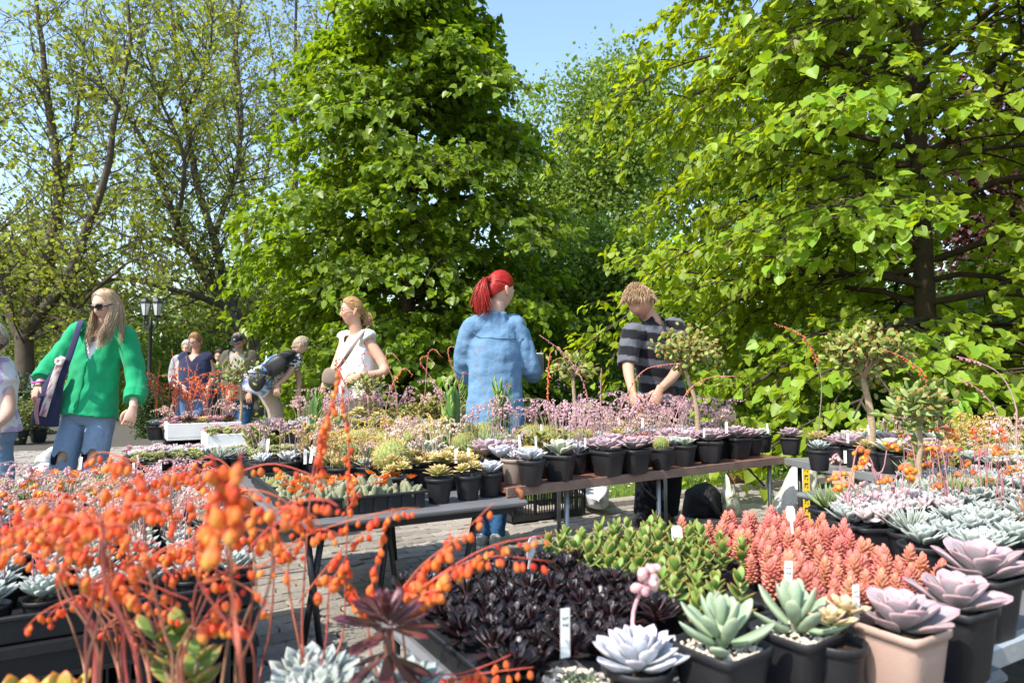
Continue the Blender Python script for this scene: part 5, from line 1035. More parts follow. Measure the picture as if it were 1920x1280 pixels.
def crate(O,ang,La,Lb,z,h,label,group=None):
    """slotted black plastic crate"""
    o=empty('plastic_crate',(O[0],O[1],z),ang,label,'crate',group)
    def side(L_,name):
        mb=MB()
        V,F=box(0,L_,0,.006,0,h*.16); mb.add(V,F); V,F=box(0,L_,0,.006,h*.70,h-.02); mb.add(V,F); V,F=box(0,L_,-.012,.014,h-.02,h); mb.add(V,F); V,F=box(0,L_,.001,.005,h*.44,h*.5); mb.add(V,F)
        V,F=box(0,L_,-.006,.007,h*.66,h*.70); mb.add(V,F)
        n=int(L_/.022)
        for i in range(n+1):
            x=i*(L_-.006)/n; big=i%8==0; V,F=box(x,x+(.016 if big else .006),.0 if not big else -.004,.006,h*.16,h*.70); mb.add(V,F)
        return mb.mesh('side_panel',tray_m,False)
    sa,sb=side(La,'a'),side(Lb,'b')
    obj('side_panel',sa,None,o); obj('side_panel',sa,None,o,(La,Lb,0),(0,0,math.pi)); obj('side_panel',sb,None,o,(La,0,0),(0,0,math.pi/2)); obj('side_panel',sb,None,o,(0,Lb,0),(0,0,-math.pi/2))
    mb=MB(); V,F=box(.008,La-.008,.008,Lb-.008,.002,.008); mb.add(V,F); mb.build('floor_panel',tray_m,o,smooth=False); return o

# ------------------------------------------------------------------ grey table (with the orange cactus flowers)
ta=on_z(522,927,.585); tz=.521
tray(frame_pos(O1,.035,.06,0),A,.50,.36,tz,.062,'black ribbed tray of finger cacti with orange flowers on the grey table',True)
wh1='in the ribbed tray on the grey table'
random.seed(3)
for i in range(7):
    for j in range(5):
        p=frame_pos(O1,.035+.045+i*.068,.06+.045+j*.068,tz+.004)
        if i>=5 and j==0 and i!=6: continue
        plant('peanut_cactus',tuple(p+[0,0,.02]),wh1,None,random.uniform(.95,1.3),flowers=random.choice([0,1,2,3]) if j>0 else random.choice([0,0,1]),label='cluster of finger cacti, some with star-shaped orange flowers, in the ribbed tray',group='finger cacti in the ribbed tray',name='finger_cactus')
tray(frame_pos(O1,.045,.47,0),A,.22,.42,tz,.055,'narrow black tray of pale cacti behind the orange-flowered tray',True)
for i in range(3):
    for j in range(6):
        p=frame_pos(O1,.045+.04+i*.07,.47+.035+j*.068,tz+.01); k='peanut_cactus' if (i+j)%3 else 'ball_cactus'
        plant(k,tuple(p),'in the narrow tray',None,random.uniform(.45,.6) if k=='ball_cactus' else random.uniform(.7,.9),label='pale little cactus cluster in the narrow black tray' if k!='ball_cactus' else 'small round cactus in the narrow black tray',group='pale cacti in the narrow tray' if k!='ball_cactus' else 'round cacti in the narrow tray',name='small_cactus')
wg='on the grey table'
for i,px in enumerate((745,823,877,918)):
    p=on_z(px,(937,942,936,930)[i],.52); plant(('aeonium_tuft','aeonium','aeonium_tuft','white_echeveria')[i],tuple(p),wg,'round',1.0,label=('pot of tufted aeonium next to the ribbed cactus tray','single aeonium standing foremost on the grey table edge','aeonium pot between the foremost aeonium and the white-blue rosette','white-blue echeveria in black pot at the end of the grey table')[i],group=None if True else '')
for i,px in enumerate((787,850,900)): p=on_z(px,(917,914,908)[i],.52); plant('aeonium_tuft' if i!=1 else 'aeonium',tuple(p),'in the second grey-table row','round',.95)
p=on_z(735,890,.60); plant('ball_cactus',(p[0],p[1],.521),wg,'round',1.45,label='big ribbed golden ball cactus behind the tufted aeonium pot',name='potted_cactus')
def k1(a,b):
    if b<.55: return [('aeonium_tuft',4),('aeonium',3),('blue_echeveria',1)]
    if b<.8: return [('yellow_flowering',4),('pale_flowering',2),('grey_spiky',1),('green_echeveria',1)] if a<.7 else [('white_echeveria',2),('pale_flowering',2),('lilac_echeveria',1),('blue_echeveria',1)]
    return [('yellow_flowering',5),('pale_flowering',3),('ball_cactus',.8),('haworthia',1.5),('aeonium',1.5),('dark_aeonium',.8),('pink_flowering',1)]
fill(O1,U,W,.56,.95,.33,.55,.521,.105,k1,wg,seed=1,skip=lambda p,a,b: a<.62 and b<.42)
fill(O1,U,W,.30,.97,.55,1.36,.521,.105,k1,wg,seed=2,sc=(.85,1.5))
fill(O1,U,W,.04,.28,.92,1.36,.521,.11,[('pink_flowering',2),('jade_sprig',2),('green_cushion',1)],wg,seed=3,sc=(.8,1.3))
# ------------------------------------------------------------------ rust-brown table
wr='on the rust-brown table'
row=[(965,898,'round','pink_flowering',.7,'terra','pink-flowering succulent in grey-beige pot at the end of the rust-brown table'),(996,902,'','white_echeveria',1.,'round','frosty white-blue echeveria at the corner of the rust-brown table'),(1050,893,'','green_echeveria',1.0,'square','large cream-white echeveria in square pot on the rust-brown table edge'),(1140,884,'','lilac_echeveria',.95,'square','first lilac echeveria in square pot beside the cream-white echeveria'),(1188,880,'','lilac_echeveria',.95,'square','second lilac echeveria beside the woolly cactus pot'),
(1240,873,'','ball_cactus',.62,'round','pale woolly round cactus in black pot on the rust-brown table edge'),(1284,866,'','green_echeveria',.7,'round','small pale green echeveria beside the woolly cactus pot'),(1331,860,'','lilac_echeveria',1.05,'square','lilac-grey echeveria with upright leaves next to the small pale green echeveria'),(1382,852,'','lilac_echeveria',1.1,'square','tall dusky lilac echeveria nearest the table corner')]
for px,py,_,k,s,pt,lab in row: p=on_z(px,py+7,.561); plant(k,tuple(p),wr,pt,s*1.08,1.17 if pt=='square' else 1.08,label=lab)
def k2(a,b):
    if b<.32: return [('pink_flowering',3),('jade_sprig',2),('white_echeveria',2),('lilac_echeveria',1)] if a<.6 else [('lilac_echeveria',4),('pale_flowering',1),('red_echeveria',.6)]
    if a<.65: return [('ball_cactus',2),('column_euphorbia',1.3),('haworthia',1),('pink_flowering',2)]
    return [('pink_flowering',7),('column_euphorbia',.6),('pale_flowering',2),('lilac_echeveria',2),('aeonium_tuft',1),('green_cushion',1)]
fill(O2,U2,W2,.03,1.9,.11,.9,.561,.108,k2,wr,seed=5,sc=(.85,1.4),skip=lambda p,a,b:(abs(a-.50)<.06 and abs(b-.5)<.06))
# ------------------------------------------------------------------ corner table
wc='on the corner table'
for px,py,k,s,pt,lab in [(1431,847,'green_echeveria',.75,'round','pale green small rosette at the rail of the corner table'),(1483,852,'lilac_echeveria',1.05,'square','purple-tinged echeveria by the rail of the corner table'),(1536,862,'aeonium',1.15,'square','yellow-green aeonium in angular pot by the rail of the corner table'),(1600,868,'dark_spiky',.8,'round','brownish upright spiky succulent by the rail of the corner table')]:
    p=on_z(px,py,.553); plant(k,tuple(p),wc,pt,s,1.05,label=lab)
def k8(a,b):
    if b<.35: return [('aeonium',3),('green_echeveria',2),('lilac_echeveria',1)] if a<.9 else [('jade_sprig',3),('blue_echeveria',2),('grey_spiky',1)]
    return [('aeonium',4),('yellow_flowering',1.5),('pale_flowering',1.2),('green_echeveria',1)] if a<.7 else [('jade_sprig',2),('blue_echeveria',2),('grey_spiky',1),('pale_flowering',1)]
p8x=[on_z(px,py,.553) for px,py in ((1431,847),(1483,852),(1536,862),(1600,868))]
fill(P8,U8,W8,.06,1.7,.03,1.1,.553,.108,k8,wc,seed=8,sc=(.9,1.3),skip=lambda p,a,b: min(np.linalg.norm(p-q) for q in p8x)<.095)
# ------------------------------------------------------------------ long back table
wb='on the long back table'
def k3(a,b):
    if a<.55: return [('rosy_cushion',4),('orange_flowering',1.5),('pale_flowering',1)]
    return [('pink_flowering',4),('jade_sprig',3),('rosy_cushion',1),('pale_flowering',2),('column_euphorbia',1),('aeonium_tuft',1.5),('haworthia',1.5)]
fill(O3,U,W,.66,1.9,.13,.76,.561,.115,k3,wb,seed=9,sc=(1.0,1.7))
for px,k,s in ((505,'dark_spiky',1.0),(548,'moonstone',1.2),(590,'column_euphorbia',1.15)):
    p=on_z(px,838,.561); plant(k,tuple(p),wb,'square',s,1.15,label={'dark_spiky':'cone-shaped purple-grey succulent at the front of the long back table','moonstone':'pale lilac low succulent beside the cone-shaped one','column_euphorbia':'single green euphorbia column at the front of the long back table'}[k])
def foam_box(p,ang,La,Lb,h,lab):
    o=empty('foam_box',tuple(p),ang,lab,'box'); mb=MB(); t=.018
    for x0,x1,y0,y1 in ((0,La,0,t),(0,La,Lb-t,Lb),(0,t,t,Lb-t),(La-t,La,t,Lb-t)): V,F=box(x0,x1,y0,y1,.016,h,.003); mb.add(V,F)
    mb.build('side_wall',styro,o,smooth=False); mb=MB(); V,F=box(0.001,La-.001,0.001,Lb-.001,0,.016,.003); mb.add(V,F); mb.build('floor_panel',styro,o,smooth=False); return o
foam_box(frame_pos(O3,-.02,.03,.561),A,.42,.34,.10,'white foam box of red and green cushion plants at the end of the back table')
for i in range(5):
    for j in range(4): p=frame_pos(O3,.035+i*.085,.075+j*.08,.585); plant('rosy_cushion' if j>1 else 'green_cushion',tuple(p),'in the white foam box','round',.95,.62)
foam_box(frame_pos(O3,-.22,.42,.60),A,.46,.33,.11,'second white foam box with dark rosettes standing further back')
for i in range(5):
    for j in range(3): p=frame_pos(O3,-.17+i*.085,.475+j*.09,.63); plant(['rosy_cushion','dark_aeonium','aeonium'][(i+j)%3],tuple(p),'in the rear foam box','round',.95,.7)
# bonsai-like jade far left on the back table
# ------------------------------------------------------------------ trays at the left
crates_g='slotted black crates under the left display'
for i in range(2):
    for j in range(3):
        for lv in range(2): crate(frame_pos(O5,-.61-.61*i,.01+.42*j,0),A,.60,.405,.0+lv*.232,.23,'slotted black plastic crate carrying the orange-yellow flowering echeverias',crates_g)
wl_='in the crate trays at the left'
for i in range(2):
    for j in range(3):
        tray(frame_pos(O5,-.60-.61*i,.02+.42*j,0),A,.58,.385,.466,.055,'black tray of grey echeverias standing on the slotted crates',False,'trays on the slotted crates')
for i in range(12):
    for j in range(11):
        a=-.055-i*.098; b=.065+j*.112; p=frame_pos(O5,a,b,.47)
        px,py=project(p)
        if px<-60: continue
        if j<1: k='blue_echeveria'
        elif j<6 and i>3: k='orange_yellow_flowering'
        elif j<4: k='orange_yellow_flowering' if (i+j)%2 else 'blue_echeveria'
        else: k=random.choice(['pale_flowering','pale_flowering','moonstone','pink_flowering'])
        plant(k,tuple(p),'in the crate trays at the left'.replace(' at the left',''),'round',.95,.72)
# low display in front of the green shirt
wlo='on the low display before the green shirt'
lowt=folding_table(O4-(1.35*U)[:2],A,1.38,.62,.42,'low dark table of mixed cactus trays before the woman in green',[(.05,.06,0,0),(.05,.55,0,0),(1.3,.06,0,0),(1.3,.55,0,0)])
for i in range(3): tray(frame_pos(O4,-.43-.46*i,.02,0),A,.42,.56,.421,.05,'black tray of small cacti on the low table before the green shirt',True,'trays on the low table')
mixk=['haworthia','green_cushion','grey_spiky','haworthia','rosy_cushion','green_cushion']
for t_ in range(3):
    for i in range(5):
        for j in range(6):
            p=frame_pos(O4,-.385-.46*t_+i*.083,.065+j*.092,.425); px,py=project(p)
            if px<-40: continue
            k=random.choice(mixk)
            if t_==0 and j>=3: k=random.choice(['grey_spiky','peanut_cactus','haworthia'])
            plant(k,tuple(p),wlo,'round',1.0,.66,flowers=random.choice([2,3,4]) if (t_==0 and j in (2,3,4)) else 0)
for px,py,s in ((150,935,.75),(180,938,.7),(195,930,.65)):
    p=on_z(px,py,.46); plant('ball_cactus',(p[0],p[1],.427),wlo,None,s,label='small grey ribbed ball cactus in the tray before the green shirt',group='grey ball cacti in the low tray',name='small_cactus')
t4b=folding_table(frame_pos(O4,-.04,.75,0)[:2],A,1.03,.62,.44,'second low table of green cushions behind the cactus trays',[(.05,.06,0,0),(.05,.55,0,0),(.95,.06,0,0),(.95,.55,0,0)])
fill(O4,U,W,.0,.96,.79,1.34,.441,.1,lambda a,b: [('green_cushion',5),('grey_spiky',1)] if b<1.0 else ([('white_echeveria',2),('moonstone',1),('rosy_cushion',1)] if a<.35 else [('white_echeveria',2),('pale_flowering',2),('rosy_cushion',1)]),'on the second low table',seed=12,sc=(.95,1.2))
t4c=folding_table(frame_pos(O4,.17,1.62,0)[:2],A,.6,.7,.56,'table of tall orange-stalked succulents beside the woman in green',[(.05,.06,0,0),(.05,.6,0,0),(.55,.06,0,0),(.55,.6,0,0)])
fill(O4,U,W,.22,.72,1.66,2.28,.561,.115,[('orange_flowering',5),('pale_flowering',1.5),('rosy_cushion',1)],'on the orange-stalk table',seed=13,sc=(.8,1.35))
# ------------------------------------------------------------------ blue-grey table at the right
wq='on the steel-railed table'
def k7(a,b):
    if a<1.75: return [('blue_echeveria',4),('moonstone',2.6),('haworthia',1.2),('grey_spiky',1),('orange_yellow_flowering',1),('green_cushion',1)]
    return [('blue_echeveria',2.5),('orange_yellow_flowering',3),('moonstone',1),('jade_sprig',1.6),('haworthia',.8),('pale_flowering',.8)]
fill(O6,U,W,1.12,2.75,.30,1.45,.506,.098,k7,wq,seed=21,sc=(.8,1.25),skip=lambda p,a,b: a<1.20+(b-.36)*.50 or (b>.95 and a<2.18) or (project(p+np.array([0,0,.12]))[0]<1690 and project(p+np.array([0,0,.12]))[1]<900) or (a-1.66)**2+(b-.36)**2<.006)
# ================================================================== near right table: single plants, leaf by leaf
def rosette_obj(root,leaf_me,mats,z=0,name='leaf',off=(0,0)):
    for M in mats:
        o=obj(name,leaf_me,None,root); o.matrix_local=Matrix.Translation((off[0],off[1],z)) @ M
def leaf_mesh(mat,*a,**k): V,F,C=leaf_shape(*a,**k); mb=MB(); mb.add(V,F,C); return mb.mesh('leaf',mat)
lm_lilac=leaf_mesh(suc_matt,.072,.046,.008,SPAT,.008,.010,10,10,((.36,.38,.33),(.40,.33,.38),(.60,.36,.38)))
lm_white=leaf_mesh(suc_matt,.070,.034,.013,SPAT,.005,.012,10,10,((.44,.50,.50),(.55,.58,.66),(.66,.58,.62)))
lm_pach=leaf_mesh(suc_matt,.068,.027,.017,CHUB,.001,.012,10,10,((.27,.37,.22),(.30,.40,.28),(.40,.46,.31)))
lm_black=leaf_mesh(suc_dark,.044,.0185,.0036,SPAT,.003,.005,6,6,((.05,.014,.014),(.014,.012,.016),(.011,.009,.012)))
lm_dark=leaf_mesh(suc_dark,.062,.021,.004,SPAT,.003,.006,7,6,((.16,.07,.05),(.095,.018,.030),(.06,.014,.022)))
lm_jade=leaf_mesh(suc,.042,.024,.008,OVAL,.001,.004,6,8,((.13,.25,.05),(.18,.31,.06),(.36,.17,.05)),edgep=14)
lm_jadebig=leaf_mesh(suc,.030,.021,.007,OVAL,.002,.003,6,6,((.15,.25,.05),(.20,.29,.06),(.50,.15,.05)),edgep=5)
Z6=.511
def near_pot(px,py,zrim,pk,half,h,lab,cat,nm,rz,mat=pot_blk,gravel=0,gc=(.74,.66,.54)):
    p=on_z(px,py,zrim); o=empty(nm,(p[0],p[1],Z6),rz,lab,cat); s=half/.055
    me=pot_mesh(pk,mat,half,h,.76); obj('pot',me,None,o)
    sm=soil_mesh(pk,soil_p,half,h); obj('soil',sm,None,o)
    if gravel: obj('gravel',grit_mesh(pk,half,h,gravel,3,gc),None,o)
    return o
# grey-green pachyphytums in square gritted pots
for px,py,rz,lab,n,sd in ((1352,1200,.62,'thick grey-green pachyphytum in square black pot with white grit, beside the frosty echeveria',15,1),(1492,1172,.62,'second thick-leaved grey-green pachyphytum in square gritted pot behind the first',13,2)):
    o=near_pot(px,py,.625,'square',.056,.112,lab,'succulent','potted_pachyphytum',rz,gravel=420)
    rosette_obj(o,lm_pach,[M for M in ros_mats(n,78,16,.02,.035,.62,1.05,sd,.10)],.105)
    mb=MB(); V,F=tube([[0,0,.09],[0,0,.15]],.008,7); mb.add(V,F,(.36,.42,.28)); mb.build('stem',suc,o)
# lilac echeverias
for px,py,rz,half,h,lab,mat,s,sd in ((1690,1168,.52,.052,.125,'lilac echeveria in square beige pot',pot_pink,1.0,3),(1790,1130,.50,.050,.125,'lilac echeveria in tall square black pot beside the beige pot',pot_blk,1.05,4),(1838,1072,.5,.058,.125,'broadest lilac echeveria in square black pot behind the beige pot',pot_blk,1.22,5)):
    o=near_pot(px,py,.636,'square',half,h,lab,'echeveria','potted_echeveria',rz,mat)
    rosette_obj(o,lm_lilac,[Matrix.Scale(s,4) @ M for M in ros_mats(21,72,13,.013,.02,.40,1.08,sd,.05)],h-.012)
# frosty white-blue echeveria with its pink flower stalk
o=near_pot(1198,1243,.595,'round',.05,.085,'frosty white-blue echeveria with one pink flower stalk, beside the gritted bowl','echeveria','potted_echeveria',.3)
rosette_obj(o,lm_white,ros_mats(30,74,10,.014,.022,.42,1.02,6,.04),.076)
c_=np.array(o.location); P=[]
for q in ((1186,1160),(1196,1120),(1212,1090),(1222,1062)): w=on_y(*q,c_[1]+.05)-c_; P.append(Matrix.Rotation(-.3,3,'Z') @ Vector(w))
P=spline(np.array([tuple(v) for v in [Vector((0.0,.01,.10)),*P]]),10); mb=MB(); V,F=tube(P,np.linspace(.004,.0025,10),6); mb.add(V,F,(.62,.36,.40)); st=mb.build('flower_stalk',suc,o)
mb=MB(); V,F,C=bell(.0075,.018,(.72,.42,.45),(.80,.60,.58),7); mb.add(V,F,C); bm_=mb.mesh('flower',flow_m); r=random.Random(4)
for i in range(16):
    t=5.5+3.5*i/15; k=min(8,int(t)); p=P[k]+(P[k+1]-P[k])*(t-k); obj('flower',bm_,None,st,tuple(p+np.array([r.uniform(-.010,.010),r.uniform(-.010,.010),.006])),(r.uniform(-1.1,1.1),r.uniform(-1.1,1.1),r.uniform(0,6)),(r.uniform(.8,1.2),)*3)
# gritted bowl of tiny haworthias
o=near_pot(1080,1262,.585,'round',.056,.072,'round black pot of white grit with tiny dark green haworthias','succulent','potted_haworthia',0,gravel=520,gc=(.78,.70,.58))
hw=leaf_mesh(suc,.016,.010,.007,CHUB,0,.002,5,6,((.10,.16,.07),(.14,.20,.09),(.2,.24,.14)))
for k,(x,y) in enumerate(((-.012,0),(.006,.006),(.020,-.004))): rosette_obj(o,hw,ros_mats(9,70,15,.004,.004,.5,.95,30+k),.060,off=(x,y))
# aeonium in round pot
o=near_pot(1567,1192,.615,'round',.044,.10,'small pink-edged aeonium beside the beige pot','aeonium','potted_aeonium',0)
lm_aeo=leaf_mesh(suc,.036,.022,.005,SPAT,.004,.006,7,8,((.50,.56,.16),(.66,.58,.34),(.74,.36,.34)))
for k,(x,y,z) in enumerate(((-.012,-.01,.125),(.02,.01,.135))): rosette_obj(o,lm_aeo,ros_mats(17,68,6,.008,.012,.35,1,40+k),z,off=(x,y))
mb=MB(); V,F=tube([[0,0,.08],[.002,0,.13]],.006,6); mb.add(V,F,(.4,.35,.2)); mb.build('stem',suc,o)

# ------------------------------------------------------------------ the black succulents
tray(frame_pos(O6,.015,.375,0),A,.42,.52,Z6,.05,'long tray packed with black-leaved succulents',False)
nblk=0
for i in range(9):
    for j in range(12):
        a=.032+i*.049+random.uniform(-.008,.008)+(.024 if j%2 else 0); b=.385+j*.046+random.uniform(-.008,.008)
        if a>.445: continue
        if b<.43 and a>.26: continue
        p=frame_pos(O6,a,b,Z6+.035+random.uniform(-.006,.012)); px,py=project(p)
        o=empty('black_aeonium',tuple(p),random.uniform(0,6.28),'glossy near-black leafy rosette packed in the long tray','aeonium','near-black rosettes in the long tray',random.uniform(.95,1.25))
        rosette_obj(o,lm_black,ros_mats(15,72,6,.008,.020,.45,1.05,nblk%7,.2),.02); nblk+=1
# ------------------------------------------------------------------ green jade sprigs
tray(frame_pos(O6,.445,.42,0),A,.41,.56,Z6,.045,'wide tray of green jade plants next to the black succulents',False)
ngr=0
for i in range(8):
    for j in range(10):
        a=.455+i*.052+random.uniform(-.01,.01); b=.43+j*.056+random.uniform(-.01,.01)
        if a>.60 and b<.62-.0: continue
        p=frame_pos(O6,a,b,Z6+.02)
        o=empty('jade_plant',tuple(p),random.uniform(0,6.28),'green jade sprig with red-edged oval leaves in the wide tray','jade plant','green jade sprigs in the wide tray',random.uniform(.85,1.12))
        r=random.Random(ngr%9); h=.085; ngr+=1
        mb=MB(); key='jadestem'
        if key not in ptb:
            V,F=tube([[0,0,-.01],[.003,.002,.045],[0,0,h]],[.0045,.004,.003],6); mb.add(V,F,(.30,.26,.12)); ptb[key]=mb.mesh('stem',suc)
        obj('stem',ptb[key],None,o)
        for kk in range(6):
            z=.03+kk*.0115
            for sd in (0,math.pi):
                M=Matrix.Translation((0,0,z)) @ Matrix.Rotation(kk*1.57+sd+r.uniform(-.3,.3),4,'Z') @ Matrix.Rotation(math.radians(15+kk*9)+r.uniform(-.2,.2),4,'X') @ Matrix.Scale(r.uniform(.8,1.1)*(1-.05*kk),4)
                q=obj('leaf',lm_jade,None,o); q.matrix_local=M
# ------------------------------------------------------------------ coral sedum
SED=[]
for s in range(4):
    R_=np.random.default_rng(90+s); mb=MB(); lf=leaf_shape(.0185,.0086,.0080,CHUB,0,.001,5,6,((.42,.40,.17),(.62,.24,.18),(.70,.13,.12)),edgep=30)
    n=70; H=.066
    V,F=tube([[0,0,0],[.002,0,H*.5],[0,0,H]],.003,5); mb.add(V,F,(.45,.3,.15))
    for i in range(n):
        f=i/n; z=.004+H*f**.85; M=xf((0,0,z),0,0,i*2.39996)@np.array(Matrix.Rotation(math.radians(8+76*f**3)+R_.normal(0,.08),4,'X'))@np.array(Matrix.Scale((1.12-.28*f)*R_.uniform(.9,1.1),4)); mb.add(tf(M,lf[0]),lf[1],lf[2]*R_.uniform(.88,1.12))
    SED.append(mb.mesh('leafy_stem',suc))
tray(frame_pos(O6,.66,.33,0),A,.44,.31,Z6+.002,.045,'tray of coral sedum reaching over to the steel-railed table',False)
tray(frame_pos(O6,.875,.68,0),A,.46,.26,Z6+.002,.045,'rear tray of coral sedum beside the jade plants',False)
for i in range(15):
    for j in range(14):
        a=.665+i*.047+random.uniform(-.012,.012); b=.34+j*.044+random.uniform(-.012,.012)
        if b>.93 or a<.69+(b-.28)*.24 or a>1.11+(b-.36)*.436: continue
        if a<.87 and b>.62: continue
        p=frame_pos(O6,a,b,Z6+.022); o=empty('coral_sedum',tuple(p),random.uniform(0,6.28),'coral-red jelly bean sedum spike in the sedum trays','sedum','coral sedum spikes in the trays',random.uniform(.85,1.25))
        obj('leafy_stem',SED[(i*3+j)%4],None,o,(0,0,0),(random.uniform(-.22,.22),random.uniform(-.22,.22),0))
# brown bromeliad-like rosette, right
p=frame_pos(O6,1.66,.36,.506)
o=empty('potted_bromeliad',tuple(p),0,'coppery brown strap-leaved succulent at the end of the steel-railed table','succulent'); obj('pot',POT['round'],None,o); obj('soil',SOIL['round'],None,o)
rosette_obj(o,leaf_mesh(suc,.13,.024,.004,SPIKE,.004,.02,8,6,((.20,.16,.06),(.30,.11,.035),(.36,.10,.03))),ros_mats(16,80,28,.012,.012,.6,1,77,.12),.095)

# ------------------------------------------------------------------ jade bonsai
def bonsai(base,crown_c,crown_r,lab,n,lm,sd,parts=True,wide=1.0,tr=.011,sz=1.):
    r=np.random.default_rng(sd); o=empty('jade_bonsai',tuple(base),0,lab,'bonsai'); obj('pot',POT['round'],None,o,scale=(1.15,1.15,1)); obj('soil',SOIL['round'],None,o,scale=(1.15,1.15,1))
    c=np.array(crown_c)-np.array(base); mb=MB(); V,F=tube(spline([[0,0,.08],[c[0]*.3+.008,c[1]*.3,c[2]*.5],c*[1,1,1]-[0,0,crown_r*.5]],10)+r.normal(0,.002,(10,3)),np.linspace(tr*1.25,tr*.8,10),9); mb.add(V,F)
    tips=[]
    for i in range(16):
        d=nrmz(r.normal(0,1,3)*[wide,wide,.7]+[0,0,.35]); e=c+d*crown_r*r.uniform(.6,1.0)*[wide,wide,.75]; V,F=tube(spline([c-[0,0,crown_r*.55],c+(e-c)*.4,e],6),np.linspace(tr*.5,tr*.2,6),5); mb.add(V,F); tips.append(e); tips.append(c+(e-c)*.65)
    mb.build('trunk',plain('jade_bark',(.36,.27,.17),.85,.2,.3,50,.5,150),o); tips=np.array(tips)
    mb=MB(); V0,F0,C0=leaf_shape(.030,.021,.007,OVAL,.002,.003,5,6,((.14,.24,.05),(.19,.28,.06),(.42,.15,.05)))
    for i in range(n):
        p=tips[r.integers(len(tips))]+r.normal(0,.030,3); d=nrmz(p-c+[0,0,.01]); y=nrmz(d*.6+r.normal(0,.8,3)+[0,0,.3]); x=nrmz(np.cross(y,d*.7+[-.2,-.6,.5]+r.normal(0,.4,3))); z=np.cross(x,y); s=r.uniform(.9,1.45)*sz
        M=Matrix(((x[0]*s,y[0]*s,z[0]*s,p[0]),(x[1]*s,y[1]*s,z[1]*s,p[1]),(x[2]*s,y[2]*s,z[2]*s,p[2]),(0,0,0,1)))
        if parts: q=obj('leaf',lm,None,o); q.matrix_local=M
        else: mb.add(tf(np.array(M),V0),F0,C0*r.uniform(.8,1.2))
    if parts:
        for i in range(n):
            p=tips[r.integers(len(tips))]+r.normal(0,.030,3); d=nrmz(p-c+[0,0,.01]); y=nrmz(d*.6+r.normal(0,.8,3)+[0,0,.3]); x=nrmz(np.cross(y,d*.7+[-.2,-.6,.5]+r.normal(0,.4,3))); z=np.cross(x,y); s=r.uniform(.8,1.3)*sz
            mb.add(tf(np.array(((x[0]*s,y[0]*s,z[0]*s,p[0]),(x[1]*s,y[1]*s,z[1]*s,p[1]),(x[2]*s,y[2]*s,z[2]*s,p[2]),(0,0,0,1))),V0),F0,C0*r.uniform(.8,1.2))
    q=mb.build('foliage',suc,o); q['kind']='stuff'
    return o
lm_jadegreen=leaf_mesh(suc,.036,.014,.006,OVAL,.001,.004,6,6,((.16,.26,.06),(.22,.32,.08),(.30,.30,.1)))
p=on_z(1632,800,.66); Y=3.45
b=on_y(1634,800,Y); b[2]=.553; bonsai(b,on_y(1618,672,Y),.20,'round-headed jade bonsai with red-edged leaves and pale trunk on the corner table',290,lm_jadebig,1,wide=1.05,tr=.017,sz=1.1)
Y=3.9; b=on_y(1310,790,Y); b[2]=.561; bonsai(b,on_y(1285,665,Y),.17,'loosely branched jade bonsai in front of the man with the striped jumper',230,lm_jadebig,2,wide=1.05,tr=.013)
Y=2.55; b=on_y(1716,890,Y); b[2]=.506; bonsai(b,on_y(1725,768,Y),.115,'small dark green jade bonsai among the orange-yellow flowers',130,lm_jadegreen,3,wide=1.15,tr=.010)
Y=6.0; b=on_y(445,745,Y); b[2]=.561; b=frame_pos(O3,.0,.66,.561) if False else b; 
Y=4.85; b=on_y(450,790,Y); b[2]=.561; bonsai(b,on_y(452,702,Y),.10,'little jade bonsai before the man in the black cap',120,lm_jadebig,4,parts=False,wide=1.3,tr=.010)
for i,(px,py,Y) in enumerate(((690,725,5.2),(1075,690,4.15))):
    b=on_y(px,800,Y); b[2]=.561; bonsai(b,on_y(px,py,Y),.11,('green jade bush beside the white blouse','yellow-green jade bush right of the phone')[i],120,lm_jadegreen,5+i,parts=False,wide=1.2,tr=.012)

# ------------------------------------------------------------------ tall single flower spikes
bell_or=MB(); V,F,C=bell(.0062,.017,(.72,.12,.05),(.84,.34,.06),7); bell_or.add(V,F,C); bell_or=bell_or.mesh('flower',flow_m)
bell_pk=MB(); V,F,C=bell(.0060,.014,(.66,.22,.26),(.80,.46,.42),6); bell_pk.add(V,F,C); bell_pk=bell_pk.mesh('flower',flow_m)
def spike(pts,Y,lab,nb,frac,bm,stemc=(.50,.24,.18),sz=1.,r0=.0032,pot=True,ztab=.561,sd=0,group=None,where=None):
    """one tall stalk drawn from pixels at depth Y; it rises from its own pot"""
    W_=np.array([on_y(px,py,Y) for px,py in pts]); base=np.array([W_[0][0],Y,ztab]); r=np.random.default_rng(sd+len(pts)*31+int(pts[0][0]))
    o=empty('flowering_succulent',tuple(base),0,lab,'succulent',group)
    if pot: obj('pot',POT['round'],None,o); obj('soil',SOIL['round'],None,o); obj('rosette',KIND['blue_echeveria'][0][0][1],None,o,(0,0,.09))
    P=np.vstack([[0,0,.09],W_-base]); n=6*len(P); S=spline(P,n); S[:,1]+=np.cumsum(r.normal(0,.002,n))
    mb=MB(); V,F=tube(S,np.linspace(r0,r0*.5,n),6); mb.add(V,F,stemc); st=mb.build('flower_stalk',suc,o)
    L=np.concatenate([[0],np.cumsum(np.linalg.norm(np.diff(S,axis=0),axis=1))]); 
    for i in range(nb):
        t=L[-1]*(1-frac*(i/nb)); p=np.array([np.interp(t,L,S[:,k]) for k in range(3)]); s=sz*(.45+.55*min(1,(i+1)/nb*2.2))*r.uniform(.85,1.15)
        obj('flower',bm,None,st,tuple(p+np.array([r.normal(0,.004),r.normal(0,.004),-.001])),(r.normal(0,.55),r.normal(0,.55),r.uniform(0,6)),(s,)*3)
    return o
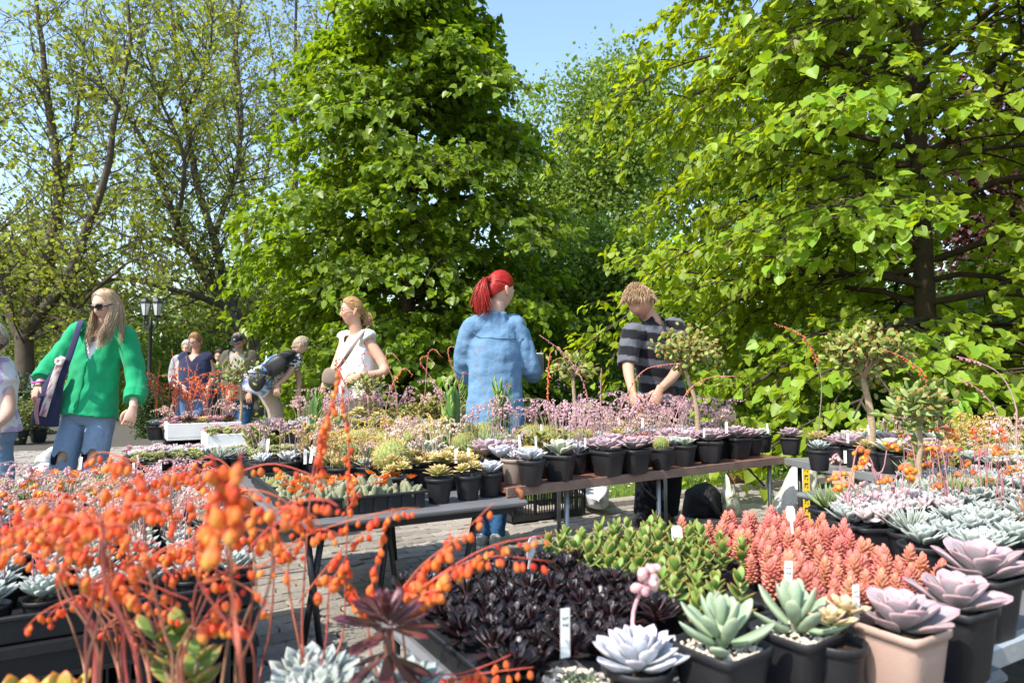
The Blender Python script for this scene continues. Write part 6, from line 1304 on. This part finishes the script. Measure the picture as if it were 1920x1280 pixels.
spike([(1535,800),(1541,720),(1530,670),(1500,625),(1452,606)],3.4,'slender stalk of red-orange bells arching left of the round-headed bonsai',30,.42,bell_or,(.25,.18,.16),.8)
spike([(1765,850),(1755,770),(1735,705),(1700,672),(1660,655)],2.9,'stalk of coral bells arching over the round-headed bonsai',32,.5,bell_or,(.5,.22,.18),.75,ztab=.506)
spike([(1908,830),(1905,760),(1880,705),(1840,680),(1795,668)],2.5,'long bare pinkish stalk nodding at its tip with magenta buds',9,.16,bell_pk,(.50,.32,.30),.8,ztab=.506)
spike([(1885,840),(1860,760),(1820,720),(1790,705)],2.6,'short pink stalk with magenta bell tip below the long nodding one',10,.3,bell_pk,(.5,.3,.3),.8,ztab=.506)
spike([(1110,800),(1095,720),(1060,665),(1012,628)],3.6,'coral spike leaning left beside the phone',36,.62,bell_pk,(.5,.25,.22),.75)
spike([(1030,800),(1027,720),(1030,670),(1038,655)],3.45,'upright orange bell spike beside the phone',26,.5,bell_or,(.4,.2,.15),.9)
spike([(1128,790),(1126,740),(1127,690)],3.7,'short pink spike before the far shrubs',18,.6,bell_pk,(.5,.3,.3),.7)
spike([(1160,780),(1185,720),(1215,690),(1275,680)],3.6,'arching stalk of red bells across the forearms of the man',26,.6,bell_or,(.5,.25,.2),.6)
spike([(1262,800),(1290,735),(1330,708),(1385,705)],3.6,'low arching stalk of red bells under the loosely branched bonsai',26,.6,bell_or,(.5,.25,.2),.6)
for i,(x0,x1,y1) in enumerate(((700,690,660),(745,735,662),(790,815,655),(830,800,668),(865,852,650),(720,760,690),(655,640,672))):
    spike([(x0,790),(x0+(x1-x0)*.3,730),(x1-12,y1+10),(x1,y1),(x1+14,y1+14)],5.1 if i<5 else 3.6,'tall orange-belled stalk between the white blouse and the denim shirt',16,.4,bell_or,(.5,.25,.2),.8,sd=i,group='orange stalks beside the white blouse')
for i,(x0,x1,y1) in enumerate(((880,870,690),(915,900,640),(935,950,712),(900,985,760))):
    spike([(x0,830),(x0,770),(x1-8,y1+40),(x1,y1+8),(x1+10,y1+14)],3.75,'thin dry tan flower stalk in front of the denim shirt',6,.15,bell_or,(.45,.33,.22),.5,r0=.002,ztab=.521,sd=i,group='dry stalks before the denim shirt')
for i,(x0,x1,y1) in enumerate(((335,325,655),(362,350,668),(415,440,668),(300,280,690),(345,372,682),(290,300,676))):
    spike([(x0,800),(x0+(x1-x0)*.4,740),((x0+x1*2)/3,(y1+30)),(x1,y1)],5.0,'coral-red spike before the woman in the navy top',26,.7,bell_or,(.55,.22,.18),.85,sd=i,group='coral spikes before the navy top')

bell_oy=MB(); V,F,C=bell(.0085,.019,(.76,.17,.05),(.90,.50,.05),7); bell_oy.add(V,F,C); bell_oy=bell_oy.mesh('flower',flow_m)
bell_bud=MB(); V,F,C=bell(.0055,.013,(.55,.42,.38),(.66,.52,.45),6); bell_bud.add(V,F,C); bell_bud=bell_bud.mesh('flower',flow_m)
rs=random.Random(31)
for i in range(22):
    px=rs.uniform(1580,1915); Y=rs.uniform(1.95,2.75); zt=on_z(px,703,.5) if False else None
    yb=703+(CAM_H-.60)/Y*FPX; yt=rs.uniform(775,900) if px>1700 else rs.uniform(815,900); sd=rs.choice((-1,1)); l=rs.uniform(20,60)
    q=frame_pos((0,0),0,0,0); pt=on_y(px,yb,Y); a_=(pt[:2]-O6)@U[:2]; b_=(pt[:2]-O6)@W[:2]
    if b_>1.48 or (b_>.95 and a_<2.18) or b_<.22: continue
    o=spike([(px,yb-40),(px+sd*6,(yb+yt)/2),(px+sd*l*.5,yt+4),(px+sd*l,yt+16)],Y,'pink-stalked grey echeveria nodding with orange-yellow bells above the blue-grey rosettes',9,.22,bell_oy if i%4 else bell_bud,(.52,.25,.28),.95,r0=.0030,ztab=.506,sd=i,group='tall orange-yellow stalks on the steel-railed table')
# ------------------------------------------------------------------ foreground: orange flower stalks close to the lens
O0=O6; T0=folding_table((O6-1.25*U[:2]-.15*W[:2]),A,1.16,.60,.48,'small dark table holding the blurred orange-flowering succulents',[(.05,.06,0,0),(.05,.5,0,0),(1.1,.06,0,0),(1.1,.5,0,0)])
bell_fg=MB(); V,F,C=bell(.0070,.0195,(.74,.10,.035),(.86,.30,.05),8); bell_fg.add(V,F,C); bell_fg=bell_fg.mesh('flower',flow_m)
bell_fg2=MB(); V,F,C=bell(.0075,.021,(.78,.17,.05),(.80,.52,.10),8); bell_fg2.add(V,F,C); bell_fg2=bell_fg2.mesh('flower',flow_m)
FG=[]
def fg_plant(px,Y,lab,rosk='blue_echeveria',sc=1.2):
    base=on_y(px,1280,Y); base[2]=.481; o=empty('flowering_succulent',tuple(base),0,lab,'succulent'); obj('pot',POT['square'],None,o); obj('soil',SOIL['square'],None,o); obj('rosette',KIND[rosk][0][0][1],None,o,(0,0,.09),(0,0,1),(sc,)*3); return o
def fg_stalk(o,pts,Y,branches,stemc=(.48,.13,.08),nb=14,sz=1.,r0=.0015,Y1=None):
    """stalk through pixels at depth Y; branches: list of pixel polylines hung with bells"""
    base=np.array(o.location); r=np.random.default_rng(int(pts[0][0]*7+pts[-1][1]))
    S=spline(np.vstack([[0,0,.095]]+[on_y(px,py,Y)-base for px,py in pts]),22)
    mb=MB(); V,F=tube(S,np.linspace(r0*1.25,r0*.7,22),6); mb.add(V,F,stemc); st=mb.build('flower_stalk',suc,o)
    for br in branches:
        dy=r.uniform(-.04,.04); Q=np.array([on_y(px,py,Y+dy*i/len(br))-base for i,(px,py) in enumerate(br)]); Q=spline(Q,12); V,F=tube(Q,np.linspace(r0*.75,r0*.4,12),5); mb2=MB(); mb2.add(V,F,(.62,.12,.06)); b_=mb2.build('branch',suc,o)
        n=int(nb*r.uniform(.8,1.2)); 
        for i in range(n):
            t=(.12+.86*(i+r.random()*.5)/n)*11; k=min(10,int(t)); p=Q[k]+(Q[k+1]-Q[k])*(t-k); s=sz*r.uniform(.65,1.12)*(1.05-.45*t/11)
            obj('flower',bell_fg if r.random()<.7 else bell_fg2,None,b_,tuple(p+np.array([r.normal(0,.003),r.normal(0,.003),-.003-.004*r.random()])),(r.normal(0,.3),r.normal(0,.3),r.uniform(0,6)),(s,)*3)
oA=fg_plant(300,.66,'succulent close to the lens sending up the thickest orange flower sprays')
oB=fg_plant(470,.80,'succulent with orange sprays growing next to the grey-green leaves')
oC=fg_plant(585,.98,'succulent with two tall red-orange spires standing before the ribbed tray')
oD=fg_plant(740,.95,'succulent with orange sprays reaching over the black succulents')
oA2=fg_plant(175,.72,'succulent with orange sprays rising above the orange-edged jade leaves'); oB2=fg_plant(385,.72,'succulent with orange sprays behind the green jade sprig')
rf=random.Random(17)
for i in range(34):
    x0=rf.uniform(150,500); top=(x0+rf.uniform(-95,70),rf.uniform(870,1190)); Y=rf.uniform(.62,1.05); brs=[]
    for b in range(rf.choice((2,3))):
        sd=rf.choice((-1,1)) if b else (-1 if i%2 else 1); l=rf.uniform(70,190); up=rf.uniform(-70,40); brs.append([top,(top[0]+sd*l*.4,top[1]-18+up*.4),(top[0]+sd*l*.8,top[1]+up),(top[0]+sd*l,top[1]+up+rf.uniform(10,45))])
    fg_stalk(oA2 if x0<215 else (oA if x0<330 else (oB2 if x0<420 else oB)),[(x0,1270),((x0*2+top[0])/3+rf.uniform(-14,14),1180),(top[0]+rf.uniform(-10,10),(1180+top[1])/2),top],Y,brs,nb=9,sz=rf.uniform(.65,.95),stemc=rf.choice(((.36,.09,.06),(.22,.08,.06),(.32,.15,.09))))
fg_stalk(oB,[(455,1270),(440,1150),(425,1000),(432,900)],.55,[[(430,1000),(440,960),(448,910),(450,870),(452,845)],[(430,960),(415,920),(405,880),(395,850)],[(428,1020),(400,985),(370,965)]],nb=10,sz=1.05)
fg_stalk(oC,[(567,1200),(572,1060),(585,900),(605,790)],.98,[[(600,860),(612,790),(628,730),(640,672)],[(590,900),(600,850),(606,800),(612,770)]],nb=17,sz=.7)
fg_stalk(oC,[(640,1200),(648,1060),(652,960),(652,900)],1.05,[[(652,940),(655,860),(648,780),(636,700)],[(650,960),(662,935),(668,905)]],nb=16,sz=.7)
fg_stalk(oC,[(560,1200),(540,1090),(545,1030)],.95,[[(470,1075),(560,1010),(650,977),(740,955),(788,952)],[(545,1040),(520,1010),(500,1000)]],nb=18,sz=.9)
fg_stalk(oC,[(610,1210),(615,1130),(620,1080)],.95,[[(560,1130),(610,1065),(660,1010),(700,990)],[(615,1100),(640,1060),(650,1040)]],nb=12,sz=.95)
fg_stalk(oD,[(700,1240),(690,1160),(700,1080)],.95,[[(690,1130),(705,1060),(722,995),(737,952)],[(690,1150),(660,1100),(650,1080)]],nb=14,sz=1.)
fg_stalk(oD,[(740,1240),(735,1160),(745,1100)],.92,[[(735,1130),(790,1060),(860,1005),(925,942)],[(740,1120),(780,1080),(832,1030),(845,990)]],nb=18,sz=1.)
fg_stalk(oD,[(760,1250),(755,1170),(770,1110)],.92,[[(765,1120),(850,1060),(930,1020),(1040,1000)],[(765,1120),(840,1070),(920,1042),(1035,1052)],[(760,1130),(800,1110),(830,1105)]],nb=22,sz=1.)
fg_stalk(oD,[(790,1270),(800,1255)],.92,[[(800,1262),(860,1262),(920,1243),(958,1226)],[(830,1275),(900,1262),(1000,1250)]],nb=10,sz=1.)
# dark red aeonium on its stem
base=on_y(722,1280,.86); base[2]=.481
o=empty('dark_aeonium',tuple(base),0,'large dark wine-red aeonium in front of the tray of black succulents','aeonium'); obj('pot',POT['round'],None,o); obj('soil',SOIL['round'],None,o)
hd=on_y(725,1178,.86)-base
mb=MB(); V,F=tube(spline([[0,0,.09],[.006,0,.16],hd],8),.006,7); mb.add(V,F,(.22,.10,.08)); mb.build('stem',suc,o)
rosette_obj(o,lm_dark,[Matrix.Rotation(.12,4,'X') @ M for M in ros_mats(24,66,-8,.012,.018,.45,1.,50,.1)],hd[2],off=(hd[0],hd[1]))
rosette_obj(o,lm_dark,[M for M in ros_mats(8,-20,-50,.01,.0,.9,1.15,51,.12)],hd[2]-.03,off=(hd[0],hd[1]))
# grey-green leaves and orange-edged jade along the lower edge
for px,Y,k,s,lab in ((600,.90,'blue_echeveria',1.35,'broad grey-green leaves below the dark aeonium'),(500,.84,'blue_echeveria',1.3,'grey-green rosette under the orange sprays'),(350,.86,'jade_sprig',1.2,'green jade sprig among the orange stalks')):
    b=on_y(px,1262,Y); z=b[2]; b[2]=.481; o=plant(k,tuple(b),'','round',s,label=lab)
b=on_y(70,1275,.80); b[2]=.481
o=empty('jade_plant',tuple(b),0,'orange-edged jade leaves close to the lens','jade plant'); obj('pot',POT['round'],None,o); obj('soil',SOIL['round'],None,o)
lj=leaf_mesh(suc,.05,.028,.009,OVAL,.001,.004,8,8,((.26,.36,.05),(.42,.40,.07),(.70,.20,.05)))
zt=on_y(70,1275,.80)[2]-.481
for k,(x,y) in enumerate(((-.02,0),(.022,.01),(.0,-.02))): rosette_obj(o,lj,ros_mats(9,80,25,.006,.012,.7,1,60+k,.15),max(.09,zt-.045),off=(x,y))
mb=MB(); V,F=tube([[0,0,.08],[0,0,max(.1,zt-.03)]],.009,7); mb.add(V,F,(.3,.25,.15)); mb.build('stem',suc,o)

# ------------------------------------------------------------------ plant labels, price card
def strip(w,h,t=.0012,shape='strip'):
    mb=MB()
    if shape=='strip': V,F=box(-w/2,w/2,-t/2,t/2,0,h,.0003); mb.add(V,F)
    else:
        pts=[(-.12,0),(.12,0),(.14,.42),(.42,.5),(.5,.62),(.5,.9),(.3,1),(-.3,1),(-.5,.9),(-.5,.62),(-.42,.5),(-.14,.42)]; n=len(pts)
        V=np.array([[x*w,s*t/2,y*h] for s in (-1,1) for x,y in pts]); F=[np.array([list(range(n))]),np.array([list(range(2*n-1,n-1,-1))]),np.array([[i,n+i,n+(i+1)%n,(i+1)%n] for i in range(n)])]; mb.add(V,F)
    return mb
def marks(lines,w,h):
    mb=MB(); r=random.Random(len(lines)+int(h*1e4))
    for (z,segs) in lines:
        for x0,z0,x1,z1 in segs:
            d=np.array([x1-x0,0,z1-z0]); n=nrmz(np.array([-d[2],0,d[0]]))*.0007; a=np.array([x0,-.0011,z+z0]); b=np.array([x1,-.0011,z+z1]); mb.add([a-n,b-n,b+n,a+n],np.array([[0,1,2,3]]))
    return mb
LAB_S=strip(.016,.075).mesh('strip',white_pl,False); LAB_B=strip(.028,.085,shape='paddle').mesh('paddle',white_pl,False)
LAB_M=marks([(.062,[(-.005,0,-.003,-.004),(-.003,-.004,-.001,0),(.001,-.004,.003,0),(.003,0,.005,-.002)]),(.052,[(-.004,-.004,-.004,0),(-.004,0,-.001,-.002),(.001,0,.001,-.004),(.001,-.004,.004,-.004),(.004,-.004,.004,0)])],0,0).mesh('handwriting',ink,False)
def label_at(px,py,Y,lab,h=.075,kind='s',rz=0.,tilt=0.,group=None,sc=1.):
    p=on_y(px,py,Y); o=empty('plant_label',tuple(p),rz,lab,'label',group,sc); q=obj('strip' if kind=='s' else 'paddle',LAB_S if kind=='s' else LAB_B,None,o,(0,0,0),(tilt,0,0)); 
    if kind=='s': obj('handwriting',LAB_M,None,q)
    return o
label_at(1060,1232,1.03,'white plastic label strip standing in the gritted bowl',sc=.95,rz=.35)
label_at(1478,1118,1.22,'white label strip behind the first pachyphytum',rz=-.1,sc=.85,tilt=.1)
label_at(1606,1162,1.12,'white label strip at the rim of the beige pot',rz=.2,sc=.75)
label_at(1272,1048,1.72,'white paddle-shaped label among the jade plants',kind='b',tilt=-.2,sc=.95)
label_at(1486,1000,1.75,'white paddle-shaped label among the coral sedum',kind='b',sc=.8,tilt=-.2)
label_at(990,1080,1.52,'white paddle label tilted over the black succulents',kind='b',rz=.9,tilt=.15,sc=1.05)
label_at(1843,1030,1.55,'white label strip behind the broadest lilac echeveria',sc=.7)
rl=random.Random(8)
for i,(px,py,Y) in enumerate(((1097,838,3.25),(1240,840,3.5),(975,838,2.9),(1160,800,3.6),(1015,812,3.3),(1205,800,3.6),(1320,820,3.6),(1362,812,3.7),(1590,830,3.35),(1440,812,3.9),(855,868,2.9),(878,858,2.95),(1005,838,2.95),(1120,845,3.3),(1630,815,3.3),(1870,820,2.7),(1585,868,3.0))):
    label_at(px,py,Y,'small white label strip stuck between the pots on the middle tables',rz=rl.uniform(-.4,.4),tilt=rl.uniform(-.3,.1),group='label strips on the middle tables',sc=rl.uniform(.55,.8))
for i,(px,py,Y) in enumerate(((572,870,3.0),(582,868,3.05),(500,850,3.3),(250,890,3.3),(205,880,3.3),(150,880,3.4),(300,890,2.6),(430,930,2.5),(200,1020,2.0))):
    label_at(px,py,Y,'thin white label stick among the trays of cacti',rz=rl.uniform(-.4,.4),tilt=rl.uniform(-.3,.1),group='label sticks among the cactus trays',sc=rl.uniform(.7,1.))
def text_mesh(s,size,mat,name='lettering'):
    cu=bpy.data.curves.new(name,'FONT'); cu.body=s; cu.size=size; cu.align_x='CENTER'; cu.align_y='CENTER'; cu.extrude=.0003
    t=bpy.data.objects.new('tmp',cu); COL.objects.link(t); me=bpy.data.meshes.new_from_object(t.evaluated_get(bpy.context.evaluated_depsgraph_get())) ; bpy.data.objects.remove(t); me.name=name; me.materials.clear(); me.materials.append(mat); return me
kraft=plain('kraft_card',(.62,.42,.22),.8,.2,.1,30)
def price_card(px,py,Y,s,lab,w=.075,h=.045,rz=.05):
    p=on_y(px,py,Y); o=empty('price_card',tuple(p-[0,0,.10]),rz,lab,'price card')
    mb=MB(); V,F=box(-w/2,w/2,-.001,.001,.10-h/2,.10+h/2); mb.add(V,F); c=mb.build('card',kraft,o,smooth=False); c.rotation_euler=(0,.06,0)
    obj('lettering',text_mesh(s,.026,ink),None,c,(0,-.0016,.10),(math.pi/2,0,0)); mb=MB(); V,F=tube([[0,.003,-.01],[0,.003,.10]],.0025,6); mb.add(V,F); mb.build('stick',plain('stick_wood',(.5,.36,.2),.8,.2,.2,60),o)
price_card(1578,895,2.35,'2 €','brown card reading 2 € on a stick above the blue-grey echeverias')
price_card(990,845,2.95,'5,-','small round-cornered tan price card among the frosty echeverias',.05,.045,.1)

# ------------------------------------------------------------------ under and behind the tables
crate(on_z(960,985,0)[:2]-[0,0],A,.62,.40,.02,.27,'black crate standing on the paving under the tables')
bagw=vcol('white_sack',.6,.35,.12,(1,1,1),nscale=14,var=.06,rnd=0,hue=0,bump=.35,bscale=40)
def sack(px,py,Y,pts,lab,col,thick,cat='bag',mat=None,name='plastic_bag'):
    """crumpled bag: outline drawn in pixels at depth Y, swollen to its own thickness"""
    P=np.array([on_y(x,y,Y) for x,y in pts]); c=P.mean(0); b=np.array([c[0],Y,0]); o=empty(name,tuple(b),0,lab,cat); n=len(P); mb=MB(); r=np.random.default_rng(int(px)); Vs=[]
    rings=[]
    Q=np.vstack([spline(np.vstack([P,P[:1]]),33)[:-1]])
    for t,s in ((-1,.05),(-.92,.45),(-.6,.8),(0,1),(.6,.8),(.92,.45),(1,.05)):
        R_=c+(Q-c)*s; R_[:,1]=Y+t*thick; rings.append(R_-b)
    V=np.array(rings); V=V.reshape(-1,3); nz=np.array([mnoise.noise(Vector(v)*14) for v in V]); nz2=np.array([mnoise.noise(Vector(v)*35) for v in V]); V=V+nrmz(V-(c-b))*(nz*.025+nz2*.010)[:,None]; V[:,2]=np.maximum(V[:,2],.004)
    k=32; idx=np.arange(7*k).reshape(7,k); q=np.stack([idx[:-1],np.roll(idx[:-1],-1,1),np.roll(idx[1:],-1,1),idx[1:]],-1).reshape(-1,4); mb.add(V,[q,idx[:1],idx[-1:]],col); mb.build('sheet',mat or bagw,o,smooth=True); return o
o=sack(1500,900,4.6,[(1440,965),(1462,920),(1488,875),(1515,862),(1532,880),(1528,935),(1522,985),(1480,990)],'tall white sack with a yellow printed band beside the table leg',(.66,.64,.58),.12,'sack',name='white_sack')
mb=MB(); bb=np.array(o.location); Q=np.array([on_y(x,y,4.47)-bb for x,y in ((1505,868),(1518,868),(1520,985),(1506,985))]); mb.add(Q,np.array([[0,1,2,3]])); q=mb.build('printed_band',plain('yellow_print',(.75,.52,.03),.6,.3,.05,20),o,smooth=False)
for i in range(7):
    z0=.93-.13*i; a=lerp(Q[0],Q[3],.06+.13*i); e=lerp(Q[1],Q[2],.06+.13*i); mb=MB(); d=(e-a); 
    for s0,s1,y0,y1 in ((.25,.75,0,.012),(.25,.38,.012,.03),(.62,.75,.02,.035)):
        zz=np.array([0,-.004,-1.]); mb.add([a+d*s0+zz*y0,a+d*s1+zz*y0,a+d*s1+zz*y1,a+d*s0+zz*y1],np.array([[0,1,2,3]]))
    mb.build('print_mark',ink,q,smooth=False)
sack(1110,920,5.2,[(1082,915),(1110,912),(1138,908),(1142,940),(1125,955),(1095,945)],'flattened white plastic bag lying at the kerb under the tables',(.72,.73,.75),.2)
sack(1362,920,5.0,[(1352,960),(1356,915),(1361,888),(1368,905),(1382,930),(1385,965)],'upright translucent white plastic bag on the lawn edge',(.6,.62,.5),.07)
bk=plain('black_nylon',(.012,.012,.014),.7,.3,.3,30,.3,80)
sack(1320,930,5.05,[(1278,985),(1282,935),(1300,910),(1325,905),(1346,918),(1356,950),(1356,990)],'dark rucksack with a grey-green flap on the ground behind the rust-brown table',(.1,.1,.1),.13,'rucksack',bk,'rucksack')
post=empty('wooden_post',tuple(on_z(1382,912,0)),0,'short rusty brown post standing on the lawn','post'); mb=MB(); V,F=tube([[0,0,-.05],[0,0,.22]],[.075,.072],14); mb.add(V,F); mb.build('shaft',plain('rusty_post',(.14,.06,.035),.85,.2,.4,20,.5,60),post); mb=MB(); V,F=lathe([(.001,.226),(.06,.226),(.078,.222),(.078,.21)],14); mb.add(V,F); mb.build('cap',plain('rusty_cap',(.10,.05,.03),.8,.3,.3,30),post)
for px,py,pts,lab in ((70,890,[(30,920),(50,885),(80,868),(100,880),(95,905),(60,925)],'white plastic bag lying behind the cactus trays'),(85,860,[(66,872),(80,850),(100,838),(110,850),(105,870)],'crumpled white bag on the paving behind the woman in green'),(60,950,[(15,985),(20,955),(60,945),(80,955),(75,990)],'white plastic sheet folded at the end of the low table')):
    sack(px,py,(5.6,6.4,3.0)[('behind the cactus' not in lab)+('folded' in lab)],pts,lab,(.70,.70,.72),.12)
# pots of shrubs on the square behind
for i,(px,py) in enumerate(((35,832),(72,828))):
    p=on_z(px,py,0); o=empty('potted_shrub',tuple(p),i,('leafy variegated shrub in black tub beside the crumpled bag','leafy variegated shrub in black tub further from the crumpled bag')[1-i],'shrub'); obj('pot',POT['round'],None,o,scale=(2.3,2.3,2.1)); r=np.random.default_rng(i+5); n=700
    pos=r.normal(0,.13,(n,3))*[1,1,.9]+[0,0,.42]; mb=MB(); mb.add(place(DIAM*[1.2,1,1],pos,r.normal(0,1,(n,3)),r.normal(0,.5,(n,3))+[0,0,.6],r.uniform(.03,.06,n)),rep(DF,n,4),np.repeat(leaf_cols(n,(.16,.19,.08),r),4,0)); mb.build('foliage',far_m,o); mb=MB(); 
    for k in range(7): V,F=tube(spline([[0,0,.18],r.normal(0,.04,3)+[0,0,.32],r.normal(0,.1,3)+[0,0,.5]],5),.006,4); mb.add(V,F)
    mb.build('stem',bark_d,o)
# street lamp with two lanterns
lp=on_z(278,790,0) if False else on_y(280,703,13.0); lp[2]=0
iron=plain('lamp_iron',(.014,.016,.017),.5,.45,.2,30); glass=plain('milk_glass',(.62,.64,.62),.25,.5,.05,20)
lo=empty('street_lamp',tuple(lp),0,'old-fashioned black street lamp with two white-paned lanterns','street lamp')
s_=13/FPX; zt=CAM_H+(703-592)*s_
mb=MB(); V,F=lathe([(.10,0),(.10,.3),(.07,.35),(.05,.5),(.04,.9),(.05,.95),(.035,1.0),(.03,zt-.25),(.05,zt-.22),(.03,zt-.15),(.02,zt-.02),(.001,zt)],14); mb.add(V,F); mb.build('pole',iron,lo)
for sx in (-1,1):
    mb=MB(); V,F=tube(spline([[0,0,zt-.28],[sx*.07,0,zt-.26],[sx*.12,0,zt-.15],[sx*.115,0,zt-.02]],8),.016,6); mb.add(V,F); mb.build('arm',iron,lo)
    ln=MB(); x=sx*.115; V,F=lathe([(.001,zt-.02),(.055,zt-.01),(.06,zt+.01)],6); ln.add(V+[x,0,0],F); V,F=lathe([(.112,zt+.24),(.116,zt+.26),(.098,zt+.275),(.065,zt+.32),(.022,zt+.345),(.022,zt+.365),(.01,zt+.38),(.001,zt+.44)],6); ln.add(V+[x,0,0],F)
    for k in range(6):
        a=k*math.pi/3; V,F=tube([[x+.060*math.cos(a),.060*math.sin(a),zt+.01],[x+.110*math.cos(a),.110*math.sin(a),zt+.25]],.007,4); ln.add(V,F)
    l_=ln.build('lantern',iron,lo,smooth=False)
    for k in range(6):
        a0,a1=k*math.pi/3,(k+1)*math.pi/3; mb=MB(); mb.add([[x+.054*math.cos(a0),.054*math.sin(a0),zt+.012],[x+.054*math.cos(a1),.054*math.sin(a1),zt+.012],[x+.103*math.cos(a1),.103*math.sin(a1),zt+.248],[x+.103*math.cos(a0),.103*math.sin(a0),zt+.248]],np.array([[0,1,2,3]])); mb.build('pane',glass,l_,smooth=False)
# white parasol top and grey pole far behind
pp=on_y(1375,703,9.2); pp[2]=0; po=empty('parasol',tuple(pp),0,'white canopy top showing over the bushes behind the stalls','parasol'); zc=CAM_H+(703-712)*9.2/FPX
mb=MB(); V,F=lathe([(.30,zc),(.29,zc+.01),(.02,zc+.17),(.001,zc+.175)],8); mb.add(V,F,(.8,.8,.8)); mb.build('canopy',bagw,po,smooth=False); mb=MB(); V,F=tube([[0,0,0],[0,0,zc+.15]],.018,8); mb.add(V,F); mb.build('pole',steel_grey,po)
gp=on_y(500,703,12); gp[2]=0; go=empty('sign_post',tuple(gp),0,'plain grey metal post with a small blue cap beside the leaning plane','post'); mb=MB(); V,F=tube([[0,0,0],[0,0,CAM_H+(703-632)*12/FPX]],.03,10); mb.add(V,F); mb.build('pole',steel_grey,go); mb=MB(); V,F=tube([[0,0,CAM_H+(703-631)*12/FPX],[0,0,CAM_H+(703-622)*12/FPX]],.032,10); mb.add(V,F); mb.build('cap',plain('blue_cap',(.1,.25,.5),.5,.4,.1,30),go)
